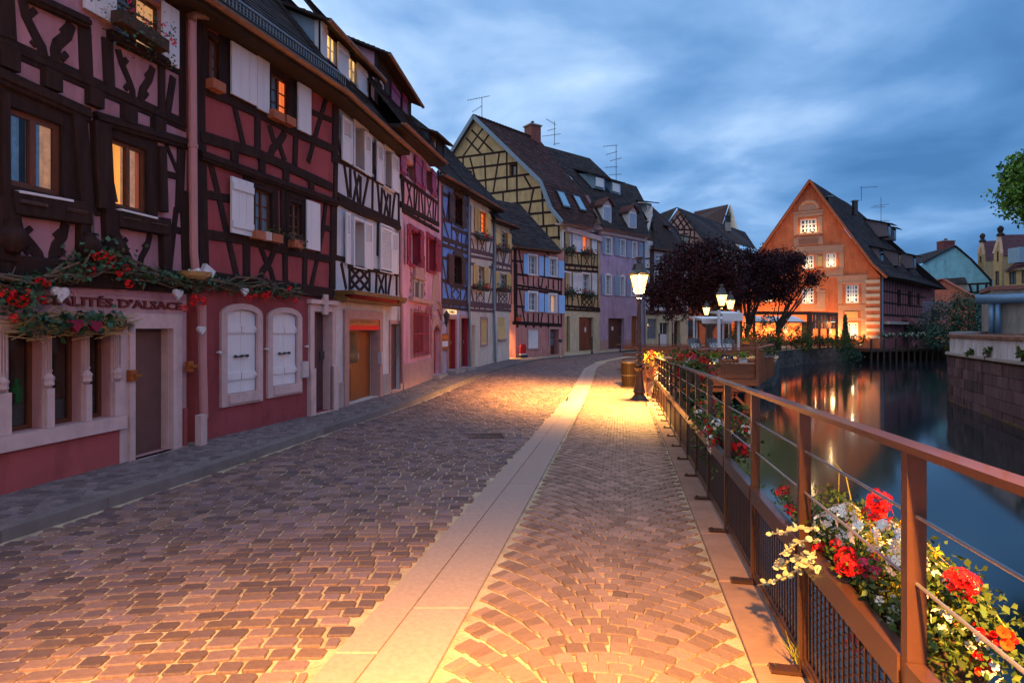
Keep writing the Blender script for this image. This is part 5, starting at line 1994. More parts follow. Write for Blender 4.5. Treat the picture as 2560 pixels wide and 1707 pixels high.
for x0, y0, x1, y1, m_, lab in ((218, 770, 325, 1400, OWOOD, 'warm wooden door under the lit sign'), (395, 755, 500, 1436, DWOOD, 'dark door in a pink arched frame')):
    p, q = h.px('K', x0, y0), h.px('K', x1, y1)
    r = (p[0], h.base + .12, q[0], p[1])
    ra.append(r)
    h.door('', 0, 0, 0, 0, m_, .2, (1, 3), r=r, label=lab, lining=REDP)
h.wall('ground_wall', PLB2, h.quad(.002, h.base - .1, L_, vg))
h.wall('upper_wall', PLB, h.quad(.002, vg + .002, L_, vtop + 1.6))
for r in ra:
    h.surround(r, .12, STONE, .05, 'door_frame')
    h.block('door_step', GREYST, (r[0] - .1, h.base - .05, r[2] + .15, r[1] - .003), -.4, .4)
ls = h.block('lit_sign', mat('lit_sign_panel', (.6, .5, .4), .5, .1, 3, 0, emit=(1, .62, .22), estr=1.1), h.rect('K', 212, 634, 338, 704, .1), .05, .12)
text_part(h, "TABLE", TIMBER, ls, 0, 'K', 240, 650, 318, 690, .125, .008)
t = h.rect('K', 130, 978, 235, 1196, .1)
mbx = h.block('menu_case', OWOOD, t, .002, .09)
h.block('menu_sheet', WHITEP, (t[0] + .12, t[1] + .12, t[2] - .1, t[3] - .28), .0905, .1, mbx)
h.block('menu_header', mat('orange_sign', (.55, .15, .025)), (t[0] + .12, t[3] - .22, t[2] - .1, t[3] - .06), .0905, .1, mbx)
t = thing('wall_lantern', 'small dark wall lantern on an iron bracket left of the lit sign', 'lantern', h.w(*h.px('K', 190, 800, .1), .1))
c = h.w(*h.px('K', 205, 760, .35), .35)
mb = MB(); mb.tube([h.w(*h.px('K', 175, 820, .02), .02), c - V((0, 0, .3)), c - V((0, 0, .18))], .025, 6); mb.build('bracket', METALD, t)
mb = MB(); mb.lathe(c - V((0, 0, .2)), [(.06, 0), (.11, .3), (.14, .32), (.04, .45), (.02, .5)], 6); mb.build('lantern_body', METALD, t)
b = lambda k, pts, w, d=.045, n='beam': h.beam(k, pts, w, d, None, n)
b('J', [(112, 205), (108, 900), (108, 1568)], .16, .06); b('J', [(428, 400), (420, 1568)], .14, .06)
for pts, w in (([(110, 292), (208, 335)], .14), ([(110, 588), (232, 625)], .14), ([(222, 690), (425, 770)], .14), ([(108, 805), (430, 922)], .18), ([(108, 880), (428, 985)], .14), ([(108, 1032), (200, 1050)], .12), ([(108, 1292), (212, 1325)], .14), ([(208, 1355), (420, 1395)], .14), ([(350, 1040), (425, 1065)], .12), ([(360, 390), (428, 430)], .12)):
    b('J', pts, w, .055, 'rail_beam')
b('K', [(135, 525), (500, 552)], .26, .06, 'rail_beam'); b('K', [(135, 600), (500, 640)], .12, .06, 'rail_beam')
for x, y in ((232, 575), (292, 580), (385, 590), (470, 600)):
    b('K', [(x, y), (x, y + 40)], .12, .05, 'joist_end')
for x, y in ((190, 850), (275, 880), (345, 910)):
    b('J', [(x, y), (x, y + 50)], .14, .05, 'joist_end')
for pts in ([(112, 400), (148, 590)], [(205, 290), (165, 590)], [(130, 600), (190, 800)], [(225, 630), (225, 840)], [(340, 740), (338, 900)], [(408, 760), (372, 905)], [(118, 1060), (160, 1290)], [(210, 1040), (185, 1200)], [(150, 1320), (195, 1540)], [(225, 1370), (222, 1560)], [(328, 1390), (325, 1560)], [(402, 1390), (355, 1560)], [(385, 450), (420, 620)]):
    b('J', pts, .11, .04)
for pts in ([(265, 700), (290, 800), (312, 890)], [(312, 720), (290, 800), (272, 880)], [(272, 1380), (225, 1460), (275, 1535), (322, 1460), (272, 1380)]):
    b('J', pts, .1, .032, 'brace')
for x0, y0, x1, y1 in ((205, 275, 255, 635), (352, 345, 395, 705), (193, 985, 246, 1332), (346, 1035, 387, 1358)):
    h.shutter('J', x0, y0, x1, y1, BROWNSH, 'board', d=.09)
h.eave('J', 172, 92, 440, 245, d=.45, back=4.0, slope=1.1, ext=(.2, 0))
pipe(h, 'J', [(425, 300), (428, 420), (420, 1568)], .06, ZINC, .1); pipe(h, 'K', [(515, 0), (520, 640), (530, 900), (535, 1440)], .06, ZINC, .1)
dormer(h, -.5, 'H', 1140, 460, 285, 1278, mat('dark_dormer_board', (.045, .03, .03)), mat('blue_slate_cheek', (.06, .12, .2), .7, .1, 3, .1), wins=((('H', 1175, 330, 1205, 480), dict(nx=1, ny=2, fm=WHITEF, sash=1, dep=.05)),), over=.35, rslope=.35, gutter=False)

# ================================================================== HOUSES 6 and 7: cream houses with plum timber
for idx, (A_, B_, lab) in enumerate((((-1.85, 25.5), (-.88, 30.4), 'cream house with plum timbers, yellow shutters and one glowing orange window'), ((-.88, 30.4), (-.14, 33.4), 'narrow cream house with plum timbers, lattice panel and yellow shutters'))):
    h = House('cream_house', lab, A_, B_)
    h.tm = TIMBER_P
    L_ = h.L
    b = lambda k, pts, w, d=.045, n='beam': h.beam(k, pts, w, d, None, n)
    if idx == 0:
        h6 = h
        vg = h.px('K', 690, 660)[1]; vtop = h.top('J', 440, 245, 846, 492) - 1.2
        h.window('J', 552, 470, 628, 772, 2, 4, WOODF, LIT_Y, .12, .05, glass2=LIT_O)
        h.window('J', 535, 1120, 605, 1372, 2, 3, WHITEF, GLASS, .14, .06)
        p, q = h.px('K', 556, 855), h.px('K', 606, 1425)
        h.door('', 0, 0, 0, 0, DWOOD, .2, (1, 2), r=(p[0], h.base + .05, q[0], p[1]))
        rs = h.rect('K', 680, 765, 765, 1120); h.holes.append(h.quad(*rs))
        h.wall('ground_wall', PLC, h.quad(.002, h.base - .1, L_, vg)); h.wall('upper_wall', PLC, h.quad(.002, vg + .002, L_, vtop + 1.2))
        h.surround(rs, .1, STONE, .05); h.shutter('', 0, 0, 0, 0, YELP, 'louver', d=-.02, r=(rs[0] + .01, rs[1] + .01, rs[2] - .01, rs[3] - .01))
        for x0, y0, x1, y1 in ((503, 440, 552, 752), (630, 505, 678, 792), (488, 1105, 536, 1372), (612, 1135, 652, 1382)):
            h.shutter('J', x0, y0, x1, y1, YELP, 'louver' if x0 != 630 else 'board', d=.08)
        for pts, w in (([(440, 755), (700, 832)], .14), ([(440, 945), (705, 1010)], .2), ([(440, 1015), (705, 1062)], .13), ([(440, 1375), (700, 1402)], .14), ([(440, 1100), (490, 1110)], .12), ([(640, 585), (700, 610)], .12), ([(655, 1140), (700, 1150)], .12)):
            b('J', pts, w, .055, 'rail_beam')
        for pts in ([(445, 430), (440, 1568)], [(703, 640), (703, 1568)], [(455, 810), (487, 960)], [(525, 800), (522, 965)], [(620, 830), (617, 985)], [(682, 830), (655, 990)], [(452, 1410), (482, 1568)], [(690, 1100), (665, 1380)]):
            b('J', pts, .12)
        for pts in ([(555, 830), (578, 900), (602, 980)], [(602, 840), (578, 900), (556, 970)]):
            b('J', pts, .1, .03, 'brace')
        b('K', [(535, 560), (850, 588)], .26, .06, 'rail_beam'); b('K', [(535, 640), (850, 662)], .12, .06, 'rail_beam')
        for x in (590, 660, 740, 815):
            b('K', [(x, 600), (x, 640)], .12, .05, 'joist_end')
        for pts in ([(545, 370), (575, 555)], [(622, 390), (620, 560)], [(728, 400), (725, 565)], [(822, 380), (780, 565)]):
            b('K', pts, .12)
        b('K', [(678, 400), (632, 475), (678, 550), (720, 475), (678, 400)], .09, .032, 'brace')
        h.eave('J', 440, 245, 846, 492, d=.45, back=4.0, slope=1.1)
        pipe(h, 'J', [(725, 600), (725, 1568)], .06, ZINC, .1); pipe(h, 'K', [(865, 0), (870, 640), (880, 1000), (890, 1370)], .06, ZINC, .1)
        fb = (('J', 530, 825, 650, 850, 'dark flower box under the glowing orange window'), ('J', 512, 1400, 642, 1425, 'flower box with red blooms under the lower louvred window'))
    else:
        h7 = h
        vg = h.px('K', 970, 660)[1]; vtop = h.top('J', 780, 605, 1022, 690) - .8
        h.window('J', 795, 715, 872, 935, 2, 3, WHITEF, GLASS, .14, .06); h.window('J', 776, 1205, 866, 1402, 2, 3, WHITEF, GLASSC, .14, .06)
        rs = h.rect('K', 928, 745, 1022, 1045); h.holes.append(h.quad(*rs))
        h.wall('ground_wall', PLC, h.quad(.002, h.base - .1, L_, vg)); h.wall('upper_wall', PLC, h.quad(.002, vg + .002, L_, vtop + .8))
        h.shutter('', 0, 0, 0, 0, YELP, 'half', d=-.02, r=(rs[0] + .01, rs[1] + .01, rs[2] - .01, rs[3] - .01))
        h.block('window_sill', STONE, (rs[0] - .1, rs[1] - .1, rs[2] + .1, rs[1] - .003), -.1, .1)
        for x0, y0, x1, y1, st_ in ((740, 690, 792, 908, 'board'), (876, 740, 916, 945, 'board'), (733, 1185, 775, 1395, 'louver'), (868, 1212, 916, 1412, 'louver')):
            h.shutter('J', x0, y0, x1, y1, YELP, st_, d=.08)
        for pts, w in (([(735, 935), (918, 975)], .14), ([(735, 1092), (920, 1135)], .18), ([(735, 1165), (920, 1190)], .14), ([(735, 1405), (918, 1425)], .14)):
            b('J', pts, w, .055, 'rail_beam')
        for pts in ([(738, 690), (738, 1568)], [(916, 940), (916, 1568)], [(750, 950), (768, 1100)], [(790, 970), (820, 1110)], [(850, 975), (828, 1110)], [(895, 980), (880, 1125)], [(825, 960), (825, 1110)]):
            b('J', pts, .12)
        for x in (760, 808, 860):
            b('J', [(x, 1125), (x, 1165)], .12, .05, 'joist_end')
        b('K', [(890, 575), (1102, 595)], .26, .06, 'rail_beam'); b('K', [(890, 635), (1102, 655)], .14, .06, 'rail_beam')
        for x in (930, 990, 1055):
            b('K', [(x, 600), (x, 640)], .12, .05, 'joist_end')
        for pts in ([(930, 400), (930, 570)], [(1048, 410), (1045, 580)], [(1090, 400), (1065, 580)]):
            b('K', pts, .12)
        for pts in ([(935, 420), (1040, 560)], [(1040, 420), (940, 560)], [(985, 420), (1042, 490)], [(985, 420), (935, 490)], [(935, 490), (990, 565)], [(1042, 490), (990, 565)]):
            b('K', pts, .08, .03, 'brace')
        h.eave('J', 780, 605, 1022, 690, d=.45, back=3.0, slope=.9, ext=(.6, 0))
        fb = (('J', 780, 955, 905, 975, 'dark flower box under the upper window of the narrow cream house'), ('J', 770, 1415, 895, 1430, 'flower box under the lower window of the narrow cream house'))
    for k, x0, y0, x1, y1, lab2 in fb:
        flower_box(lab2, h.w(*h.px(k, x0, y0, .2), .2), h.w(*h.px(k, x1, y1, .2), .2), pal=(('geranium', 6),), leaves=160, lm=LEAFD, sp=(.12, .14), lsz=.09, bm=DARKW, group='window flower boxes of the cream houses', s=1.6)


# ================================================================== HOUSE 8: salmon house, pale blue shutters
h = House('salmon_house', 'low salmon half-timbered house with pale blue shutters and a steep tiled roof', (.22, 35.2), (3.52, 39.0))
h8 = h
L_ = h.L
vg = h.px('K', 1400, 845)[1]; vtop = h.px('J', 1200, 940)[1]
for k, x0, y0, x1, y1, g_ in (('J', 1112, 1005, 1205, 1232, GLASSC), ('J', 1352, 1040, 1432, 1250, GLASSC), ('K', 1352, 400, 1465, 655, GLASSC), ('K', 1640, 430, 1735, 672, GLASSC)):
    r = h.rect(k, x0, y0, x1, y1)
    h.window('', 0, 0, 0, 0, 2, 3, WHITEF, g_, .14, .06, r=r, sill=WHITEP, glass2=LIT_W if x0 == 1640 else None)
    h.surround(r, .12, WHITEP, .04, lin=.15)
rd = h.rect('K', 1650, 912, 1770, 1262)
h.door('', 0, 0, 0, 0, DWOOD, .35, (2, 3), r=(rd[0], h.base + .05, rd[2], rd[3]), glass=(GLASSC, 1))
rs = h.rect('K', 1345, 918, 1488, 1178); h.holes.append(h.quad(*rs))
h.wall('ground_wall', PLP, h.quad(.002, h.base - .1, L_, vg)); h.wall('upper_wall', PLP, h.quad(.002, vg + .002, L_, vtop + .2))
h.surround(rd, .12, STONE, .04, 'door_frame'); h.surround(rs, .1, STONE, .04)
c = (rs[0] + rs[2]) / 2
for a, e in ((rs[0] + .01, c - .005), (c + .005, rs[2] - .01)):
    h.shutter('', 0, 0, 0, 0, WHITEP, 'half', d=-.01, r=(a, rs[1] + .01, e, rs[3] - .01))
# side wall into the lit passage
sA = V((.22, 35.2, 0)) - h.n * 0
sd = h.sub((-3.2, 37.6), (.22, 35.2))
sd.wall('side_wall', PLP, sd.quad(0, h.base - .1, sd.L - .002, vtop + .2))
b = lambda k, pts, w, d=.045, n='beam': h.beam(k, pts, w, d, None, n)
b('J', [(958, 900), (958, 1568)], .24, .07); b('K', [(1168, 0), (1168, 830)], .26, .08)
for k, pts, w in (('K', [(1175, 295), (1815, 392)], .13), ('K', [(1175, 342), (1815, 420)], .13), ('K', [(1130, 822), (1815, 858)], .22), ('K', [(1180, 140), (1340, 165)], .12), ('K', [(1180, 592), (1300, 600)], .12), ('J', [(925, 1070), (1060, 1080)], .12), ('J', [(1240, 1245), (1500, 1290)], .12), ('J', [(1290, 960), (1350, 1000)], .1)):
    b(k, pts, w, .055, 'rail_beam')
for k, pts in (('J', [(1000, 940), (1062, 1345)]), ('K', [(1225, 365), (1298, 830)]), ('J', [(1300, 1000), (1298, 1250)]), ('K', [(1572, 400), (1572, 670)]), ('K', [(1342, 690), (1342, 835)]), ('K', [(1418, 690), (1418, 880)]), ('K', [(1490, 690), (1488, 840)]), ('K', [(1545, 680), (1522, 840)]), ('K', [(1628, 700), (1628, 850)]), ('K', [(1695, 710), (1695, 850)]), ('K', [(1768, 720), (1768, 855)]), ('K', [(1808, 430), (1808, 860)]),
               ('K', [(1342, 165), (1342, 300)]), ('K', [(1418, 175), (1418, 310)]), ('K', [(1492, 190), (1490, 320)]), ('K', [(1552, 200), (1530, 330)]), ('K', [(1628, 210), (1628, 340)]), ('K', [(1697, 220), (1697, 350)]), ('K', [(1768, 225), (1770, 365)]), ('K', [(1808, 60), (1808, 420)])):
    b(k, pts, .11)
for x in (1190, 1310, 1420, 1520, 1625):
    b('K', [(x, 835), (x, 885)], .13, .09, 'joist_end')
for x in (1270, 1350, 1430, 1510, 1600, 1700):
    b('K', [(x, 305), (x, 350)], .12, .05, 'joist_end')
for k, x0, y0, x1, y1 in (('J', 1060, 990, 1108, 1222), ('J', 1236, 1015, 1284, 1245), ('J', 1305, 1030, 1350, 1255), ('J', 1460, 1065, 1525, 1272), ('K', 1300, 388, 1343, 665), ('K', 1500, 405, 1570, 672), ('K', 1582, 420, 1632, 682), ('K', 1775, 435, 1858, 692)):
    h.shutter(k, x0, y0, x1, y1, BLUEP, 'board', d=.08, battens=False)
r = h.rect('K', 1182, 708, 1246, 800, .1)
t = h.block('hanging_sign', mat('dark_sign', (.05, .03, .03), .5, .1, 3, 0), (r[0], r[1] + .25, r[2], r[3]), .09, .13)
h.block('sign_band', mat('red_sign_band', (.5, .05, .02), .5, .1, 3, 0), (r[0], r[1], r[2], r[1] + .23), .09, .13, t)
h.block('sign_emblem', mat('tan_letter', (.30, .17, .10)), (r[0] + .15, r[1] + .45, r[2] - .15, r[3] - .15), .131, .135, t)
ge = h.eave('J', 975, 905, 1500, 965, d=.4, back=.6, slope=.9, gm=COPPER, ext=(.1, 0))
top = h.px('J', 800, 450, -3.2)
q = [h.w(ge[0], ge[1] + .02, .4), h.w(ge[2], ge[3] + .02, .4), h.w(ge[2], ge[3] + 3.6, -3.2), h.w(ge[0] - .3, ge[1] + 3.6, -3.2)]
roof_part('roof', ROOFD, h.root, q, .22, .03)
q2 = [h.w(ge[0] - .3, ge[1] - .2, -6.6), h.w(ge[2], ge[3] - .2, -6.6), q[2], q[3]]
roof_part('roof', ROOFD, h.root, q2, .3, .03)
mb = MB(); mb.extr([h.w(.05, h.base, -.36), h.w(.05, vtop + .2, -.36), h.w(.05, ge[1] + 3.4, -3.2), h.w(.05, h.base, -6.4)], h.u * .2); mb.build('gable_wall', PLP, h.root)
# red round-topped stand by its wall
t = thing('red_stand', 'red round-topped stand with a white stripe leaning by the salmon wall', 'stand', h.w(*h.px('K', 1260, 1300), .35))
o_ = ORG[t.name]
p0, p1 = h.px('K', 1222, 1295, .35), h.px('K', 1302, 1115, .35)
w_, hh = p1[0] - p0[0], p1[1] - h.base
sl = lambda z: .35 - z * .12
pts = [(p0[0], h.base + .3 * hh), (p0[0] + w_, h.base + .3 * hh), (p0[0] + w_, h.base + .75 * hh)] + [(p0[0] + w_ / 2 + w_ / 2 * math.cos(math.pi * j / 8), h.base + .75 * hh + .25 * hh * math.sin(math.pi * j / 8)) for j in range(1, 8)] + [(p0[0], h.base + .75 * hh)]
mb = MB(); mb.extr([h.w(u, v, .35) for u, v in pts], h.n * .1); mb.build('panel', mat('signal_red', (.4, .012, .015), .4, .1, 3, 0), t)
mb = MB(); h.bx(mb, p0[0], h.base + .22 * hh, p0[0] + w_, h.base + .295 * hh, .33, .47); mb.build('stripe', WHITEP, t)
mb = MB(); h.bx(mb, p0[0] - .05, h.base, p0[0] + w_ + .05, h.base + .215 * hh, .25, .52); mb.build('foot', METALD, t)

# ================================================================== HOUSE 9: ochre house with the big timbered gable
A9, B9 = (3.914, 43.0), (7.33, 48.3)
h = House('ochre_gable_house', 'tall ochre house with a big timbered gable, red tile roof and skylights', A9, B9)
h9 = h
L_ = h.L
vg = h.px('N', 300, 1012)[1]; ve = h.px('N', 150, 10)[1]
for x0, y0, x1, y1, g1, g2 in ((132, 85, 205, 300, GLASSC, None), (345, 110, 418, 322, LIT_O, LIT_O), (138, 555, 208, 790, GLASSC, None), (350, 570, 432, 800, GLASSC, None)):
    r = h.rect('N', x0, y0, x1, y1)
    h.window('', 0, 0, 0, 0, 2, 3, WHITEF, g1, .2, .06, r=r, glass2=g2)
    h.surround(r, .12, WHITEP, .04, lin=.15)
for x0, y0, x1, y1, pn in ((152, 1062, 208, 1458, (1, 2)), (312, 1072, 480, 1475, (2, 2))):
    p, q = h.px('N', x0, y0), h.px('N', x1, y1)
    h.door('', 0, 0, 0, 0, DWOOD, .2, pn, r=(p[0], h.base + .03, q[0], p[1]))
h.wall('ground_wall', PLYC, h.quad(.002, h.base - .1, L_, vg)); h.wall('upper_wall', PLY, h.quad(.002, vg + .002, L_, ve))
r = h.rect('N', 392, 1195, 420, 1240); c = h.w((r[0] + r[2]) / 2, (r[1] + r[3]) / 2, -.185)
mb = MB(); mb.extr([c + h.u * (.16 * math.cos(j * .628)) + V((0, 0, .22 * math.sin(j * .628))) for j in range(10)], h.n * .02); mb.build('oval_plate', WHITEP, h.root)
b = lambda k, pts, w, d=.045, n='beam': h.beam(k, pts, w, d, None, n)
for pts, w in (([(145, 468), (530, 502)], .2), ([(145, 528), (530, 550)], .18), ([(145, 945), (550, 978)], .2), ([(145, 985), (555, 1003)], .16), ([(140, 325), (530, 350)], .14), ([(140, 800), (530, 825)], .14), ([(130, 70), (530, 110)], .12)):
    b('N', pts, w, .055, 'rail_beam')
for pts in ([(172, 330), (172, 480)], [(230, 340), (230, 485)], [(290, 340), (308, 490)], [(338, 345), (338, 495)], [(458, 350), (455, 505)], [(495, 355), (475, 505)], [(520, 110), (520, 550)], [(178, 815), (178, 960)], [(232, 820), (232, 965)], [(290, 820), (315, 970)], [(342, 825), (340, 970)], [(462, 830), (460, 975)], [(495, 830), (475, 975)], [(525, 550), (528, 1003)], [(145, 60), (150, 1003)]):
    b('N', pts, .13)
for pts in ([(365, 350), (435, 500)], [(435, 355), (370, 495)], [(345, 840), (455, 960)], [(455, 840), (348, 960)], [(400, 835), (455, 900)], [(400, 835), (345, 900)], [(345, 900), (400, 965)], [(455, 900), (400, 965)]):
    b('N', pts, .11, .03, 'brace')
for x in (195, 265, 330, 400, 470):
    b('N', [(x, 480), (x, 535)], .16, .05, 'joist_end'); b('N', [(x, 955), (x, 995)], .16, .05, 'joist_end')
for x0, y0, x1, y1 in ((240, 82, 286, 325), (290, 90, 338, 330), (460, 122, 516, 350), (244, 560, 294, 802), (298, 562, 348, 805), (466, 565, 523, 818)):
    h.shutter('N', x0, y0, x1, y1, WHITEP, 'half', d=.09)
for x0, y0, x1, y1, lab in ((145, 325, 255, 335, 'left'), (355, 345, 470, 355, 'right'), (145, 800, 260, 815, 'lower left'), (365, 825, 475, 838, 'lower right')):
    flower_box('trailing flower box under the %s window of the ochre house' % {'left': 'upper left', 'right': 'glowing orange', 'lower left': 'lower left', 'lower right': 'lower middle'}[lab], h.w(*h.px('N', x0, y0, .22), .22), h.w(*h.px('N', x1, y1, .22), .22), pal=(('geranium', 5),), leaves=220, lm=LEAFD, sp=(.2, .22), lsz=.16, bm=DARKW, group='flower boxes of the ochre house', s=2.0, hang=.3)
ge = h.eave('L', 1275, 1385, 1580, 1445, d=.5, back=.4, slope=.8, rm=ROOFR, gm=COPPER, sof=STONEP)
h.beamuv([(0, ve - .28), (L_, ve - .28)], .4, .25, STONEP, 'cornice')
# gable
gd = V((-h.n.x, -h.n.y, 0))
W9 = 16.8
gB = h.A + gd * W9
g9 = h.sub((gB.x, gB.y), A9)
ap = g9.px('L', 368, 318)
ve0 = g9.px('L', 1262, 1362)
k1, k2 = g9.px('L', 1058, 985), g9.px('L', 1168, 1265)
lf = g9.px('L', 135, 690)
sl = (ap[1] - lf[1]) / (ap[0] - lf[0])
r = g9.rect('L', 715, 790, 788, 902)
g9.window('', 0, 0, 0, 0, 1, 1, WOODF, GLASS, .3, .08, r=r, sash=1)
g9.wall('gable_wall', PLY, [(0, h.base), (g9.L - .002, h.base), (g9.L - .002, ve0[1]), k2, k1, ap, lf, (0, lf[1] - sl * lf[0])], .35)
g9.wf = .75
gb = lambda pts, w=.2, d=.04, k='L': g9.beam(k, pts, w, d, None, 'gable_beam')
for pts in ([(150, 725), (420, 690), (700, 652)], [(245, 838), (800, 770)], [(330, 970), (920, 890)], [(440, 1100), (1045, 1022)], [(600, 1212), (1110, 1155)], [(815, 1312), (1165, 1278)], [(925, 1440), (1235, 1412)], [(1080, 1550), (1240, 1540)]):
    gb(pts, .24, .05)
for pts in ([(325, 435), (550, 660)], [(268, 515), (425, 685)], [(445, 415), (242, 700)], [(508, 478), (395, 640)], [(238, 705), (240, 860)], [(310, 720), (395, 1060)], [(458, 695), (478, 1090)], [(612, 675), (550, 1075)], [(688, 650), (692, 1060)], [(790, 770), (798, 1310)], [(870, 910), (935, 1025)], [(965, 1040), (895, 1410)], [(1052, 1030), (1068, 1420)], [(650, 1080), (655, 1220)], [(485, 1095), (500, 1150)], [(1180, 1285), (1225, 1400)], [(1010, 1445), (1002, 1510)], [(1100, 1440), (1102, 1568)], [(1225, 1400), (1225, 1568)]):
    gb(pts, .2)
gb([(315, 860), (325, 990)], .3, .3)
# roof of the ochre house: right slope in two pitches, left slope
fw = .35
e0, e1 = h.w(ge[0] - .2, ge[1], .5), h.w(ge[2], ge[3], .5)
def gw(p, d): return g9.w(p[0], p[1] + .12, d)
dirn = (V((B9[0], B9[1], 0)) - V((A9[0], A9[1], 0))).normalized()
ln = h.L
def ridge_to(p, L_=None):
    return p + dirn * (L_ or ln)
vA, vK2, vK1 = gw(ap, fw), gw(k2, fw), gw(k1, fw)
R_ = PC('M', -125, 378, 54.5)
K1r, K2r = PC('M', 330, 930, 50.2), PC('M', 470, 1170, 49.2)
roof_part('roof', ROOFR, h.root, [vK1, K1r, R_, vA], .3, .035)
roof_part('roof', ROOFR, h.root, [vK2, K2r, K1r, vK1], .3, .035)
roof_part('roof', ROOFR, h.root, [e0, e1, K2r, vK2], .3, .035)
lb = g9.w(0, lf[1] - sl * lf[0] + .1, fw)
roof_part('roof', ROOFR, h.root, [lb, lb + (R_ - vA), R_, vA], .35, .035)
for pts in ((vA, lb), (vA, vK1), (vK1, vK2), (vK2, e0)):
    mb = MB(); mb.bar(pts[0] + V((0, 0, -.05)), pts[1] + V((0, 0, -.05)), .12, .28); mb.build('verge_board', ZINC, h.root)
mb = MB()
for i in range(24):
    p = vA.lerp(R_, i / 24)
    mb.tube([p + V((0, 0, .02)), vA.lerp(R_, (i + .95) / 24) + V((0, 0, .06))], .13, 6)
mb.build('ridge_tiles', ROOFR, h.root)['kind'] = 'stuff'
nr = ((e1 - e0).cross(vK2 - e0)).normalized()
for a, bq in (((62, 965), (165, 1115)), ((262, 1010), (370, 1155))):
    # skylights on the middle pitch
    f0 = .24 if a[0] < 100 else .60
    f1 = f0 + .16
    g0, g1 = (.1, .75)
    L0, Rr = vK2.lerp(K2r, f0), vK2.lerp(K2r, f1)
    L1, R1 = vK1.lerp(K1r, f0), vK1.lerp(K1r, f1)
    nn = (Rr - L0).cross(L1 - L0).normalized()
    q = [L0.lerp(L1, g0) + nn * .06, Rr.lerp(R1, g0) + nn * .06, Rr.lerp(R1, g1) + nn * .06, L0.lerp(L1, g1) + nn * .06]
    mb = MB(); mb.extr(q, nn * .1); o = mb.build('skylight', METALD, h.root)
    cc = sum(q, V((0, 0, 0))) / 4
    mb = MB(); mb.extr([cc + (p - cc) * .82 + nn * .101 for p in q], nn * .02); mb.build('skylight_glass', mat('sky_glass', (.25, .45, .6), .12, .1, 2, 0, spec=1.0), o)
cp = PC('L', 955, 560, 53.8)
chimney(h.root, (cp.x, cp.y), .55, .55, cp.z - 2.5, PC('L', 955, 405, 53.8).z, rz=.6)


def aerial(p, hgt, spans, lab, lean=0):
    t = thing('aerial', lab, 'aerial', p, 'roof aerials')
    mb = MB(); mb.tube([p, p + V((lean, 0, hgt))], .03, 5); mb.build('mast', METALD, t)
    for f, l, r, dz, el in spans:
        mb = MB()
        c = p + V((lean * f, 0, hgt * f))
        a, b_ = c + V((-l, .2, -dz)), c + V((r, -.2, dz))
        mb.tube([a, b_], .022, 4)
        for i in range(el):
            q = a.lerp(b_, (i + .3) / el)
            mb.tube([q + V((0, -.3, 0)), q + V((0, .3, 0))], .010, 3)
        mb.build('cross_arm', METALD, t)


aerial(PC('L', 432, 310, 50.5), 1.75, ((.98, 1.3, .7, .12, 8), (.45, .85, .05, .2, 5)), 'television aerial with two arms on the ochre gable ridge')
aerial(PC('L', 1182, 590, 56.5), 2.3, ((.98, .8, .1, -.35, 5), (.65, .7, .1, .05, 5), (.42, 1.2, .6, .06, 7), (.05, .1, .5, .0, 3)), 'crooked aerial rising behind the brick chimney')
aerial(PC('M', 662, 790, 58), 3.5, ((.99, 1.3, .1, .0, 7), (.78, 1.0, .1, .1, 6), (.6, .6, .5, .1, 6), (.38, 1.1, .1, -.02, 6), (.17, .7, .5, -.02, 6)), 'tall aerial with five arms above the lavender house roof')
aerial(PC('Q', 828, 270, 72), 1.8, ((.95, .1, 1.9, .0, 7),), 'aerial with one arm on the orange restaurant ridge')
aerial(PC('Q', 988, 460, 76), 3.6, ((.7, .9, .9, .1, 6), (.62, 1.2, .4, .0, 5), (.12, 1.8, 1.0, .0, 6)), 'aerial with crossing arms at the far end of the restaurant roof')

# ================================================================== HOUSE 10: lavender house
h = House('lavender_house', 'lavender plastered house with grey louvred shutters and two white roof dormers', B9, (12.15, 52.9))
h10 = h
L_ = h.L
ve = h.px('N', 800, 140)[1]
for x0, y0, x1, y1 in ((615, 155, 682, 350), (790, 185, 838, 372), (932, 212, 972, 392), (620, 592, 678, 815), (790, 608, 832, 822), (918, 630, 960, 830)):
    r = h.rect('N', x0, y0, x1, y1)
    h.window('', 0, 0, 0, 0, 2, 4 if y0 > 400 else 3, WHITEF, GLASSC, .16, .07, r=r, sill=WHITEP)
    h.surround(r, .12, WHITEP, .035, lin=.15)
    if y0 > 400:
        h.block('arched_head', WHITEP, (r[0] + .1, r[3] + .123, r[2] - .1, r[3] + .22), -.02, .04)
for x0, y0, x1, y1, m_, pn in ((650, 1085, 832, 1430, DWOOD, (2, 2)), (915, 1060, 985, 1428, OWOOD, (2, 3))):
    p, q = h.px('N', x0, y0), h.px('N', x1, y1)
    r = (p[0], h.base + .03, q[0], p[1])
    h.door('', 0, 0, 0, 0, m_, .3 if x0 < 700 else .2, pn, r=r)
h.wall('front_wall', PLL, h.quad(.002, h.base - .1, L_, ve + .3))
h.block('plinth', STONE, (.01, h.base, h.px('N', 645, 1300)[0], h.px('N', 600, 1340)[1]), .002, .04)
h.block('plinth', STONE, (h.px('N', 840, 1300)[0], h.base, h.px('N', 905, 1300)[0], h.px('N', 870, 1335)[1]), .002, .04)
r = h.rect('N', 715, 1180, 735, 1225); c = h.w((r[0] + r[2]) / 2, (r[1] + r[3]) / 2, -.28)
mb = MB(); mb.extr([c + h.u * (.14 * math.cos(j * .628)) + V((0, 0, .2 * math.sin(j * .628))) for j in range(10)], h.n * .02); mb.build('oval_plate', WHITEP, h.root)
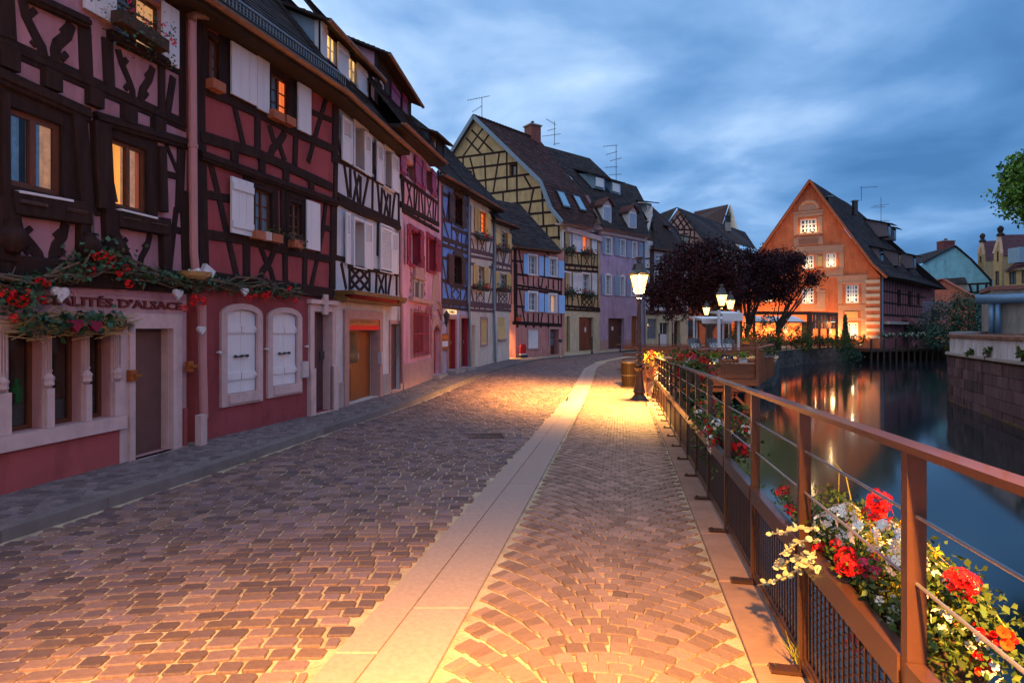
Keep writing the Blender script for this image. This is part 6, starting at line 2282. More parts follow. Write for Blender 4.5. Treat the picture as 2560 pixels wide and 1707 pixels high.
for x0, y0, x1, y1 in ((580, 128, 614, 345), (722, 150, 752, 362), (755, 162, 788, 370), (868, 190, 905, 388), (1006, 212, 1046, 402), (576, 572, 612, 815), (722, 595, 750, 825), (753, 592, 787, 828), (868, 612, 905, 832)):
    h.shutter('N', x0, y0, x1, y1, GREYSH, 'louver', d=.09)
ge = h.eave('M', 530, 1275, 1010, 1365, d=.5, back=.4, slope=.8, sof=STONEP, gm=COPPER)
h.beamuv([(0, ve - .0), (L_, ve - .0)], .3, .22, STONEP, 'cornice')
E0, E1 = h.w(ge[0], ge[1], .5), h.w(ge[2], ge[3], .5)
KL, KR = PC('M', 385, 945, 50.0), PC('M', 920, 1065, 55.5)
RL, RR = PC('M', -125, 420, 55.0), PC('M', 385, 560, 59.5)
roof_part('roof', ROOFD, h.root, [E0, E1, KR, KL], .3, .03)
roof_part('roof', ROOFD, h.root, [KL, KR, RR, RL], .3, .03)
roof_part('roof', ROOFD, h.root, [KR + V((.02, .02, -.2)), KR + V((4, 5, -4)), RR + V((3, 6, -4)), RR], .4, .03)
mb = MB(); mb.extr([h.w(L_ - .3, h.base, -.36), h.w(L_ - .3, ve, -.36), KR + V((-.2, .3, -.3)), RR + V((0, 0, -.3)), RR + V((-4, 4, -9)), h.w(L_ - .3, h.base, -9)], V((.15, -.1, 0))); mb.build('gable_wall', PLL, h.root)
for x0, y0, x1, y1 in ((525, 1035, 612, 1215), (793, 1105, 872, 1275)):
    c0, c1 = PC('M', x0, y1, 48.7 if x0 < 600 else 50.8), PC('M', x1, y1, 49.2 if x0 < 600 else 51.3)
    hh = PC('M', x0, y0, c0.y).z - c0.z
    d_ = (c1 - c0); d_.z = 0; d_.normalize()
    n_ = V((d_.y, -d_.x, 0))
    t_ = (c1 - c0).length
    mb = MB(); mb.hexa([c0, c0 + d_ * t_, c0 + d_ * t_ - n_ * 2, c0 - n_ * 2] + [p + V((0, 0, hh)) for p in (c0, c0 + d_ * t_, c0 + d_ * t_ - n_ * 2, c0 - n_ * 2)]); o = mb.build('white_dormer', WHITEP, h.root)
    mb = MB()
    cc = c0 + d_ * t_ / 2 + V((0, 0, hh + .55))
    for s__ in (-1, 1):
        a = c0 + d_ * (t_ / 2 + s__ * (t_ / 2 + .22)) + V((0, 0, hh - .12))
        mb.add([a + n_ * .25, cc + n_ * .25, cc - n_ * 2, a - n_ * 2, a + n_ * .25 + V((0, 0, .1)), cc + n_ * .25 + V((0, 0, .1)), cc - n_ * 2 + V((0, 0, .1)), a - n_ * 2 + V((0, 0, .1))], [(0, 1, 2, 3), (4, 5, 6, 7), (0, 1, 5, 4), (1, 2, 6, 5), (3, 0, 4, 7)])
    mb.build('dormer_roof', ROOFR, o)
    mb = MB(); mb.extr([c0 + V((0, 0, hh + .001)), c0 + d_ * t_ + V((0, 0, hh + .001)), cc], n_ * .02); mb.build('dormer_pediment', STONEP, o)
    for f in (.1, .53):
        mb = MB(); mb.hexa([c0 + d_ * t_ * f + V((0, 0, .12)), c0 + d_ * t_ * (f + .37) + V((0, 0, .12)), c0 + d_ * t_ * (f + .37) + n_ * .04 + V((0, 0, .12)), c0 + d_ * t_ * f + n_ * .04 + V((0, 0, .12))] + [p + V((0, 0, hh - .2)) for p in (c0 + d_ * t_ * f, c0 + d_ * t_ * (f + .37), c0 + d_ * t_ * (f + .37) + n_ * .04, c0 + d_ * t_ * f + n_ * .04)])
        mb.build('dormer_shutter', GREYSH, o)
for x, y in ((462, 880), (630, 930)):     # shed dormers higher up
    c = PC('M', x, y, 52.5 if x < 500 else 54.5)
    mb = MB(); mb.hexa([c + V((-.3, -.5, 0)), c + V((.8, .4, 0)), c + V((-.9, 2.8, 0)), c + V((-2.0, 1.9, 0)), c + V((-.3, -.5, 1.2)), c + V((.8, .4, 1.2)), c + V((-.9, 2.8, 2.0)), c + V((-2.0, 1.9, 2.0))]); o = mb.build('shed_dormer', mat('blue_grey_cheek', (.22, .33, .44)), h.root)
    mb = MB(); mb.hexa([c + V((-.15, -.6, .15)), c + V((.65, .12, .15)), c + V((.62, .18, .15)), c + V((-.2, -.5, .15)), c + V((-.15, -.6, .95)), c + V((.65, .12, .95)), c + V((.62, .18, .95)), c + V((-.2, -.5, .95))]); mb.build('dormer_window', WHITEF, o)
    q = [c + V((-.5, -1.0, 1.12)), c + V((1.2, .3, 1.12)), c + V((-.7, 3.4, 2.6)), c + V((-2.3, 2.1, 2.6))]
    roof_part('dormer_roof', ROOFD, o, q, .4, .03)
for i in range(5):
    p = (h.w(1.4 + i * 2.4, PAVE - .02, 1.2))
pipe(h, 'N', [(1062, 130), (1065, 700), (1075, 1420)], .07, ZINC, .12)

# ================================================================== HOUSE 11: timbered house behind the plum tree
h = House('timbered_corner_house', 'white half-timbered house with a shop front partly hidden by the plum tree', (12.15, 52.9), (17.6, 58.0))
h11 = h
L_ = h.L
vg = h.px('N', 1300, 1010)[1]; ve = h.px('N', 1300, 300)[1]
for x0, y0, x1, y1 in ((1225, 360, 1285, 480), (1418, 375, 1505, 500)):
    r = h.rect('N', x0, y0, x1, y1)
    h.window('', 0, 0, 0, 0, 2, 3, WHITEF, GLASS, .14, .08, r=r, sill=WHITEP); h.surround(r, .12, WHITEP, .035, lin=.15)
p, q = h.px('N', 1100, 1090), h.px('N', 1205, 1310)
h.window('', 0, 0, 0, 0, 3, 2, GREYST, GLASSC, .12, .08, r=(p[0], h.base + .8, q[0], p[1]), sash=1, frame_name='shop_window')
p, q = h.px('N', 1245, 1135), h.px('N', 1345, 1400)
h.door('', 0, 0, 0, 0, WHITEP, .2, (2, 2), r=(p[0], h.base + .05, q[0], p[1]), glass=(GLASS, 1))
p, q = h.px('N', 1405, 1110), h.px('N', 1480, 1400)
h.door('', 0, 0, 0, 0, DWOOD, .4, (1, 2), r=(p[0], h.base + .05, q[0], p[1]))
h.wall('ground_wall', PLYC, h.quad(.002, h.base - .1, L_, vg)); h.wall('upper_wall', PL3B, h.quad(.002, vg + .002, L_, ve + .6))
b = lambda k, pts, w, d=.045, n='beam': h.beam(k, pts, w, d, None, n)
h.tm = TIMBER_B
b('N', [(1148, 300), (1148, 1020)], .6, .12, 'corner_post'); b('N', [(1085, 1020), (1560, 1020)], .35, .12, 'rail_beam'); b('N', [(1075, 520), (1560, 520)], .2, .05, 'rail_beam'); b('N', [(1075, 880), (1560, 880)], .2, .05, 'rail_beam'); b('N', [(1075, 400), (1150, 395)], .14, .05); b('N', [(1075, 770), (1150, 770)], .14, .05)
for x in range(1200, 1560, 45):
    b('N', [(x, 520), (x + random.uniform(-12, 12), 880)], .15)
    b('N', [(x, 890), (x + random.choice((-25, 25)), 1000)], .12)
for x0, y0, x1, y1 in ((1180, 355, 1220, 490), (1296, 360, 1336, 485), (1370, 370, 1412, 500), (1512, 380, 1545, 500)):
    h.shutter('N', x0, y0, x1, y1, GREYSH, 'board', d=.09, battens=False)
ge = h.eave('N', 1200, 285, 1545, 330, d=.5, back=.4, slope=.8, ext=(.3, .2))
E0, E1 = h.w(ge[0], ge[1], .5), h.w(ge[2], ge[3], .5)
RL, RR = PC('M', 1030, 1060, 60), PC('M', 1270, 1290, 66)
roof_part('roof', ROOFD, h.root, [E0, E1, PC('M', 1300, 1300, 62), PC('M', 1040, 1065, 57)], .3, .03)
mb = MB(); mb.extr([h.w(.3, ve - 1.5, -.36), h.w(.3, ve + .4, -.36), PC('M', 1030, 1065, 58), PC('M', 900, 1000, 62), h.w(.3, ve - 1.5, -8)], V((.2, -.1, 0))); mb.build('gable_wall', PL3B, h.root)
# rear wing roof with dormers seen above
q = [PC('M', 960, 1250, 59), PC('M', 1080, 1250, 60.5), PC('M', 870, 850, 66), PC('M', 590, 765, 63)]
roof_part('roof', ROOFD, h.root, q, .4, .03)
for (x0, y0, x1, y1, D_) in ((968, 1060, 1040, 1140, 58.5), (1195, 1310, 1240, 1400, 57.0), (985, 1270, 1035, 1370, 56.5)):
    c = PC('M', x0, y1, D_)
    hh = (y1 - y0) / 4.126 / FPX * D_ + .4
    ww = (x1 - x0) / 4.126 / FPX * D_
    mb = MB(); mb.hexa([c, c + V((ww, .5, 0)), c + V((ww - 3, 4, 0)), c + V((-3.2, 3.4, 0))] + [p + V((0, 0, hh)) for p in (c, c + V((ww, .5, 0)))] + [p + V((0, 0, hh + .7)) for p in (c + V((ww - 3, 4, 0)), c + V((-3.2, 3.4, 0)))]); o = mb.build('shed_dormer', mat('cream_cheek', (.45, .42, .40), .8, .1, 2, .1), h.root)
    mb = MB(); mb.hexa([c + V((.1, -.04, .1)), c + V((ww * .9, .4, .1)), c + V((ww * .9, .46, .1)), c + V((.1, .03, .1))] + [p + V((0, 0, hh * .75)) for p in (c + V((.1, -.04, .1)), c + V((ww * .9, .4, .1)), c + V((ww * .9, .46, .1)), c + V((.1, .03, .1)))]); mb.build('dormer_window', WHITEF, o)
    q = [c + V((-.4, -.8, hh)), c + V((ww + .7, .1, hh)), c + V((ww - 2.8, 4.6, hh + 1.3)), c + V((-3.7, 3.8, hh + 1.3))]
    roof_part('dormer_roof', ROOFD, o, q, .4, .03)

# ================================================================== background: lattice gable house, white church gable, spire
h = House('lattice_gable_house', 'pinkish house with crossed timber lattice in its gable behind the plum tree', tuple(P(1672, 800, 76).xy), tuple(P(1770, 800, 72).xy), -.25)
ap = h.px('P', 275, 205)
l0, r0 = h.px('P', 140, 385), h.px('P', 640, 660)
rr = h.rect('P', 245, 520, 400, 650)
h.window('', 0, 0, 0, 0, 2, 1, WOODF, GLASS, .2, .1, r=rr)
h.wall('gable_wall', mat('dusty_rose_plaster', (.36, .21, .20), .9, .12, 2, .2, 40), [(l0[0], 0), (r0[0], 0), r0, ap, l0], .3)
for pts in ([(185, 400), (300, 260)], [(235, 470), (370, 290)], [(300, 470), (420, 350)], [(365, 470), (250, 290)], [(300, 470), (195, 340)], [(430, 470), (300, 270)], [(230, 465), (480, 465)], [(250, 525), (520, 570)], [(345, 465), (345, 520)], [(430, 440), (400, 660)], [(470, 480), (470, 600)]):
    h.beam('P', pts, .2, .05)
A_, R0, L0 = h.w(ap[0], ap[1] + .15, .4), h.w(r0[0], r0[1] + .1, .4), h.w(l0[0] - 1, l0[1] - 1.6, .4)
bk = PC('P', 930, 470, 86) - A_
roof_part('roof', ROOFD, h.root, [R0, PC('P', 1100, 760, 80), PC('P', 640, 330, 84), A_], .4, .03)
roof_part('roof', ROOFD, h.root, [PC('P', 700, 560, 79), PC('P', 1230, 700, 84), PC('P', 1090, 490, 92), PC('P', 640, 330, 84)], .45, .03)
roof_part('roof', ROOFD, h.root, [L0, L0 + V((-2, 8, 0)), A_ + V((-2, 8, 0)), A_], .5, .03)
mb = MB(); mb.hexa([PC('P', 850, 480, 84), PC('P', 920, 480, 84), PC('P', 920, 480, 85.2), PC('P', 850, 480, 85.2), PC('P', 845, 372, 84), PC('P', 915, 372, 84), PC('P', 915, 372, 85.2), PC('P', 845, 372, 85.2)]); o = mb.build('chimney', GREYST, h.root)
for i in range(4):
    mb = MB(); c = PC('P', 855 + i * 17, 372, 84.5); mb.lathe(c, [(.14, 0), (.12, .8), (.2, .85), (.18, 1.0)], 6); mb.build('chimney_pot', METALD, o)
h = House('white_gable_building', 'tall pale building with a steep brown roof far behind the timbered houses', tuple(P(1800, 700, 112).xy), tuple(P(1845, 700, 104).xy), -.25)
ap = h.px('P', 903, 160); l0, r0 = h.px('P', 800, 420), h.px('P', 990, 460)
h.wall('gable_wall', PLC, [(l0[0] - .6, 0), (r0[0] + .4, 0), (r0[0] + .4, r0[1] - 1), ap, (l0[0] - .6, l0[1] - 1)], .3)
h.block('slit_window', BLACK, h.rect('P', 902, 255, 914, 300), -.02, .03)
roof_part('roof', ROOFR, h.root, [PC('P', 795, 440, 107), PC('P', 470, 260, 125), PC('P', 472, 245, 128), h.w(ap[0], ap[1], .3)], .6, .04)
roof_part('roof', ROOFR, h.root, [PC('P', 800, 430, 107), PC('P', 380, 430, 122), PC('P', 475, 240, 128), h.w(ap[0], ap[1] + .1, .32)], .6, .04)
t = thing('church_spire', 'tiny dark church spire between the roofs', 'spire', PC('P', 97, 360, 160))
mb = MB(); mb.lathe(ORG[t.name], [(1.6, -6), (1.5, -1), (.9, .0), (.45, .5), (.04, 2.7)], 8); mb.build('spire_roof', ROOFD, t)


# ================================================================== orange restaurant with the painted gable
ORGP = plaster('orange_plaster', (.60, .16, .07))
TRIM = mat('painted_rose_trim', (.50, .26, .17), .85, .12, 4, .2, 40)
TRIMD = mat('painted_dark_line', (.30, .13, .09), .85, .1, 4, 0)
Cn = V((38.1, 60.0, 0))
gdir = V((-.88, .475, 0)).normalized()
Lf = Cn + gdir * 13.4
h = House('orange_restaurant', 'orange restaurant with painted Renaissance gable, lit windows and a huge dark roof', (Lf.x, Lf.y), (Cn.x, Cn.y), -.3, 'restaurant')
hO = h
L_ = h.L
ap = h.px('Q', 405, 112); er = h.px('Q', 985, 880); kr = h.px('Q', 900, 790)
wins = []
for x0, y0, x1, y1, nx, ny in ((328, 420, 462, 530, 4, 3), (540, 695, 622, 808, 4, 3), (348, 712, 440, 820, 4, 3), (700, 950, 806, 1100, 4, 4), (342, 975, 440, 1105, 4, 4), (30, 985, 100, 1090, 4, 4), (712, 1262, 802, 1385, 4, 5)):
    r = h.rect('Q', x0, y0, x1, y1)
    wins.append(r)
    h.window('', 0, 0, 0, 0, nx, ny, WHITEF, GLASS, .16, .16, .14, r=r)
rdo = h.rect('Q', 338, 1262, 432, 1420)
h.door('', 0, 0, 0, 0, BLACK, .4, (1, 2), r=(rdo[0], h.base + .02, rdo[2], rdo[3]), label='black entrance door of the restaurant')
rn = [h.rect('Q', 190, 1280, 230, 1350), h.rect('Q', 545, 1280, 585, 1350)]
h.wall('gable_wall', ORGP, [(0, h.base - .1), (L_, h.base - .1), (L_, er[1]), kr, ap, (0.02, er[1] + .0)], .4)
for r in rn:
    n = 6; c = (r[0] + r[2]) / 2
    h.slab('arched_niche', GREYST, [(r[0], r[1]), (r[2], r[1]), (r[2], r[3] - .4)] + [(c + (r[2] - c) * math.cos(math.pi * j / n), r[3] - .4 + .4 * math.sin(math.pi * j / n)) for j in range(1, n)] + [(r[0], r[3] - .4)], -.02, .05)
tb = lambda pts, w, d=.05, m=TRIM, n='painted_trim': h.beam('Q', pts, w, d, m, n)
# top aedicule
for pts, w in (([(290, 405), (290, 540)], .42), ([(492, 395), (492, 528)], .42), ([(268, 372), (520, 345)], .22), ([(275, 398), (515, 370)], .30), ([(310, 352), (492, 328)], .12), ([(275, 545), (515, 525)], .2), ([(290, 575), (290, 640)], .3), ([(495, 560), (505, 625)], .3), ([(262, 650), (690, 632)], .14), ([(285, 672), (680, 655)], .5), ([(285, 700), (680, 680)], .16), ([(300, 600), (490, 585)], 1.0), ([(665, 690), (668, 815)], .4), ([(525, 690), (525, 810)], .3), ([(460, 705), (462, 800)], .3), ([(480, 830), (680, 822)], .16), ([(535, 855), (680, 845)], .8), ([(440, 890), (690, 885)], .14),
               ([(625, 890), (880, 880)], .24), ([(632, 915), (872, 908)], .55), ([(640, 940), (865, 935)], .2), ([(655, 950), (652, 1110)], .42), ([(848, 940), (852, 1105)], .42), ([(635, 1125), (862, 1118)], .2), ([(640, 1145), (862, 1140)], .5), ([(655, 1165), (652, 1385)], .5), ([(848, 1165), (850, 1385)], .5), ([(640, 1235), (870, 1232)], .3), ([(330, 1140), (535, 1135)], .7), ([(500, 1020), (498, 1120)], .8), ([(470, 1010), (532, 1005)], .24), ([(470, 960), (475, 1005)], .3)):
    tb(pts, w, .045 if w > .35 else .07)
q = h.rect('Q', 300, 575, 490, 632)
h.block('painted_scroll_panel', TRIMD, (q[0] + .2, q[1] + .2, q[2] - .2, q[3] - .1), .0, .1)
h.block('gold_panel', mat('golden_panel', (.62, .38, .14), .8, .1, 3, .1), h.rect('Q', 692, 1172, 800, 1222), .0, .06)
h.block('gold_panel', mat('golden_panel', (.62, .38, .14)), h.rect('Q', 472, 722, 508, 800), .0, .06)
# shell over the top window
c = h.px('Q', 398, 340)
Rr = h.px('Q', 478, 340)[0] - c[0]
h.slab('shell_panel', TRIM, [(c[0] + Rr * .86 * math.cos(math.pi * j / 14), c[1] + Rr * .86 * math.sin(math.pi * j / 14)) for j in range(15)], .0, .04)
mb = MB(); mb.tube([h.w(c[0] + Rr * math.cos(math.pi * j / 14), c[1] + Rr * .95 * math.sin(math.pi * j / 14), .06) for j in range(15)], .16, 6); mb.build('shell_arch', TRIM, h.root)
for j in range(11):
    t_ = math.pi * (j + .5) / 11
    h.beamuv([(c[0] + .25 * math.cos(t_), c[1] + .25 * math.sin(t_)), (c[0] + Rr * .76 * math.cos(t_), c[1] + Rr * .74 * math.sin(t_))], .14, .055, TRIMD, 'shell_rib')
for j in range(9):
    h.block('corner_quoin', mat('pale_quoin', (.66, .48, .34), .85, .1, 4, .1), (L_ - 1.35 + (j % 2) * .1, h.base + .9 + j * .72, L_ - .05, h.base + 1.22 + j * .72), .002, .045)
mb = MB()
# sill floods: small lamps standing on the window sills
floods = []
FLM = mat('flood_glow', (.8, .6, .3), .4, 0, 2, 0, emit=(1, .62, .22), estr=5)
for i, r in enumerate(wins):
    h.block('window_sill', TRIM, (r[0] - .2, r[1] - .16, r[2] + .2, r[1] - .003), -.15, .3)
    for f in ((.3, .75) if i == 0 else (.5,)):
        c = h.w(r[0] + (r[2] - r[0]) * f, r[1] + .12, .2)
        fm = MB(); fm.box((c.x, c.y, c.z), (.12, .07, .06)); o = fm.build('sill_flood', METALD, h.root)
        fm = MB(); fm.box((c.x, c.y, c.z + .07), (.10, .05, .008)); fm.build('flood_lens', FLM, o)
        l = bpy.data.lights.new('sill_flood_light', 'POINT'); l.energy = 34; l.color = (1, .62, .25); l.shadow_soft_size = .08
        lo = bpy.data.objects.new('sill_flood_light', l); lo.location = c + h.n * .12 + V((0, 0, .22)); COL.objects.link(lo)
        lo.parent = h.root; lo.location = lo.location - ORG[h.root.name]
# side wall and roof
sdir = V((.717, .697, 0)).normalized()
SE = Cn + sdir * 27
s_ = h.sub((Cn.x, Cn.y), (SE.x, SE.y))
wt_ = er[1] - .1
for x0, y0, x1, y1 in ((1120, 990, 1150, 1130), (1208, 1000, 1240, 1135), (1285, 1020, 1305, 1120)):
    r = s_.rect('Q', x0, y0, x1, y1)
    s_.window('', 0, 0, 0, 0, 1, 3, WOODF, GLASS, .2, .12, r=r, sash=1)
MAU = plaster('mauve_plaster', (.26, .095, .10))
s_.wall('side_wall', MAU, s_.quad(.002, h.base - .5, s_.L, wt_), .4)
s_.tm = TIMBER
for k in range(16):
    u = 1.4 + k * 1.15
    s_.beamuv([(u, wt_ - 3.9), (u, wt_ - .1)], .16, .05)
for v, w_ in ((wt_ - 1.4, .18), (wt_ - 2.6, .2), (wt_ - 3.9, .24)):
    s_.beamuv([(.5, v), (21, v)], w_, .06)
s_.block('stone_ledge', GREYST, (.6, wt_ - 4.9, 9, wt_ - 4.6), .0, .7)
s_.block('stone_ledge', GREYST, (10, wt_ - 4.9, 15, wt_ - 4.6), .0, .7)
mb = MB(); mb.bar(s_.w(9.2, wt_ - 4.2, .3), s_.w(14.5, h.base + .4, 1.6), .5, .5); mb.build('raking_buttress', MAU, h.root)
mb = MB(); mb.tube([s_.w(.3, wt_, .1), s_.w(.3, h.base, .1)], .1, 8); mb.build('downpipe', ZINC, h.root)
fw = .4
A_ = h.w(ap[0], ap[1] + .15, fw)
E_ = h.w(er[0] + .5, er[1] - .15, fw) + sdir * 0
K_ = h.w(kr[0] + .15, kr[1] + .12, fw)
Rg = [A_ + sdir * d for d in (0, 5, 9, 13, 16.5)]
for i, dz_ in enumerate((0, -.35, -.45, -.55, -.8)):
    Rg[i] = Rg[i] + V((0, 0, dz_))
out = V((s_.n.x, s_.n.y, 0)) * .7
Eg = [E_ + sdir * d + (out if d else out * .4) for d in (0, 6, 13, 20, 27.5)]
Kg = [K_ + sdir * d for d in (0, 6, 12, 18, 23)]
for i in range(4):
    roof_part('roof', ROOFD, h.root, [Eg[i], Eg[i + 1], Kg[i + 1], Kg[i]], .4, .04)
    roof_part('roof', ROOFD, h.root, [Kg[i], Kg[i + 1], Rg[i + 1], Rg[i]], .4, .04)
bk = Eg[4] + gdir * 12
roof_part('roof', ROOFD, h.root, [Eg[4], bk, Rg[4] + gdir * .1, Rg[4]], .45, .04)
lE = h.w(-.4, er[1] - .1, fw)
roof_part('roof', ROOFD, h.root, [lE, lE + sdir * 20, Rg[4], Rg[0]], .5, .04)
for a, b_ in ((A_, K_), (K_, E_), (A_, lE)):
    mb = MB(); mb.bar(a + V((0, 0, -.08)), b_ + V((0, 0, -.08)), .5, .2); mb.build('verge_board', mat('orange_verge', (.40, .12, .06), .8, .1, 3, .1), h.root)
for (x, y, d_) in ((975, 745, 63.5), (1125, 770, 66.5), (1250, 790, 71), (1040, 530, 71), (1085, 560, 73.5)):
    c = PC('Q', x, y + 25, d_)
    hh = 1.5
    n_ = V((s_.n.x, s_.n.y, 0))
    u_ = V((sdir.x, sdir.y, 0))
    ww = 1.6
    mb = MB(); mb.hexa([c, c + u_ * ww, c + u_ * ww - n_ * 2.6, c - n_ * 2.6] + [c + V((0, 0, hh)), c + u_ * ww + V((0, 0, hh)), c + u_ * ww - n_ * 2.6 + V((0, 0, hh + .9)), c - n_ * 2.6 + V((0, 0, hh + .9))]); o = mb.build('shed_dormer', mat('mauve_cheek', (.17, .13, .15), .8, .1, 2, .1), h.root)
    mb = MB(); mb.hexa([p + V((0, 0, .2)) for p in (c + u_ * .3, c + u_ * 1.3, c + u_ * 1.3 + n_ * .05, c + u_ * .3 + n_ * .05)] + [p + V((0, 0, 1.2)) for p in (c + u_ * .3, c + u_ * 1.3, c + u_ * 1.3 + n_ * .05, c + u_ * .3 + n_ * .05)]); mb.build('dormer_window', GLASS, o)
    roof_part('dormer_roof', ROOFD, o, [c - u_ * .3 + n_ * .6 + V((0, 0, hh - .1)), c + u_ * (ww + .3) + n_ * .6 + V((0, 0, hh - .1)), c + u_ * (ww + .3) - n_ * 3.4 + V((0, 0, hh + 1.3)), c - u_ * .3 - n_ * 3.4 + V((0, 0, hh + 1.3))], .4, .03)
for x, y in ((565, 300), (775, 330)):
    c = PC('Q', x, y, 62.8 if x < 600 else 66.5)
    mb = MB(); mb.box((c.x, c.y, c.z), (.22, .22, .8)); o = mb.build('vent_stack', METALD, h.root); mb = MB(); mb.box((c.x, c.y, c.z + .85), (.32, .32, .05)); mb.build('stack_cap', ZINC, o)

# orange low wing behind the trees
h = House('orange_low_building', 'low orange building with dark doors behind the plum trees', tuple(P(1640, 820, 64).xy), tuple(P(1872, 820, 69).xy), -.3, 'building')
L_ = h.L
for x0, y0, x1, y1 in ((1200, 0, 1330, 500), (1340, 0, 1470, 560), (600, 160, 850, 560)):
    p, q = h.px('d', x0, y0), h.px('d', x1, y1)
    h.door('', 0, 0, 0, 0, DWOOD, .4, (2, 3), r=(p[0], h.base + .05, q[0], max(2.6, p[1])), glass=(GLASS, 1))
h.wall('front_wall', ORGP, h.quad(0, h.base - .1, L_, 4.6), .3)
h.tm = TIMBER_B
for i in range(7):
    h.beamuv([(.4 + i * 1.6, 2.9), (.4 + i * 1.6 + random.choice((-.5, 0, .5)), 4.5)], .18, .05)
h.beamuv([(0, 2.85), (L_, 2.85)], .25, .06); h.beamuv([(0, 4.5), (L_, 4.5)], .25, .06)
roof_part('roof', ROOFD, h.root, [h.w(-.3, 4.5, .6), h.w(L_, 4.5, .6), h.w(L_, 8.5, -4), h.w(-.3, 8.5, -4)], .4, .03)

# ================================================================== right-hand background houses
TUR = plaster('turquoise_plaster', (.20, .44, .56))
h = House('turquoise_house', 'turquoise house with a plain broad gable beyond the canal', tuple(P(2295, 800, 100).xy), tuple(P(2484, 800, 92).xy), -.3)
g = lambda x, y: h.px('R', x, y)
h.wall('gable_wall', TUR, [(0, 0), (g(668, 1095)[0], 0), g(672, 1008), g(540, 870), g(450, 785), g(425, 772), g(400, 776), g(195, 888), (0, g(195, 888)[1] - 1)], .4)
for pts in ([(500, 1038), (668, 1030)], [(500, 1095), (665, 1095)], [(572, 1035), (572, 1095)], [(515, 1040), (530, 1095)], [(635, 1032), (625, 1095)], [(663, 1010), (663, 1095)]):
    h.beam('R', pts, .3, .06)
mb_ = [h.w(*g(680, 1010), .5), h.w(*g(540, 862), .5), h.w(*g(425, 766), .5), h.w(*g(190, 890), .5)]
up = V((3, 14, .0))
roof_part('roof', ROOFD, h.root, [mb_[0], mb_[0] + up, mb_[1] + up, mb_[1]], .6, .04)
roof_part('roof', ROOFD, h.root, [mb_[1], mb_[1] + up, mb_[2] + up, mb_[2]], .6, .04)
roof_part('roof', ROOFD, h.root, [mb_[3], mb_[3] + up, mb_[2] + up, mb_[2]], .6, .04)
c = PC('R', 348, 800, 101)
chimney(h.root, (c.x, c.y), 1.0, .8, c.z - 2, PC('R', 348, 740, 101).z, mat('maroon_chimney', (.16, .04, .045), .8, .2, 4, .2), pots=2)
h = House('salmon_shed', 'plain salmon gabled shed in front of the turquoise house', tuple(P(2322, 800, 88).xy), tuple(P(2437, 800, 82).xy), -.3, 'shed')
g = lambda x, y: h.px('R', x, y)
h.wall('gable_wall', plaster('salmon_red_plaster', (.46, .14, .10)), [(0, 0), (g(545, 1120)[0], 0), g(545, 1120), g(338, 1003), g(250, 1035), (0, g(250, 1035)[1])], .4)
R0, R1, R2 = h.w(*g(560, 1122), .5), h.w(*g(340, 998), .5), h.w(*g(235, 1040), .5)
up = V((2, 9, 0))
SR = mat('salmon_roof_edge', (.35, .12, .08), .8, .2, 3, .2)
roof_part('roof', SR, h.root, [R0, R0 + up, R1 + up, R1], .5, .04); roof_part('roof', SR, h.root, [R2, R2 + up, R1 + up, R1], .5, .04)
h = House('grey_lean_to', 'grey slate-roofed lean-to between the shed and the turquoise house', tuple(P(2310, 800, 93).xy), tuple(P(2418, 800, 90).xy), -.3, 'outbuilding')
g = lambda x, y: h.px('R', x, y)
h.wall('front_wall', GREYST, [(0, 0), (g(498, 1100)[0], 0), g(498, 1035), (0, g(215, 1035)[1])], .4)
roof_part('roof', ROOFD, h.root, [h.w(*g(215, 1030), .3), h.w(*g(500, 1035), .3), h.w(*g(495, 980), -2.5), h.w(*g(215, 998), -2.5)], .5, .04)

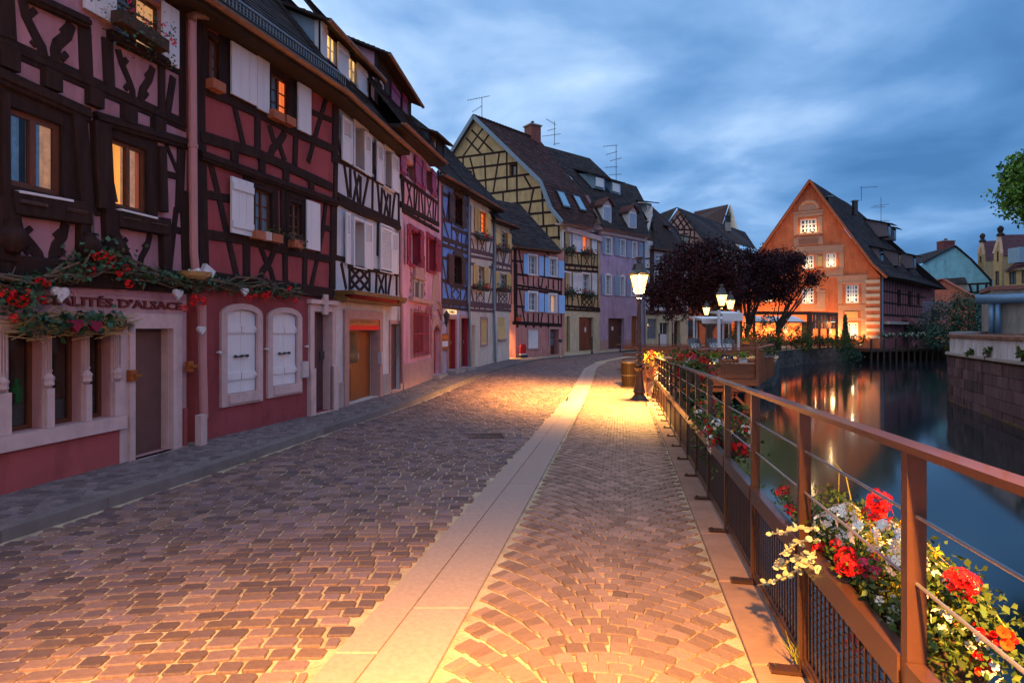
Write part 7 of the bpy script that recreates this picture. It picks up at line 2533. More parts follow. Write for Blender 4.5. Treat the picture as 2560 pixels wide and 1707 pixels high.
YB = plaster('yellow_stucco', (.44, .30, .15))
PEACH = plaster('peach_stone', (.60, .40, .30))
for (lab, D_, apx, lx, rx, ey, rr, wn_) in (('yellow house with stepped peach gable and dark finial, nearer of the two', 82, (690, 235), (560, 640), (735, 640), 640, ((735, 235), (1400, 225), (1400, 690), (700, 690)), ((625, 600, 668, 820), (595, 1030, 680, 1330), (735, 1010, 770, 1310))),
                                            ('yellow house with stepped peach gable and maroon roof, farther of the two', 96, (298, 370), (215, 660), (345, 660), 660, ((310, 375), (640, 360), (640, 790), (340, 800)), ((250, 700, 290, 840),))):
    h = House('yellow_gable_house', lab, tuple(P(*full('y', lx[0] - 10, 1200), D_ + 1).xy), tuple(P(*full('y', rx[0] + 12, 1200), D_).xy), -.3, 'house', 'yellow gabled houses beyond the canal')
    g = lambda x, y: h.px('y', x, y)
    l0, r0, a0_ = g(lx[0], ey), g(rx[0], ey), g(*apx)
    for w_ in wn_:
        r = h.rect('y', *w_)
        h.window('', 0, 0, 0, 0, 2, 2, TIMBER_B, GLASS, .2, .1, r=r) if r[2] < h.L else None
    n = 5
    st_ = []
    for i in range(n):
        f = i / n
        f2 = (i + 1) / n
        st_ += [(l0[0] + (a0_[0] - l0[0]) * f, l0[1] + (a0_[1] - l0[1]) * f2), (l0[0] + (a0_[0] - l0[0]) * f2 - .01, l0[1] + (a0_[1] - l0[1]) * f2)]
    st2 = []
    for i in range(n):
        f = i / n
        f2 = (i + 1) / n
        st2 += [(r0[0] + (a0_[0] - r0[0]) * f, r0[1] + (a0_[1] - r0[1]) * f2), (r0[0] + (a0_[0] - r0[0]) * f2 + .01, r0[1] + (a0_[1] - r0[1]) * f2)]
    h.wall('gable_wall', YB, [(l0[0], 0), (r0[0], 0)] + st2 + st_[::-1], .4)
    for a, b_ in ((l0, a0_), (r0, a0_)):
        h.beamuv([a, b_], .35, .08, PEACH, 'stone_edge')
    mb = MB(); mb.lathe(h.w(a0_[0], a0_[1] - .2, -.2), [(.5, 0), (.5, .3), (.25, .5), (.4, .9), (.4, 1.2), (.1, 1.5)], 6); mb.build('finial', ROOFD, h.root)
    Q_ = [PC('y', *rr[3], D_ + .2), PC('y', *rr[2], D_ + 4), PC('y', *rr[1], D_ + 8), PC('y', *rr[0], D_ + 4.2)]
    roof_part('roof', ROOFM, h.root, Q_, .4, .06)
    mb = MB(); b0, b1 = PC('y', rr[3][0] + 20, rr[3][1], D_ + .6), PC('y', rr[2][0], rr[2][1], D_ + 4.2)
    mb.extr([V((b0.x, b0.y, 0)), V((b1.x, b1.y, 0)), b1, b0], V((0, .4, 0))); mb.build('side_wall', YB, h.root)
h = House('yellow_side_house', 'yellow house with blue-lit windows under a red roof at the right edge', tuple(P(*full('y', 790, 1200), 78).xy), tuple(P(*full('y', 1500, 1200), 75).xy), -.3)
for w_ in ((895, 1050, 1050, 1310), (1165, 1010, 1300, 1290)):
    h.window('y', *w_, 2, 2, TIMBER_B, GLASSC, .2, .1)
h.wall('front_wall', YB, h.quad(0, 0, h.L, h.px('y', 900, 1010)[1]), .4)
roof_part('roof', ROOFM, h.root, [h.w(*h.px('y', 790, 1030, .6), .6), h.w(*h.px('y', 1500, 880, .6), .6), PC('y', 1500, 620, 82), PC('y', 1100, 800, 84)], .4, .04)
mb = MB(); c = PC('y', 1110, 800, 77); mb.box((c.x, c.y, c.z + .7), (.7, .9, 1.0)); mb.build('dormer', mat('pale_blue_cheek', (.2, .3, .4), .7, .1, 2, 0), h.root)

# grey building on the right bank with its zinc awning roll
GP = plaster('grey_brown_plaster', (.25, .225, .215))
h = House('grey_bank_building', 'plain grey brown building with a blue zinc roll on the right bank', tuple(P(2456, 800, 34).xy), tuple(P(2480, 800, 33).xy), .9, 'building')
p0, p1, p2 = V(P(2454, 800, 36)), V(P(2478, 800, 32.5)), V(P(2700, 800, 29.5))
zt = PC('R', 640, 1085, 33).z
for a, b_, nm in ((p0, p1, 'side_wall'), (p1, p2, 'front_wall')):
    k = h.sub((a.x, a.y), (b_.x, b_.y))
    k.wall(nm, GP, k.quad(0, .8, k.L, zt), .3)
    k.block('brick_cap', mat('brick_cap', (.20, .085, .075), .85, .25, 6, .3), (-.05, zt + .002, k.L, zt + .22), -.3, .12)
k = h.sub((p1.x, p1.y), (p2.x, p2.y))
mb = MB(); mb.tube([k.w(-.55, zt - .5, .35), k.w(k.L, zt - .5, .35)], .27, 12); mb.build('zinc_roll', mat('blue_zinc_roll', (.12, .22, .36), .4, .1, 3, .1, metal=.3), h.root, smooth=True)
for u in (.1, .38):
    mb = MB(); mb.tube([k.w(u, zt - .6, .3), k.w(u, 1.2, .3)], .13, 10); mb.build('zinc_downpipe', mat('blue_zinc_roll', (.12, .22, .36)), h.root, smooth=True)
mb = MB(); mb.hexa([PC('T', 590, 360, 28), PC('T', 740, 360, 26.5), PC('T', 840, 330, 28), PC('T', 700, 330, 30), PC('T', 590, 345, 28), PC('T', 740, 345, 26.5), PC('T', 840, 318, 28), PC('T', 700, 318, 30)]); tag(mb.build('skylight_hatch', ZINC), 'low grey green metal hatch behind the white parapet', 'hatch')
mb = MB()
mb.extr([V((*PC('R', 370, 1400, 27.5).xy, 1.0)), V((*PC('R', 600, 1380, 33).xy, 1.0)), V((*PC('R', 660, 1375, 34).xy, 1.0)), V((*PC('R', 500, 1375, 36).xy, 1.0))], (0, 0, .45)); tag(mb.build('stone_terrace', GREYST), 'pale stone terrace edge behind the parapet corner', 'ground', kind='structure')


# ================================================================== street lamps
def glow_glass():
    m = bpy.data.materials.new('glowing_lamp_glass')
    m.use_nodes = True
    t = m.node_tree
    for n in list(t.nodes):
        if n.type != 'OUTPUT_MATERIAL':
            t.nodes.remove(n)
    e = t.nodes.new('ShaderNodeEmission'); e.inputs[0].default_value = (1, .60, .16, 1); e.inputs[1].default_value = 12.0
    tr = t.nodes.new('ShaderNodeBsdfTransparent')
    mx = t.nodes.new('ShaderNodeMixShader'); mx.inputs[0].default_value = .22
    t.links.new(tr.outputs[0], mx.inputs[1]); t.links.new(e.outputs[0], mx.inputs[2])
    t.links.new(mx.outputs[0], t.nodes['Material Output'].inputs[0])
    return m


LG = glow_glass()
BULB = mat('lamp_bulb', (1, .8, .5), .4, 0, 2, 0, emit=(1, .66, .26), estr=40)


def lamp_meshes():
    D = {}
    mb = MB()
    mb.lathe((0, 0, 0), [(.235, 0), (.235, .03), (.20, .07), (.13, .16), (.155, .20), (.17, .235), (.155, .26), (.115, .45), (.088, .78), (.095, .80), (.135, .86), (.135, .885), (.08, .90)], 8, cap=True)
    D['base'] = mb.mesh('base', LAMPM)
    mb = MB()
    mb.lathe((0, 0, .9), [(.07, 0), (.10, .03), (.105, .06), (.065, .10), (.065, .16), (.10, .19), (.10, .22), (.06, .25), (.058, .30), (.09, .33), (.085, .36), (.062, .38), (.055, 1.15), (.048, 1.70), (.07, 1.72), (.07, 1.76), (.045, 1.80)], 12)
    D['pole'] = mb.mesh('pole', LAMPM, smooth=False)
    z0 = 2.70
    mb = MB()
    mb.lathe((0, 0, z0), [(.05, -.02), (.085, 0), (.085, .025), (.04, .04), (.035, .10), (.05, .15)], 8)
    for i in range(4):
        a = math.pi / 4 + i * math.pi / 2
        c, s = math.cos(a), math.sin(a)
        mb.bar((.12 * c, .12 * s, z0 + .16), (.255 * c, .255 * s, z0 + .66), .02, .02)
        b = a + math.pi / 2
        mb.bar((.255 * c, .255 * s, z0 + .665), (.255 * math.cos(b), .255 * math.sin(b), z0 + .665), .03, .03)
        mb.bar((.12 * c, .12 * s, z0 + .16), (.12 * math.cos(b), .12 * math.sin(b), z0 + .16), .02, .02)
    D['lantern_frame'] = mb.mesh('lantern_frame', LAMPM)
    mb = MB()
    mb.lathe((0, 0, z0 + .68), [(.29, 0), (.285, .02), (.20, .10), (.16, .22), (.15, .27), (.07, .31), (.065, .40), (.11, .42), (.115, .45), (.07, .46), (.02, .48)], 8, rot=math.pi / 8)
    D['lantern_roof'] = mb.mesh('lantern_roof', LAMPM)
    for i in range(4):
        a, b = math.pi / 4 + i * math.pi / 2, math.pi / 4 + (i + 1) * math.pi / 2
        q = lambda r, t, z: (r * math.cos(t), r * math.sin(t), z)
        mb = MB(); mb.add([q(.118, a, z0 + .17), q(.118, b, z0 + .17), q(.25, b, z0 + .655), q(.25, a, z0 + .655)], [(0, 1, 2, 3)])
        D['glass_pane%d' % i] = mb.mesh('glass_pane', LG)
    mb = MB(); mb.lathe((0, 0, z0 + .44), [(.015, 0), (.045, .05), (.045, .13), (.02, .22)], 8)
    D['bulb'] = mb.mesh('bulb', BULB, smooth=True)
    return D


LM = lamp_meshes()


def street_lamp(x, y, z, label, energy, s=1.0, rz=.4, cone=136, bl=1.0):
    t = thing('street_lamp', label, 'street lamp', (x, y, z), 'glowing cast iron street lamps', rz)
    t.scale = (s, s, s)
    for k_, me in LM.items():
        link(bpy.data.objects.new(me.name.split('.')[0], me), t)
    l = bpy.data.lights.new('lamp_light', 'SPOT')
    l.energy = energy
    l.spot_size = math.radians(cone)
    l.spot_blend = bl
    l.color = (1, .47, .10)
    l.shadow_soft_size = .07
    o = bpy.data.objects.new('lamp_light', l)
    o.location = (0, 0, 3.02)
    link(o, t)
    l2 = bpy.data.lights.new('lamp_spill', 'POINT')
    l2.energy = energy * .014
    l2.color = (1, .45, .09)
    l2.shadow_soft_size = .1
    o = bpy.data.objects.new('lamp_spill', l2)
    o.location = (0, 0, 3.06)
    link(o, t)
    return t


lx, ly = 3.86, 17.6
street_lamp(lx, ly, zr(ly), 'tall lit lantern lamp standing nearest, by the railing on the walkway', 26000, 1.13, .4, 142, .6)
street_lamp(.36, -1.1, .03, 'lit lantern lamp standing behind the viewer by the railing', 36000, 1.16, .4, 130)
street_lamp(*P(1804.5, 800, 31).xy, -.42, 'lit lantern lamp above the larger white canopy of the deck', 2200, 1.14)
street_lamp(*P(1826, 800, 36).xy, -.33, 'lit lantern lamp just right of the larger canopy, farther back', 2200, 1.1)
street_lamp(*P(1766, 800, 40).xy, -.3, 'smallest lit lantern lamp above the left white canopy', 2600, 1.0)
# lamp of the narrow passage that lights the salmon side wall
pl = (-1.55, 35.35)
street_lamp(*pl, PAVE, 'lit lantern lamp hidden in the passage beside the salmon house', 2600, .8)

# ================================================================== railing along the canal
t = thing('railing', 'brown steel railing with cables and mesh panels along the canal', 'railing', (fencex(3), 3, zr(3)))
RO = ORG[t.name]
fd = V((.2, 1, -.0316)).normalized()
fn = V((1, -.2, 0)).normalized()
py = [1.74 + 1.0845 * i for i in range(-2, 16)]
RH = 1.30
fp = lambda y, hgt, off=0: V((fencex(y), y, zr(y) + hgt)) + fn * off
for i, y in enumerate(py):
    mb = MB()
    a = fp(y, .02)
    for sgn in (-1,):
        c = [a + fn * q + fd * r for q, r in ((-.026, -.02), (.026, -.02), (.026, .02), (-.026, .02))]
        mb.hexa(c + [p + V((0, 0, RH - .012)) for p in c])
    o = mb.build('post', METALB, t)
    mb = MB()
    b = fp(y, .018) - fn * .07
    c = [b + fn * q + fd * r for q, r in ((-.085, -.035), (.12, -.035), (.12, .035), (-.085, .035))]
    mb.hexa(c + [p + V((0, 0, .016)) for p in c]); mb.build('foot_plate', METALB, o)
    for q in (-.06,):
        mb = MB(); mb.lathe(b + fn * q + V((0, 0, .016)), [(.012, 0), (.012, .012), (.004, .016)], 6); mb.build('bolt', METALD, o)
ya, yb = py[0], py[-1]
seg = [(ya, 14.0), (14.0, 17.5), (17.5, yb)]
mb = MB()
P_ = [fp(y, RH) for y in (ya, 3, 6, 9, 12, 14, 16, 17.5, yb)]
for a, b in zip(P_, P_[1:]):
    mb.bar(a, b, .066, .022)
mb.build('handrail', METALB, t)
for hgt in (.90, 1.10):
    mb = MB(); mb.tube([fp(y, hgt) for y in (ya, 5, 9, 14, 16, 17.5, yb)], .0055, 6); mb.build('cable', STEEL, t)
for i in range(len(py) - 1):
    y0, y1 = py[i] + .025, py[i + 1] - .025
    a, b = fp(y0, .665), fp(y1, .665)
    mb = MB()
    top = [(-.035, .0), (.02, .0), (.045, -.045), (.045, -.10), (-.035, -.10)]
    vs = [a + fn * q + V((0, 0, r)) for q, r in top] + [b + fn * q + V((0, 0, r)) for q, r in top]
    mb.add(vs, [(0, 1, 2, 3, 4), (9, 8, 7, 6, 5)] + [(j, (j + 1) % 5, 5 + (j + 1) % 5, 5 + j) for j in range(5)])
    mb.build('middle_rail', METALB, t)
    mb = MB(); mb.bar(fp(y0, .075), fp(y1, .075), .04, .035); mb.build('bottom_rail', METALB, t)
    mb = MB()
    ring = lambda e, z0_, z1_: [fp(y0 + e, z0_, -.012), fp(y1 - e, z0_, -.012), fp(y1 - e, z1_, -.012), fp(y0 + e, z1_, -.012)]
    mb.extr(ring(.002, .094, .564), fn * .024, [ring(.022, .114, .544)])
    fr_ = mb.build('panel_frame', METALB, t)
    n = 18
    if 8 <= i <= 11:
        for j in range(11):
            hh = .12 + j * .042
            mb = MB(); mb.bar(fp(y0 + .02, hh), fp(y1 - .02, hh), .03, .012); mb.build('slat', METALB, fr_)
        continue
    if i < 8:
        for j in range(n):
            yy = y0 + .03 + (y1 - y0 - .06) * (j + .5) / n
            mb = MB(); mb.bar(fp(yy, .09), fp(yy, .57), .008, .008, (1, 0, 0)); mb.build('bar', METALB, fr_)
    mb = MB()
    if i >= 8:
        for j in range(n):
            yy = y0 + .03 + (y1 - y0 - .06) * (j + .5) / n
            mb.bar(fp(yy, .09), fp(yy, .57), .008, .008, (1, 0, 0))
    for j in range(14 if i > 1 else 5):
        hh = .12 + j * (.034 if i > 1 else .095)
        mb.bar(fp(y0 + .02, hh, .012), fp(y1 - .02, hh, .012), .004, .004)
    mb.build('wire_mesh', METALB, fr_)['kind'] = 'stuff'
# bent end piece of the railing round the lamp
t = thing('railing_end', 'short bent railing section at the far end of the railing beyond the lamp', 'railing', (4.3, 19.2, zr(19)))
E_ = [(4.42, 17.9), (4.40, 18.9), (4.75, 20.5), (5.3, 22.0)]
for a, b in zip(E_, E_[1:]):
    for hgt in (.10, .62, 1.28):
        mb = MB(); mb.bar((a[0], a[1], zr(a[1]) + hgt), (b[0], b[1], zr(b[1]) + hgt), .05, .035); mb.build('rail', METALB, t)
    for k_ in range(7):
        f = k_ / 7
        x, y = a[0] + (b[0] - a[0]) * f, a[1] + (b[1] - a[1]) * f
        mb = MB(); mb.bar((x, y, zr(y)), (x, y, zr(y) + 1.28), .05 if k_ == 0 else .012, .05 if k_ == 0 else .012, (1, 0, 0)); mb.build('post' if k_ == 0 else 'bar', METALB, t)
mb = MB()
mb.tube([(4.42, 17.95, zr(17.7) + .45), (4.38, 18.1, zr(18) + .05), (4.55, 18.4, zr(18.3) + .02)], .03, 6); mb.build('curved_brace', METALB, t)

# ================================================================== flower boxes on the railing
fb = lambda y0, y1, hgt, off: (fp(y0, hgt, off), fp(y1, hgt, off))
a, b = fb(1.95, 2.98, .43, .20)
big = flower_box('large foreground flower box with red, yellow and white blooms and silver trailing leaves', a, b, .2, .22, DARKW,
                 (('geranium', 3), ('yellow', 90), ('white', 34), ('orange', 30)), 7500, .028, (.10, .12), LEAF, 'flower boxes hung on the railing', 1.0, .10)


def at(px, py_, y, off):
    """place on the plane parallel to the railing, off metres to its canal side"""
    X = (px - CX) / FPX
    # solve for depth D where X*D = fencex(D)+off
    D = (.857 + off * 1.02) / (X - .2)
    return P(px, py_, D)


for kind, pts, off, s in (('geranium', ((2190, 1262), (2205, 1280), (2180, 1285), (2200, 1250), (2190, 1275)), .24, .85), ('geranium', ((2395, 1440), (2410, 1450), (2380, 1452), (2400, 1465), (2420, 1458)), .30, .8),
                          ('geranium', ((2110, 1400), (2125, 1412), (2140, 1418), (2105, 1418), (2120, 1388)), .05, .8), ('geranium', ((2045, 1365), (2092, 1362), (2052, 1375), (1950, 1230), (1965, 1225), (1985, 1280), (1972, 1270)), .07, .7),
                          ('pink', ((2180, 1420), (2165, 1410), (2150, 1600), (2165, 1590), (2140, 1605)), .12, 1.0),
                          ('white', ((2070, 1300), (2060, 1312), (2120, 1300), (2110, 1345), (2095, 1340), (2125, 1290), (2165, 1340), (2220, 1330), (2230, 1345), (2250, 1410), (2100, 1285)), .12, 1.1),
                          ('yellow', ((1985, 1290), (1995, 1300), (2010, 1285), (2015, 1305), (2140, 1282), (2150, 1290), (2170, 1310), (2250, 1310), (2260, 1306), (2268, 1320), (2340, 1380), (2345, 1400), (2000, 1315), (2030, 1308), (2180, 1345), (2190, 1355), (1990, 1275), (2130, 1275)), .13, 1.0),
                          ('orange', ((2132, 1445), (2148, 1455), (2222, 1525), (2128, 1555), (2265, 1545), (2262, 1515), (2330, 1530), (2350, 1535), (2360, 1500), (2370, 1565), (2400, 1540), (2425, 1505), (2450, 1580), (2480, 1600), (2462, 1590), (2490, 1608), (2510, 1580), (2525, 1590), (2535, 1602), (2420, 1650), (2445, 1675), (2465, 1672), (2475, 1655), (2455, 1640), (2440, 1632), (2385, 1620), (2350, 1628), (2395, 1628), (2430, 1560), (2400, 1562), (2380, 1525), (2300, 1480), (2210, 1465), (2520, 1608), (2485, 1585)), .34, .72)):
    for px_, py_ in pts:
        p = at(px_ + random.uniform(-3, 3), py_ + random.uniform(-3, 3), 0, off * random.uniform(.7, .85) - .03)
        put_flower(kind, p, big, s * random.uniform(.85, 1.1), V((-.4, -.8, .5)))
# foliage strands below the outer blooms
lp = []
for px0, py0, px1, py1, off, n in ((2300, 1380, 2520, 1590, .33, 420), (2290, 1450, 2480, 1670, .34, 420), (2230, 1400, 2400, 1480, .30, 500), (2080, 1300, 2360, 1600, .25, 900), (2000, 1290, 2120, 1440, .1, 260), (1940, 1225, 2000, 1290, .08, 120), (2060, 1220, 2140, 1290, .16, 160)):
    for i in range(int(n * 1.7)):
        f = random.random() ** .9
        p = at(px0 + (px1 - px0) * f + random.gauss(0, 17 * (1.15 - f) * .8), py0 + (py1 - py0) * f + random.gauss(0, 17 * (1.15 - f) * .8), 0, off + random.gauss(0, .035))
        lp.append(tuple(p))
v, f, rv = leafmesh(np.array(lp), .025, 0, mdir=(0, -.2, .3))
npmesh('trailing_foliage', v, f, rv, LEAF, big)['kind'] = 'stuff'
# silver trailing shoots over the walkway side
sm_pts = [[(2040, 1320), (1990, 1320), (1960, 1330), (1925, 1335)], [(2050, 1350), (2000, 1352), (1975, 1370), (1950, 1385)], [(2020, 1390), (1975, 1400), (1950, 1420), (1940, 1400)], [(2040, 1392), (1990, 1425), (1940, 1450), (1895, 1462)], [(2030, 1380), (2010, 1410), (2035, 1420), (2040, 1430)]]
disc = MB(); disc.add([(0, 0, 0), (.010, -.011, .003), (.024, -.010, .002), (.031, 0, 0), (.024, .010, .002), (.010, .011, .003)], [(0, 1, 2, 3, 4, 5)])
dme = disc.mesh('silver_leaf', LEAFS)
for path_ in sm_pts:
    P3 = [at(x, y, 0, -.05 - .09 * i / 3) for i, (x, y) in enumerate(path_)]
    mb = MB(); mb.tube(P3, .0035, 5); mb.build('silver_stem', LEAFS, big)
    for a_, b_ in zip(P3, P3[1:]):
        for i in range(6):
            p = a_.lerp(b_, i / 6)
            o = bpy.data.objects.new('silver_leaf', dme)
            o.location = p - ORG[big.name]
            o.rotation_euler = (random.uniform(.6, 1.9), random.uniform(-.6, .6), random.uniform(-.7, 3.6))
            o.scale = (random.uniform(.8, 1.25),) * 3
            link(o, big)
mb = MB()
for x0, y0, x1, y1, xm in ((2096, 1260, 2070, 1120, 2098), (2128, 1250, 2082, 1150, 2115)):
    mb.tube([at(x0, y0, 0, .15), at(xm, (y0 + y1) / 2 - 10, 0, .15), at(x1, y1, 0, .15)], .0026, 4)
for pp in (((2290, 1330), (2400, 1440), (2480, 1520), (2530, 1590)), ((2260, 1400), (2370, 1520), (2420, 1600), (2460, 1670)), ((2250, 1330), (2330, 1400), (2400, 1445))):
    mb.tube([at(x, y, 0, .3) for x, y in pp], .0028, 4)
mb.build('grass_stalks', mat('yellow_stalk', (.35, .28, .05), .7, .1, 4, 0), big)

a, b = fb(5.6, 7.6, .56, .17)
flower_box('second flower box along the railing with red, white and silver plants', a, b, .18, .2, DARKW, (('geranium', 26), ('white', 18), ('yellow', 16), ('orange', 14), ('pink', 8)), 1900, .05, (.13, .16), LEAF, 'flower boxes hung on the railing', 1.25, .32)
a, b = fb(9.6, 12.0, 1.02, .28)
flower_box('third flower box with red geraniums rising above the handrail', a, b, .18, .2, DARKW, (('geranium', 40), ('white', 10), ('yellow', 16), ('pink', 8)), 1700, .07, (.16, .2), LEAF, 'flower boxes hung on the railing', 1.5, .34)
flower_box('round flower basket of yellow and red blooms on the bent railing end', (4.5, 18.8, zr(18.6) + .95), (4.7, 19.1, zr(19) + .95), .2, .26, DARKW, (('yellow', 26), ('orange', 14), ('geranium', 5)), 700, .06, (.15, .17), LEAF, None, 1.8, .2, cat='flower basket')
flower_box('flower box of white, orange and red blooms low inside the railing end', (4.20, 16.2, zr(16.2) + .55), (4.36, 17.0, zr(17) + .65), .18, .18, DARKW, (('white', 14), ('orange', 16), ('geranium', 8), ('yellow', 8)), 700, .055, (.12, .2), LEAF, 'flower boxes hung on the railing', 1.6, .3)
# weeds at a post foot
t = thing('grass_tuft', 'small yellowish grass tuft growing at a railing post foot', 'grass', P(1995, 1640, 2.86))
mb = MB()
for i in range(22):
    p = ORG[t.name] + V((random.gauss(0, .025), random.gauss(0, .02), -.02))
    d = V((random.gauss(-.3, .4), random.gauss(0, .4), 1)).normalized() * random.uniform(.06, .15)
    mb.add([p + V((-.003, 0, 0)), p + V((.003, 0, 0)), p + d], [(0, 1, 2)], random.random())
mb.build('grass_blades', mat('yellow_green_grass', (.22, .22, .04), .7, .2, 4, 0, rnd=.4), t, fix=False)['kind'] = 'stuff'

# ================================================================== bin, bollards, sign
c = P(1572, 949, 21.6)
t = thing('litter_bin', 'brown slatted round litter bin standing behind the lamp post', 'bin', (c.x, c.y, zr(21.6)))
mb = MB(); mb.lathe(ORG[t.name], [(.22, .05), (.245, .9)], 12); mb.build('liner', METALD, t)
BINW = mat('dark_bin_wood', (.011, .006, .005), .6, .2, 5, .1, 40, spec=.1)
for i in range(16):
    a0 = i * 2 * math.pi / 16
    mb = MB()
    q = lambda r, tt, z: ORG[t.name] + V((r * math.cos(tt), r * math.sin(tt), z))
    mb.hexa([q(.24, a0, .06), q(.24, a0 + .34, .06), q(.265, a0 + .34, .06), q(.265, a0, .06), q(.265, a0, .9), q(.265, a0 + .34, .9), q(.29, a0 + .34, .9), q(.29, a0, .9)])
    mb.build('wood_slat', BINW, t)
for z, r, hh in ((0, .29, .06), (.45, .285, .04), (.9, .325, .08)):
    mb = MB(); mb.lathe(ORG[t.name] + V((0, 0, z)), [(r - .05, 0), (r, 0), (r, hh), (r - .05, hh)], 16); mb.build('hoop', LAMPM, t)
BO = []
for i, (px_, py_, D_) in enumerate(((1401, 893, 36.5), (1480, 884, 40), (1551, 880, 43.5), (1648, 871, 46), (1682, 868, 48.5))):
    c = P(px_, py_, D_)
    t = thing('bollard', ('pale-shafted black bollard before the salmon house door', 'black bollard before the double door of the ochre house', 'black bollard before the dark lavender house gate', 'leaning black bollard left of the glazed shop door', 'black bollard by the white notice board post')[i], 'bollard', (c.x, c.y, c.z), 'bollards along the far kerb')
    mb = MB(); mb.lathe(ORG[t.name], [(.09, 0), (.085, .1), (.055, .14), (.05, .95), (.075, .98), (.06, 1.06), (.07, 1.12), (.03, 1.2)], 8); mb.build('shaft', METALD if i else mat('pale_post', (.45, .32, .24), .6, .1, 4, .1), t)
    if not i:
        mb = MB(); mb.lathe(ORG[t.name] + V((0, 0, .95)), [(.10, 0), (.12, .05), (.12, .16), (.05, .2)], 8); mb.build('cap', METALD, t)
c = P(1681, 862, 46.5)
t = thing('notice_board', 'white notice board with small print on a post before the shop', 'sign', (c.x, c.y, -.25))
zb, zt_ = P(1681, 806, 46.5).z, P(1681, 786, 46.5).z
mb = MB(); mb.tube([(c.x, c.y + .04, -.25), (c.x, c.y + .04, zb)], .04, 6); mb.build('post', METALD, t)
mb = MB(); mb.box((c.x, c.y, (zb + zt_) / 2), (.21, .02, (zt_ - zb) / 2)); o = mb.build('board', WHITEP, t)
for i, (w_, z_) in enumerate(((.12, .82), (.05, .6), (.04, .45), (.14, .18))):
    mb = MB(); mb.box((c.x, c.y - .022, zb + (zt_ - zb) * z_), (w_, .002, .018)); mb.build('print_line', METALD, o)

# ================================================================== wooden deck over the canal
FL_ = -.436
t = thing('deck', 'wooden cafe deck with plank railing standing over the canal', 'deck', (6.4, 24, FL_))
dk = t
dl, dr = 5.35, P(1893, 870, 24).x
DB = V((13.4, 29.8, 0))
plank = lambda a, b, w, h, nm='plank', par=None, m=DECKW, up=(0, 0, 1): (lambda mb: mb.bar(a, b, w, h, up) and mb.build(nm, m, par or t))(MB())
for (z, h_) in ((FL_ + 1.235, .045),):
    plank((dl - .1, 23.98, z), (dr + .05, 23.98, z), .16, h_, 'top_rail')
    plank((dr, 23.98, z), (DB.x, DB.y, z), .16, h_, 'top_rail')
    plank((dl, 29.6, z), (DB.x, DB.y, z), .16, h_, 'top_rail')
for z, h_ in ((1.07, .20), (.70, .12), (.45, .15), (.28, .15), (.10, .15)):
    xs0 = dl
    for seg_ in (1.7, 1.75, 1.65, 1.8):
        x1 = min(xs0 + seg_, dr)
        if x1 > xs0:
            plank((xs0 + .01, 24.0, FL_ + z), (x1 - .01, 24.0, FL_ + z), .03, h_)
        xs0 += seg_
    if z > .2: plank((dl + .3, 29.6, FL_ + z), (DB.x - .2, 29.75, FL_ + z), .03, h_)
for x in (dl, 6.95, 8.55, dr - .03):
    plank((x, 23.95, FL_ - .1), (x, 23.95, FL_ + 1.22), .13, .13, 'post', up=(0, 1, 0))
for i in range(16):
    p = V((dr, 24, 0)).lerp(DB, (i + .5) / 16)
    plank((p.x + .02, p.y, FL_ - .3), (p.x + .02, p.y, FL_ + 1.05), .13, .03, 'baluster', up=(0, 1, 0))
for i in range(22):
    y = 24.05 + i * .262
    f = (y - 24) / 5.8
    plank((dl, y, FL_ + .01), (dr + (DB.x - dr) * f - .06, y, FL_ + .01), .25, .03, 'floor_board')
mb = MB(); mb.hexa([(dl + .2, 25.4, FL_ + .03), (10.6, 25.4, FL_ + .03), (12.6, 29.4, FL_ + .03), (dl + .2, 29.4, FL_ + .03), (dl + .2, 25.4, FL_ + .5), (10.6, 25.4, FL_ + .5), (12.6, 29.4, FL_ + .5), (dl + .2, 29.4, FL_ + .5)]); mb.build('raised_floor', DECKW, t)
plank((dl, 23.9, FL_ - .17), (dr + .02, 23.9, FL_ - .17), .06, .28, 'fascia_board'); plank((dr, 23.92, FL_ - .17), (DB.x, DB.y, FL_ - .17), .06, .28, 'fascia_board')
plank((dl, 24.15, FL_ - .45), (dr - .2, 24.15, FL_ - .45), .2, .24, 'bearer')
for x in (dl + .3, P(1805, 900, 24.3).x, dr - .4):
    for y in (24.2, 26.5, 28.6):
        q = x + (y - 24) * .45
        plank((q, y, -3), (q, y, FL_ - .3), .2, .2, 'pile', m=DARKW if y > 25 else DECKW, up=(0, 1, 0))
    plank((x, 24.2, FL_ - 1.2), (x - .7, 24.2, FL_ - .5), .1, .1, 'brace'); plank((x, 24.2, FL_ - 1.2), (x + .7, 24.2, FL_ - .5), .1, .1, 'brace')
for px_, py0_, lab in ((1784, 905, 'white planter with lime green leaves on the deck rail, left of the post'), (1856, 905, 'white planter with lime green and purple plants on the deck rail, right of the post')):
    c = P(px_, py0_, 23.85)
    flower_box(lab, c + V((-.13, 0, -.02)), c + V((.17, 0, -.02)), .2, .16, WHITEP, (('pink', 3),), 150, .10, (.14, .13), mat('lime_leaf', (.14, .24, .02), .55, .15, 4, 0, rnd=.3), 'white planters on the deck rail', 1.6, .06, cat='planter', name='planter')
for i, px_ in enumerate((1912, 1926)):
    c = P(px_, 893, 25.9 + i * 1.6)
    flower_box(('grey pot of green leaves hung on the deck side rail, nearer', 'grey pot of green leaves hung on the deck side rail, farther')[i], c + V((-.1, -.1, 0)), c + V((.15, .2, 0)), .22, .2, GREYST, (), 130, .11, (.15, .14), LEAF, 'grey pots on the deck side', cat='planter', name='planter')
# canopies
CAN = mat('white_canopy_cloth', (.62, .64, .70), .8, .05, 3, .1, 60)
CANF = mat('white_frame_paint', (.55, .58, .66), .5, .05, 3, 0)


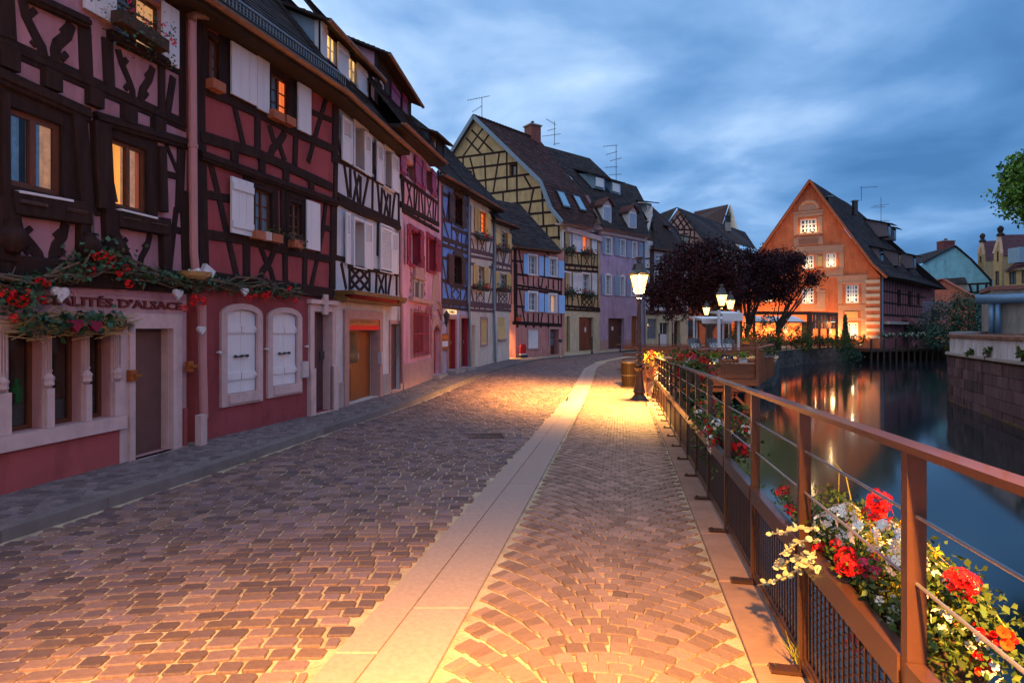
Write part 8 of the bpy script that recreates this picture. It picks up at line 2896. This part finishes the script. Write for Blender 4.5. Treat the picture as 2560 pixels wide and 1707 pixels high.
def canopy(label, posts, zt0, x0, x1, y0, y1, drop, hang):
    t = thing('canopy', label, 'canopy', (posts[0][0], posts[0][1], FL_), 'white canopies on the deck')
    for x, y, r in posts:
        mb = MB(); mb.bar((x, y, FL_), (x, y, zt0), r, r, (0, 1, 0)); mb.build('post', CANF, t)
    mb = MB(); n = 10
    vs, fs = [], []
    for i in range(n + 1):
        y = y0 + (y1 - y0) * i / n
        z = zt0 - drop * (1 - i / n) ** 1.6
        vs += [(x0, y, z), (x1, y, z), (x0, y, z - .03), (x1, y, z - .03)]
    for i in range(n):
        a = i * 4
        fs += [(a, a + 1, a + 5, a + 4), (a + 2, a + 6, a + 7, a + 3), (a, a + 4, a + 6, a + 2), (a + 1, a + 3, a + 7, a + 5)]
    mb.add(vs, fs); mb.build('cloth', CAN, t)
    mb = MB(); mb.box(((x0 + x1) / 2, y0, zt0 - drop - hang / 2), ((x1 - x0) / 2, .015, hang / 2)); mb.build('valance', CAN, t)
    for y in (y0 + .05, y1):
        mb = MB(); mb.bar((x0, y, zt0 - (drop if y < y1 else 0) - .06), (x1, y, zt0 - (drop if y < y1 else 0) - .06), .05, .05); mb.build('cross_bar', CANF, t)
    for x in (x0 + .03, x1 - .03):
        mb = MB(); mb.bar((x, y0, zt0 - drop - .06), (x, y1, zt0 - .06), .05, .05); mb.build('side_bar', CANF, t)
    return t


c0 = P(1797, 0, 25.5).x
canopy('larger white canopy with a thick white post on the deck', ((P(1797, 0, 25.5).x, 25.5, .11), (P(1846, 0, 25.8).x, 25.8, .09), (P(1805, 0, 28.5).x, 28.4, .06)), P(1797, 775, 25.5).z, P(1806, 0, 25.6).x, P(1857, 0, 25.6).x, 25.6, 27.4, .14, .34)
canopy('left white canopy with thin posts farther back on the deck', ((P(1735, 0, 28.4).x, 28.4, .08), (P(1808, 0, 28.8).x, 28.8, .06), (P(1742, 0, 29.3).x, 29.3, .06)), P(1740, 790, 28.5).z, P(1738, 0, 28.4).x, P(1812, 0, 28.4).x, 27.4, 29.4, .16, .22)
# deck chairs
CHR = mat('grey_blue_chair', (.10, .13, .16), .6, .12, 4, .1, 40)


def chair(x, y, rz, label, cush):
    t = thing('deck_chair', label, 'chair', (x, y, FL_ + .505), 'grey slatted chairs on the deck', rz)
    def part(nm, a, b, w, h, m=CHR, up=(0, 0, 1)):
        mb = MB(); mb.bar(a, b, w, h, up); link(bpy.data.objects.new(nm, mb.mesh(nm, m)), t)
    for s in (-1, 1):
        part('leg', (s * .3, -.32, 0), (s * .3, -.28, .52), .05, .08, up=(0, 1, 0)); part('leg', (s * .3, .42, 0), (s * .3, -.1, .40), .05, .08, up=(0, 1, .5))
        part('armrest', (s * .34, -.36, .54), (s * .34, .32, .54), .11, .025)
    for i in range(5):
        part('seat_slat', (-.3, -.28 + i * .11, .38 - i * .02), (.3, -.28 + i * .11, .38 - i * .02), .095, .022)
    for i in range(5):
        u = -.24 + i * .12
        part('back_slat', (u, .18, .30), (u * 1.12, .48, 1.12 - abs(u) * .3), .105, .022, up=(0, 1, 0))
    if cush:
        mb = MB(); mb.hexa([(-.26, .02, .40), (.26, .02, .40), (.26, .14, .36), (-.26, .14, .36), (-.24, .22, .86), (.24, .22, .86), (.24, .34, .84), (-.24, .34, .84)])
        link(bpy.data.objects.new('cushion', mb.mesh('cushion', CUSH)), t)


CUSH = bpy.data.materials.new('patterned_cushion'); CUSH.use_nodes = True
nt = CUSH.node_tree; v_ = nt.nodes.new('ShaderNodeTexVoronoi'); v_.inputs['Scale'].default_value = 9; v_.feature = 'DISTANCE_TO_EDGE'
r_ = nt.nodes.new('ShaderNodeValToRGB'); r_.color_ramp.elements[0].position = .1; r_.color_ramp.elements[0].color = (.6, .6, .62, 1); r_.color_ramp.elements[1].position = .16; r_.color_ramp.elements[1].color = (.06, .08, .12, 1)
tc_ = nt.nodes.new('ShaderNodeTexCoord'); nt.links.new(tc_.outputs['Object'], v_.inputs[0]); nt.links.new(v_.outputs['Distance'], r_.inputs[0]); nt.links.new(r_.outputs[0], nt.nodes['Principled BSDF'].inputs['Base Color'])
for i, (px_, D_, rz, cu, lab) in enumerate(((1722, 27.2, 1.3, 0, 'leftmost slatted chair seen from the side on the deck'), (1747, 26.6, .2, 1, 'slatted chair with patterned cushion beside the leftmost chair'), (1772, 26.8, 1.4, 0, 'middle slatted chair facing right on the deck'), (1793, 27.4, .1, 1, 'slatted chair with patterned cushion behind the thick white post'), (1812, 26.0, -.6, 1, 'rightmost slatted chair behind the plank railing'))):
    chair(P(px_, 0, D_).x, D_, rz, lab, cu)
t = thing('cafe_table', 'low grey round table between the deck chairs', 'table', (P(1760, 0, 25.8).x, 25.8, FL_ + .505))
mb = MB(); mb.lathe(ORG[t.name], [(.25, 0), (.04, .04), (.035, .6)], 10); mb.build('stem', CHR, t)
mb = MB(); mb.lathe(ORG[t.name] + V((0, 0, .6)), [(.42, 0), (.42, .03)], 16); mb.build('tabletop', CHR, t)
for i, px_ in enumerate((1767, 1776, 1786)):
    c = P(px_, 900, 25.2)
    t = thing('candle', ('left', 'middle', 'right')[i] + ' of three small burning candles behind the deck railing', 'candle', (c.x, c.y, FL_ + .52), 'candle lanterns on the deck')
    mb = MB(); mb.lathe(ORG[t.name], [(.03, 0), (.03, .10), (.005, .14)], 6); mb.build('flame', mat('candle_glow', (1, .6, .2), .5, 0, 2, 0, emit=(1, .5, .12), estr=3), t)

# ================================================================== plum trees
def tree(name, label, x, y, z, trunk, crown, nl, lsz, lm, cat='tree', limbs=9, group=None, per=26, cr=.55, shell=.35, fork=.5, bm=BARK):
    t = thing(name, label, cat, (x, y, z), group)
    mb = MB()
    h0, r0 = trunk
    top = V((x, y, z + h0))
    mb.tube([V((x, y, z)), V((x + random.gauss(0, .05), y, z + h0 * .35)), V((x + random.gauss(0, .1), y, z + h0 * .7)), top], [r0 * 1.3, r0, r0 * .9, r0 * .8], 9)
    mb.build('trunk', bm, t)
    for i in range(limbs):
        c, rad = random.choice(crown)
        d = V((random.gauss(0, 1), random.gauss(0, 1), random.gauss(.2, .6))).normalized()
        e = V(c) + V((d.x * rad[0], d.y * rad[1], d.z * rad[2])) * .75
        s = V((x, y, z + h0 * random.uniform(fork + .1, 1.0)))
        m1 = s.lerp(e, .35) + V((random.gauss(0, .2), random.gauss(0, .2), .25))
        mb = MB(); mb.tube([s, m1, s.lerp(e, .7) + V((random.gauss(0, .15), 0, .2)), e], [r0 * .5, r0 * .35, r0 * .2, r0 * .05], 6); mb.build('limb', bm, t)
    pts = np.concatenate([clumps(c, rad, int(nl * w_ / per), per, cr, shell) for (c, rad), w_ in zip(crown, np.array([r[0] * r[1] * r[2] for _, r in crown]) / sum(r[0] * r[1] * r[2] for _, r in crown))])
    v, f, rv = leafmesh(pts, lsz, 0, asp=.7)
    npmesh('crown', v, f, rv, lm, t)['kind'] = 'stuff'
    return t


def E(px_, py_, D_, rx, ry, rz):
    c = P(px_, py_, D_)
    return (tuple(c), (rx, ry, rz))


D1 = 45.0
p = P(1775, 0, D1)
tree('plum_tree', 'large dark purple plum tree left of the lit restaurant gable', p.x, p.y, -.3, (2.6, .26), [E(1745, 675, D1, 3.4, 2.6, 2.1), E(1690, 745, D1, 2.3, 1.8, 1.75), E(1650, 730, D1 - .5, 1.45, 1.3, 1.2), E(1800, 720, D1, 2.3, 2.0, 2.0), E(1760, 625, D1, 2.1, 1.8, .95), E(1840, 660, D1, 1.2, 1.2, 1.2)], 28000, .17, LEAFP, limbs=16, group='purple plum trees before the restaurant')
D2 = 48.0
p = P(1870, 0, D2)
tree('plum_tree', 'purple plum tree with a slim dark trunk in the middle of the group', p.x, p.y, -.3, (2.4, .17), [E(1905, 670, D2, 1.9, 1.5, 1.5), E(1875, 720, D2, 1.5, 1.3, 1.35), E(1860, 640, D2, .9, .9, .7)], 12000, .16, LEAFP, limbs=12, group='purple plum trees before the restaurant')
D3 = 49.5
p = P(1946, 0, D3)
tree('plum_tree', 'purple plum tree at the right of the group overlapping the lit windows', p.x, p.y, -.35, (2.6, .16), [E(1955, 665, D3, 2.1, 1.5, 1.45), E(1940, 725, D3, 1.65, 1.4, 1.2), E(2010, 700, D3, 1.2, 1.0, .65), E(2040, 695, D3, .7, .6, .4)], 12000, .16, LEAFP, limbs=12, group='purple plum trees before the restaurant')
p = P(2660, 470, 22)
tree('green_tree', 'bright green leafy tree reaching in at the right edge', p.x + 1.6, p.y, 1.2, (5.0, .3), [E(2625, 470, 22, 1.75, 1.6, 1.55), E(2600, 420, 22, 1.2, 1.2, 1.0), E(2575, 500, 22, .9, 1.0, .75), E(2570, 440, 22, .8, .9, .8), E(2590, 530, 22, .7, .8, .45)], 9000, .15, mat('bright_green_leaf', (.10, .23, .03), .5, .15, 4, 0, rnd=.4, tint=(.06, .15, .02)), limbs=14, cr=.35)


def bush(name, label, c, rad, n, sz, lm=LEAF, cat='bush', group=None, cr=.35):
    t = thing(name, label, cat, (c[0], c[1], c[2] - rad[2]), group)
    v, f, rv = leafmesh(clumps(c, rad, max(3, n // 16), 16, cr, .4), sz, 0, asp=.75)
    npmesh('leaves', v, f, rv, lm, t)['kind'] = 'stuff'
    mb = MB()
    for i in range(4):
        mb.tube([(c[0], c[1], c[2] - rad[2]), (c[0] + random.gauss(0, rad[0] * .3), c[1], c[2])], [.05, .02], 5)
    mb.build('stems', BARK, t)
    return t


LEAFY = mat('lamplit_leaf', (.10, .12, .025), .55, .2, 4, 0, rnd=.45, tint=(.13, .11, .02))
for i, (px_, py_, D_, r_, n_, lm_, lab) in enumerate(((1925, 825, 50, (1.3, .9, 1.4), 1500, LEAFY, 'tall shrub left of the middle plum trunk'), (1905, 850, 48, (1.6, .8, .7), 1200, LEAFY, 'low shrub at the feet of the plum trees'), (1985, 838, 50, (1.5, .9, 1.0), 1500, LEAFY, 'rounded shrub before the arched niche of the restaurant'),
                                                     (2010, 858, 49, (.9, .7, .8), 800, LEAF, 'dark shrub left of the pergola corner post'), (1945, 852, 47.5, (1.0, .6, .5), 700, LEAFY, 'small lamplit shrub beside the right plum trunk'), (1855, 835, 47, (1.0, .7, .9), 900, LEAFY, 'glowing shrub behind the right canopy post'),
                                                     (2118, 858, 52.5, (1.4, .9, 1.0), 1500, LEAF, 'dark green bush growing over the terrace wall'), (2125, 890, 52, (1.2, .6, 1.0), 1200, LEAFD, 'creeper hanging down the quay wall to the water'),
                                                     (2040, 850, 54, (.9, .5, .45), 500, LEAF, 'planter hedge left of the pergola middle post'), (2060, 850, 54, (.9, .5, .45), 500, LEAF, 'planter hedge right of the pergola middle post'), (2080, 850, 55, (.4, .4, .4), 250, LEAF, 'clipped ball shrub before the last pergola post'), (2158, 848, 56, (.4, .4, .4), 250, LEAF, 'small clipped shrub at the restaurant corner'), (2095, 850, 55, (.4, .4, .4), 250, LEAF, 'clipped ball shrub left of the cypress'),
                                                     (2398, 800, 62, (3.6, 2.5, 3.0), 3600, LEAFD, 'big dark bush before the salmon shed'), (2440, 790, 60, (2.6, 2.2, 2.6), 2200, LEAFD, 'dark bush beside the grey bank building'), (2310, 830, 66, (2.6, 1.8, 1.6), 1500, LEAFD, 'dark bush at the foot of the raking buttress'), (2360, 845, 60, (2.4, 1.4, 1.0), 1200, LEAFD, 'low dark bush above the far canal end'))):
    c = P(px_, py_, D_)
    bush('bush', lab, tuple(c), r_, n_, .12 if D_ < 58 else .2, lm_, cr=.3 if r_[0] < 2 else .7)
p0 = P(2113, 865, 56)
t = thing('cypress', 'narrow pointed cypress before the lit lower window', 'tree', (p0.x, p0.y, p0.z - .6))
hc = P(2113, 789, 56).z - p0.z
zz = RNG.uniform(0, 1, 2600)
ang = RNG.uniform(0, 6.28, 2600)
rr = .36 * (1 - zz) ** .75 * RNG.uniform(.5, 1.05, 2600) + .03
v, f, rv = leafmesh(np.stack([p0.x + rr * np.cos(ang), p0.y + rr * np.sin(ang), p0.z + zz * hc], 1), .14, 0, mdir=(0, 0, 1.6), asp=.45)
npmesh('crown', v, f, rv, LEAFD, t)['kind'] = 'stuff'
mb = MB(); mb.tube([(p0.x, p0.y, p0.z - .6), (p0.x, p0.y, p0.z + hc * .8)], [.08, .03], 6); mb.build('trunk', BARK, t)
# glowing flower bed before the plum trees
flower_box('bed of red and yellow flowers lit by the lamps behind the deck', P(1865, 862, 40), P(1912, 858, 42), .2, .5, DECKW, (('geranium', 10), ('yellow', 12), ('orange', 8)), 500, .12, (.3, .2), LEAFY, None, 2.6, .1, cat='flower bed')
for i, (px_, D_) in enumerate(((2218, 58), (2260, 60), (2291, 61), (2322, 63), (2346, 64))):
    c = P(px_, 842 - i, D_)
    flower_box(('bowl', 'second bowl', 'third bowl', 'fourth bowl', 'last bowl')[i] + ' of white flowers along the far terrace rail, counted from the left', c + V((-.5, 0, -.1)), c + V((.5, 0, -.1)), .2, .3, DARKW, (('white', 7),), 200, .16, (.25, .16), LEAFD, 'white flower bowls on the far terrace rail', 2.6, .1)
# weeds on the bank ledge
for i, (px_, py_, sc_, lab) in enumerate(((2377, 888, 1.0, 'small green weed at the corner of the bank wall'), (2428, 900, .7, 'low weed on the ledge between white patches'), (2471, 895, 1.2, 'bushy weed in the middle of the bank ledge'), (2548, 912, 1.3, 'tall weed on the bank ledge nearest the viewer'))):
    best = min(fine, key=lambda q: abs(CX + FPX * q[0] / q[1] - px_))
    bush('weed', lab, (best[0] - .15, best[1] - .15, .52 + .16 * sc_), (.16 * sc_, .16 * sc_, .22 * sc_), 90, .12, LEAF, 'weed', cr=.08)

# ================================================================== restaurant terrace: pergola, fence, tables
t = thing('pergola', 'brown steel pergola with white awnings over the restaurant terrace', 'pergola', (*P(2023, 0, 54).xy, -.35))
PG = mat('rust_brown_steel', (.13, .045, .022), .6, .15, 4, .1, 40)
zp = P(2023, 779, 54).z
pc = [P(1885, 0, 53.0), P(2023, 0, 53.5), P(2092, 0, 57.5), P(2048, 0, 56), P(2070, 0, 57)]
for i, c in enumerate(pc):
    zz_ = -.35
    mb = MB(); mb.bar((c.x, c.y, zz_), (c.x, c.y, zp), .28 if i == 1 else .18, .28 if i == 1 else .18, (0, 1, 0)); mb.build('post', PG, t)
A_, B_, C_ = pc[0].xy, pc[1].xy, pc[2].xy
BK = (V((A_[0], A_[1], 0)) + V((1.5, 6, 0))).xy
for a, b in ((A_, B_), (B_, C_), (A_, BK), (C_, (C_[0] + 1, C_[1] + 3))):
    for z, h_ in ((zp - .15, .3), (zp - 1.0, .12)):
        mb = MB(); mb.bar((a[0], a[1], z), (b[0], b[1], z), .16, h_); mb.build('beam', PG, t)
for i in range(9):
    f = i / 9
    q0 = V((B_[0], B_[1], 0)).lerp(V((C_[0], C_[1], 0)), f + .01); q1 = V((B_[0], B_[1], 0)).lerp(V((C_[0], C_[1], 0)), f + .10)
    mb = MB(); mb.hexa([q0 + V((0, -.03, zp - 1.6)), q1 + V((0, -.03, zp - 1.6)), q1 + V((0, .03, zp - 1.6)), q0 + V((0, .03, zp - 1.6)), q0 + V((0, -.03, zp - .3)), q1 + V((0, -.03, zp - .3)), q1 + V((0, .03, zp - .3)), q0 + V((0, .03, zp - .3))]); mb.build('screen_panel', mat('brown_mesh_screen', (.20, .09, .06), .8, .15, 4, .2), t)
for i in range(3):
    f0, f1 = i / 3 + .02, (i + 1) / 3 - .02
    a, b = V((A_[0], A_[1], 0)).lerp(V((B_[0], B_[1], 0)), f0), V((A_[0], A_[1], 0)).lerp(V((B_[0], B_[1], 0)), f1)
    mb = MB(); mb.hexa([a + V((0, .3, zp - 1.0)), b + V((0, .3, zp - 1.0)), b + V((.8, 4, zp - .4)), a + V((.8, 4, zp - .4)), a + V((0, .3, zp - .95)), b + V((0, .3, zp - .95)), b + V((.8, 4, zp - .35)), a + V((.8, 4, zp - .35))]); mb.build('awning', CAN, t)
for i, px_ in enumerate((2040, 2062, 2082)):
    c = P(px_, 803, 56)
    mb = MB(); mb.lathe(c, [(.05, .1), (.28, 0), (.28, -.06)], 10); o = mb.build('heater_lamp', ZINC, t)
    mb = MB(); mb.lathe(c - V((0, 0, .07)), [(.22, 0), (.22, -.02)], 10); mb.build('lamp_lens', mat('warm_lens', (1, .8, .5), .5, 0, 2, 0, emit=(1, .65, .3), estr=4), o)
    l = bpy.data.lights.new('pergola_light', 'POINT'); l.energy = 45; l.color = (1, .6, .24); l.shadow_soft_size = .15
    lo = bpy.data.objects.new('pergola_light', l); lo.location = c - V((0, 0, .25)) - ORG[t.name]; link(lo, t)
# uplights at the foot of the facade (the glow on the wall comes from below)
for i, (u, en) in enumerate(((.8, 120), (2.6, 150), (4.6, 130), (6.4, 90), (9.2, 110), (11.6, 60))):
    c = hO.w(u, -.2, 1.15)
    t = thing('ground_flood', ('leftmost', 'second', 'third', 'fourth', 'fifth', 'rightmost')[i] + ' of six ground floodlights aimed up the orange facade', 'floodlight', c, 'ground floodlights at the orange facade')
    mb = MB(); mb.box((c.x, c.y, c.z + .08), (.14, .14, .08)); mb.build('housing', METALD, t)
    mb = MB(); mb.box((c.x, c.y, c.z + .165), (.10, .10, .006)); mb.build('lens', FLM, t)
    l = bpy.data.lights.new('flood_light', 'SPOT'); l.energy = en * 14; l.color = (1, .50, .15); l.spot_size = math.radians(118); l.spot_blend = 1; l.shadow_soft_size = .1
    lo = bpy.data.objects.new('flood_light', l); lo.location = (0, 0, .22)
    d_ = (-hO.n * .9 + V((0, 0, 1.7))).normalized()
    lo.rotation_mode = 'QUATERNION'; lo.rotation_quaternion = d_.to_track_quat('-Z', 'Y'); link(lo, t)
# quay fence
qf = [(15.2, 34.3), (18.2, 40.2), (21.0, 47.2), (24.2, 51.2), (28.3, 55.8), (33.3, 60.2)]
t = thing('terrace_fence', 'thin dark metal fence along the restaurant terrace edge', 'fence', (qf[2][0], qf[2][1], -.33))
for a, b in zip(qf, qf[1:]):
    for z in (.15, .95):
        mb = MB(); mb.bar((a[0], a[1], -.33 + z), (b[0], b[1], -.33 + z), .04, .04); mb.build('rail', METALD, t)
    n = int((V(b) - V(a)).length / 1.3)
    for i in range(n):
        q = V(a).lerp(V(b), i / n)
        mb = MB(); mb.bar((q.x, q.y, -.33), (q.x, q.y, .64), .05, .05, (0, 1, 0)); mb.build('post', METALD, t)
    mb = MB()
    n = int((V(b) - V(a)).length / .16)
    for i in range(n):
        q = V(a).lerp(V(b), i / n)
        mb.bar((q.x, q.y, -.2), (q.x, q.y, .6), .012, .012, (0, 1, 0))
    if a[1] > 50: mb.build('balusters', METALD, t)['kind'] = 'stuff'
# far landing stage and dark railing on the right side
t = thing('landing_stage', 'dark landing stage with a plank rail at the far canal bend', 'landing stage', (36, 60.5, -.5))
a, b = P(2170, 0, 59), P(2352, 0, 62)
mb = MB(); mb.hexa([V((a.x, a.y, -.75)), V((b.x, b.y, -.75)), V((b.x + 1, b.y + 4, -.75)), V((a.x, a.y + 4, -.75)), V((a.x, a.y, -.5)), V((b.x, b.y, -.5)), V((b.x + 1, b.y + 4, -.5)), V((a.x, a.y + 4, -.5))]); mb.build('platform', DARKW, t)
for i in range(12):
    q = V((a.x, a.y, 0)).lerp(V((b.x, b.y, 0)), (i + .5) / 12)
    mb = MB(); mb.bar((q.x, q.y, -3), (q.x, q.y, -.5 if i % 2 else .6), .16, .16, (0, 1, 0)); mb.build('pile' if i % 2 else 'post', DARKW, t)
for z in (-.3, -.05, .2, .45):
    mb = MB(); mb.bar((a.x + 5, a.y, z), (b.x, b.y, z), .04, .2); mb.build('plank', DARKW, t)
# blue grey wire gate near the shed
t = thing('wire_gate', 'tall blue grey wire gate at the end of the restaurant side', 'gate', P(2340, 822, 66))
g0, g1 = P(2305, 0, 66), P(2375, 0, 66)
zt_, zb = P(0, 755, 66).z, P(0, 840, 66).z
for z in (zb, (zb + zt_) / 2, zt_):
    mb = MB(); mb.bar((g0.x, 66, z), (g1.x, 66, z), .08, .08); mb.build('rail', ZINC, t)
mb = MB()
for i in range(34):
    x = g0.x + (g1.x - g0.x) * i / 33
    mb.bar((x, 66, zb), (x, 66, zt_), .03, .03, (0, 1, 0))
mb.build('wires', ZINC, t)['kind'] = 'stuff'
mb = MB(); mb.box((P(2339, 0, 65.8).x, 65.8, P(0, 788, 66).z), (.45, .05, .65)); tag(mb.build('dark_panel', METALD), 'dark square panel fixed on the wire gate', 'panel')
# terrace tables
for i, (px_, D_) in enumerate(((2035, 55.2), (2065, 56.2))):
    c = P(px_, 0, D_)
    t = thing('terrace_table', ('long pale terrace table by the pergola corner post', 'long pale terrace table under the pergola screen')[i], 'table', (c.x, c.y, -.33))
    mb = MB(); mb.box((c.x, c.y, .42), (.9, .4, .025)); mb.build('tabletop', CANF, t)
    for sx in (-.8, .8):
        for sy in (-.3, .3):
            mb = MB(); mb.bar((c.x + sx, c.y + sy, -.33), (c.x + sx, c.y + sy, .4), .05, .05, (0, 1, 0)); mb.build('leg', METALD, t)
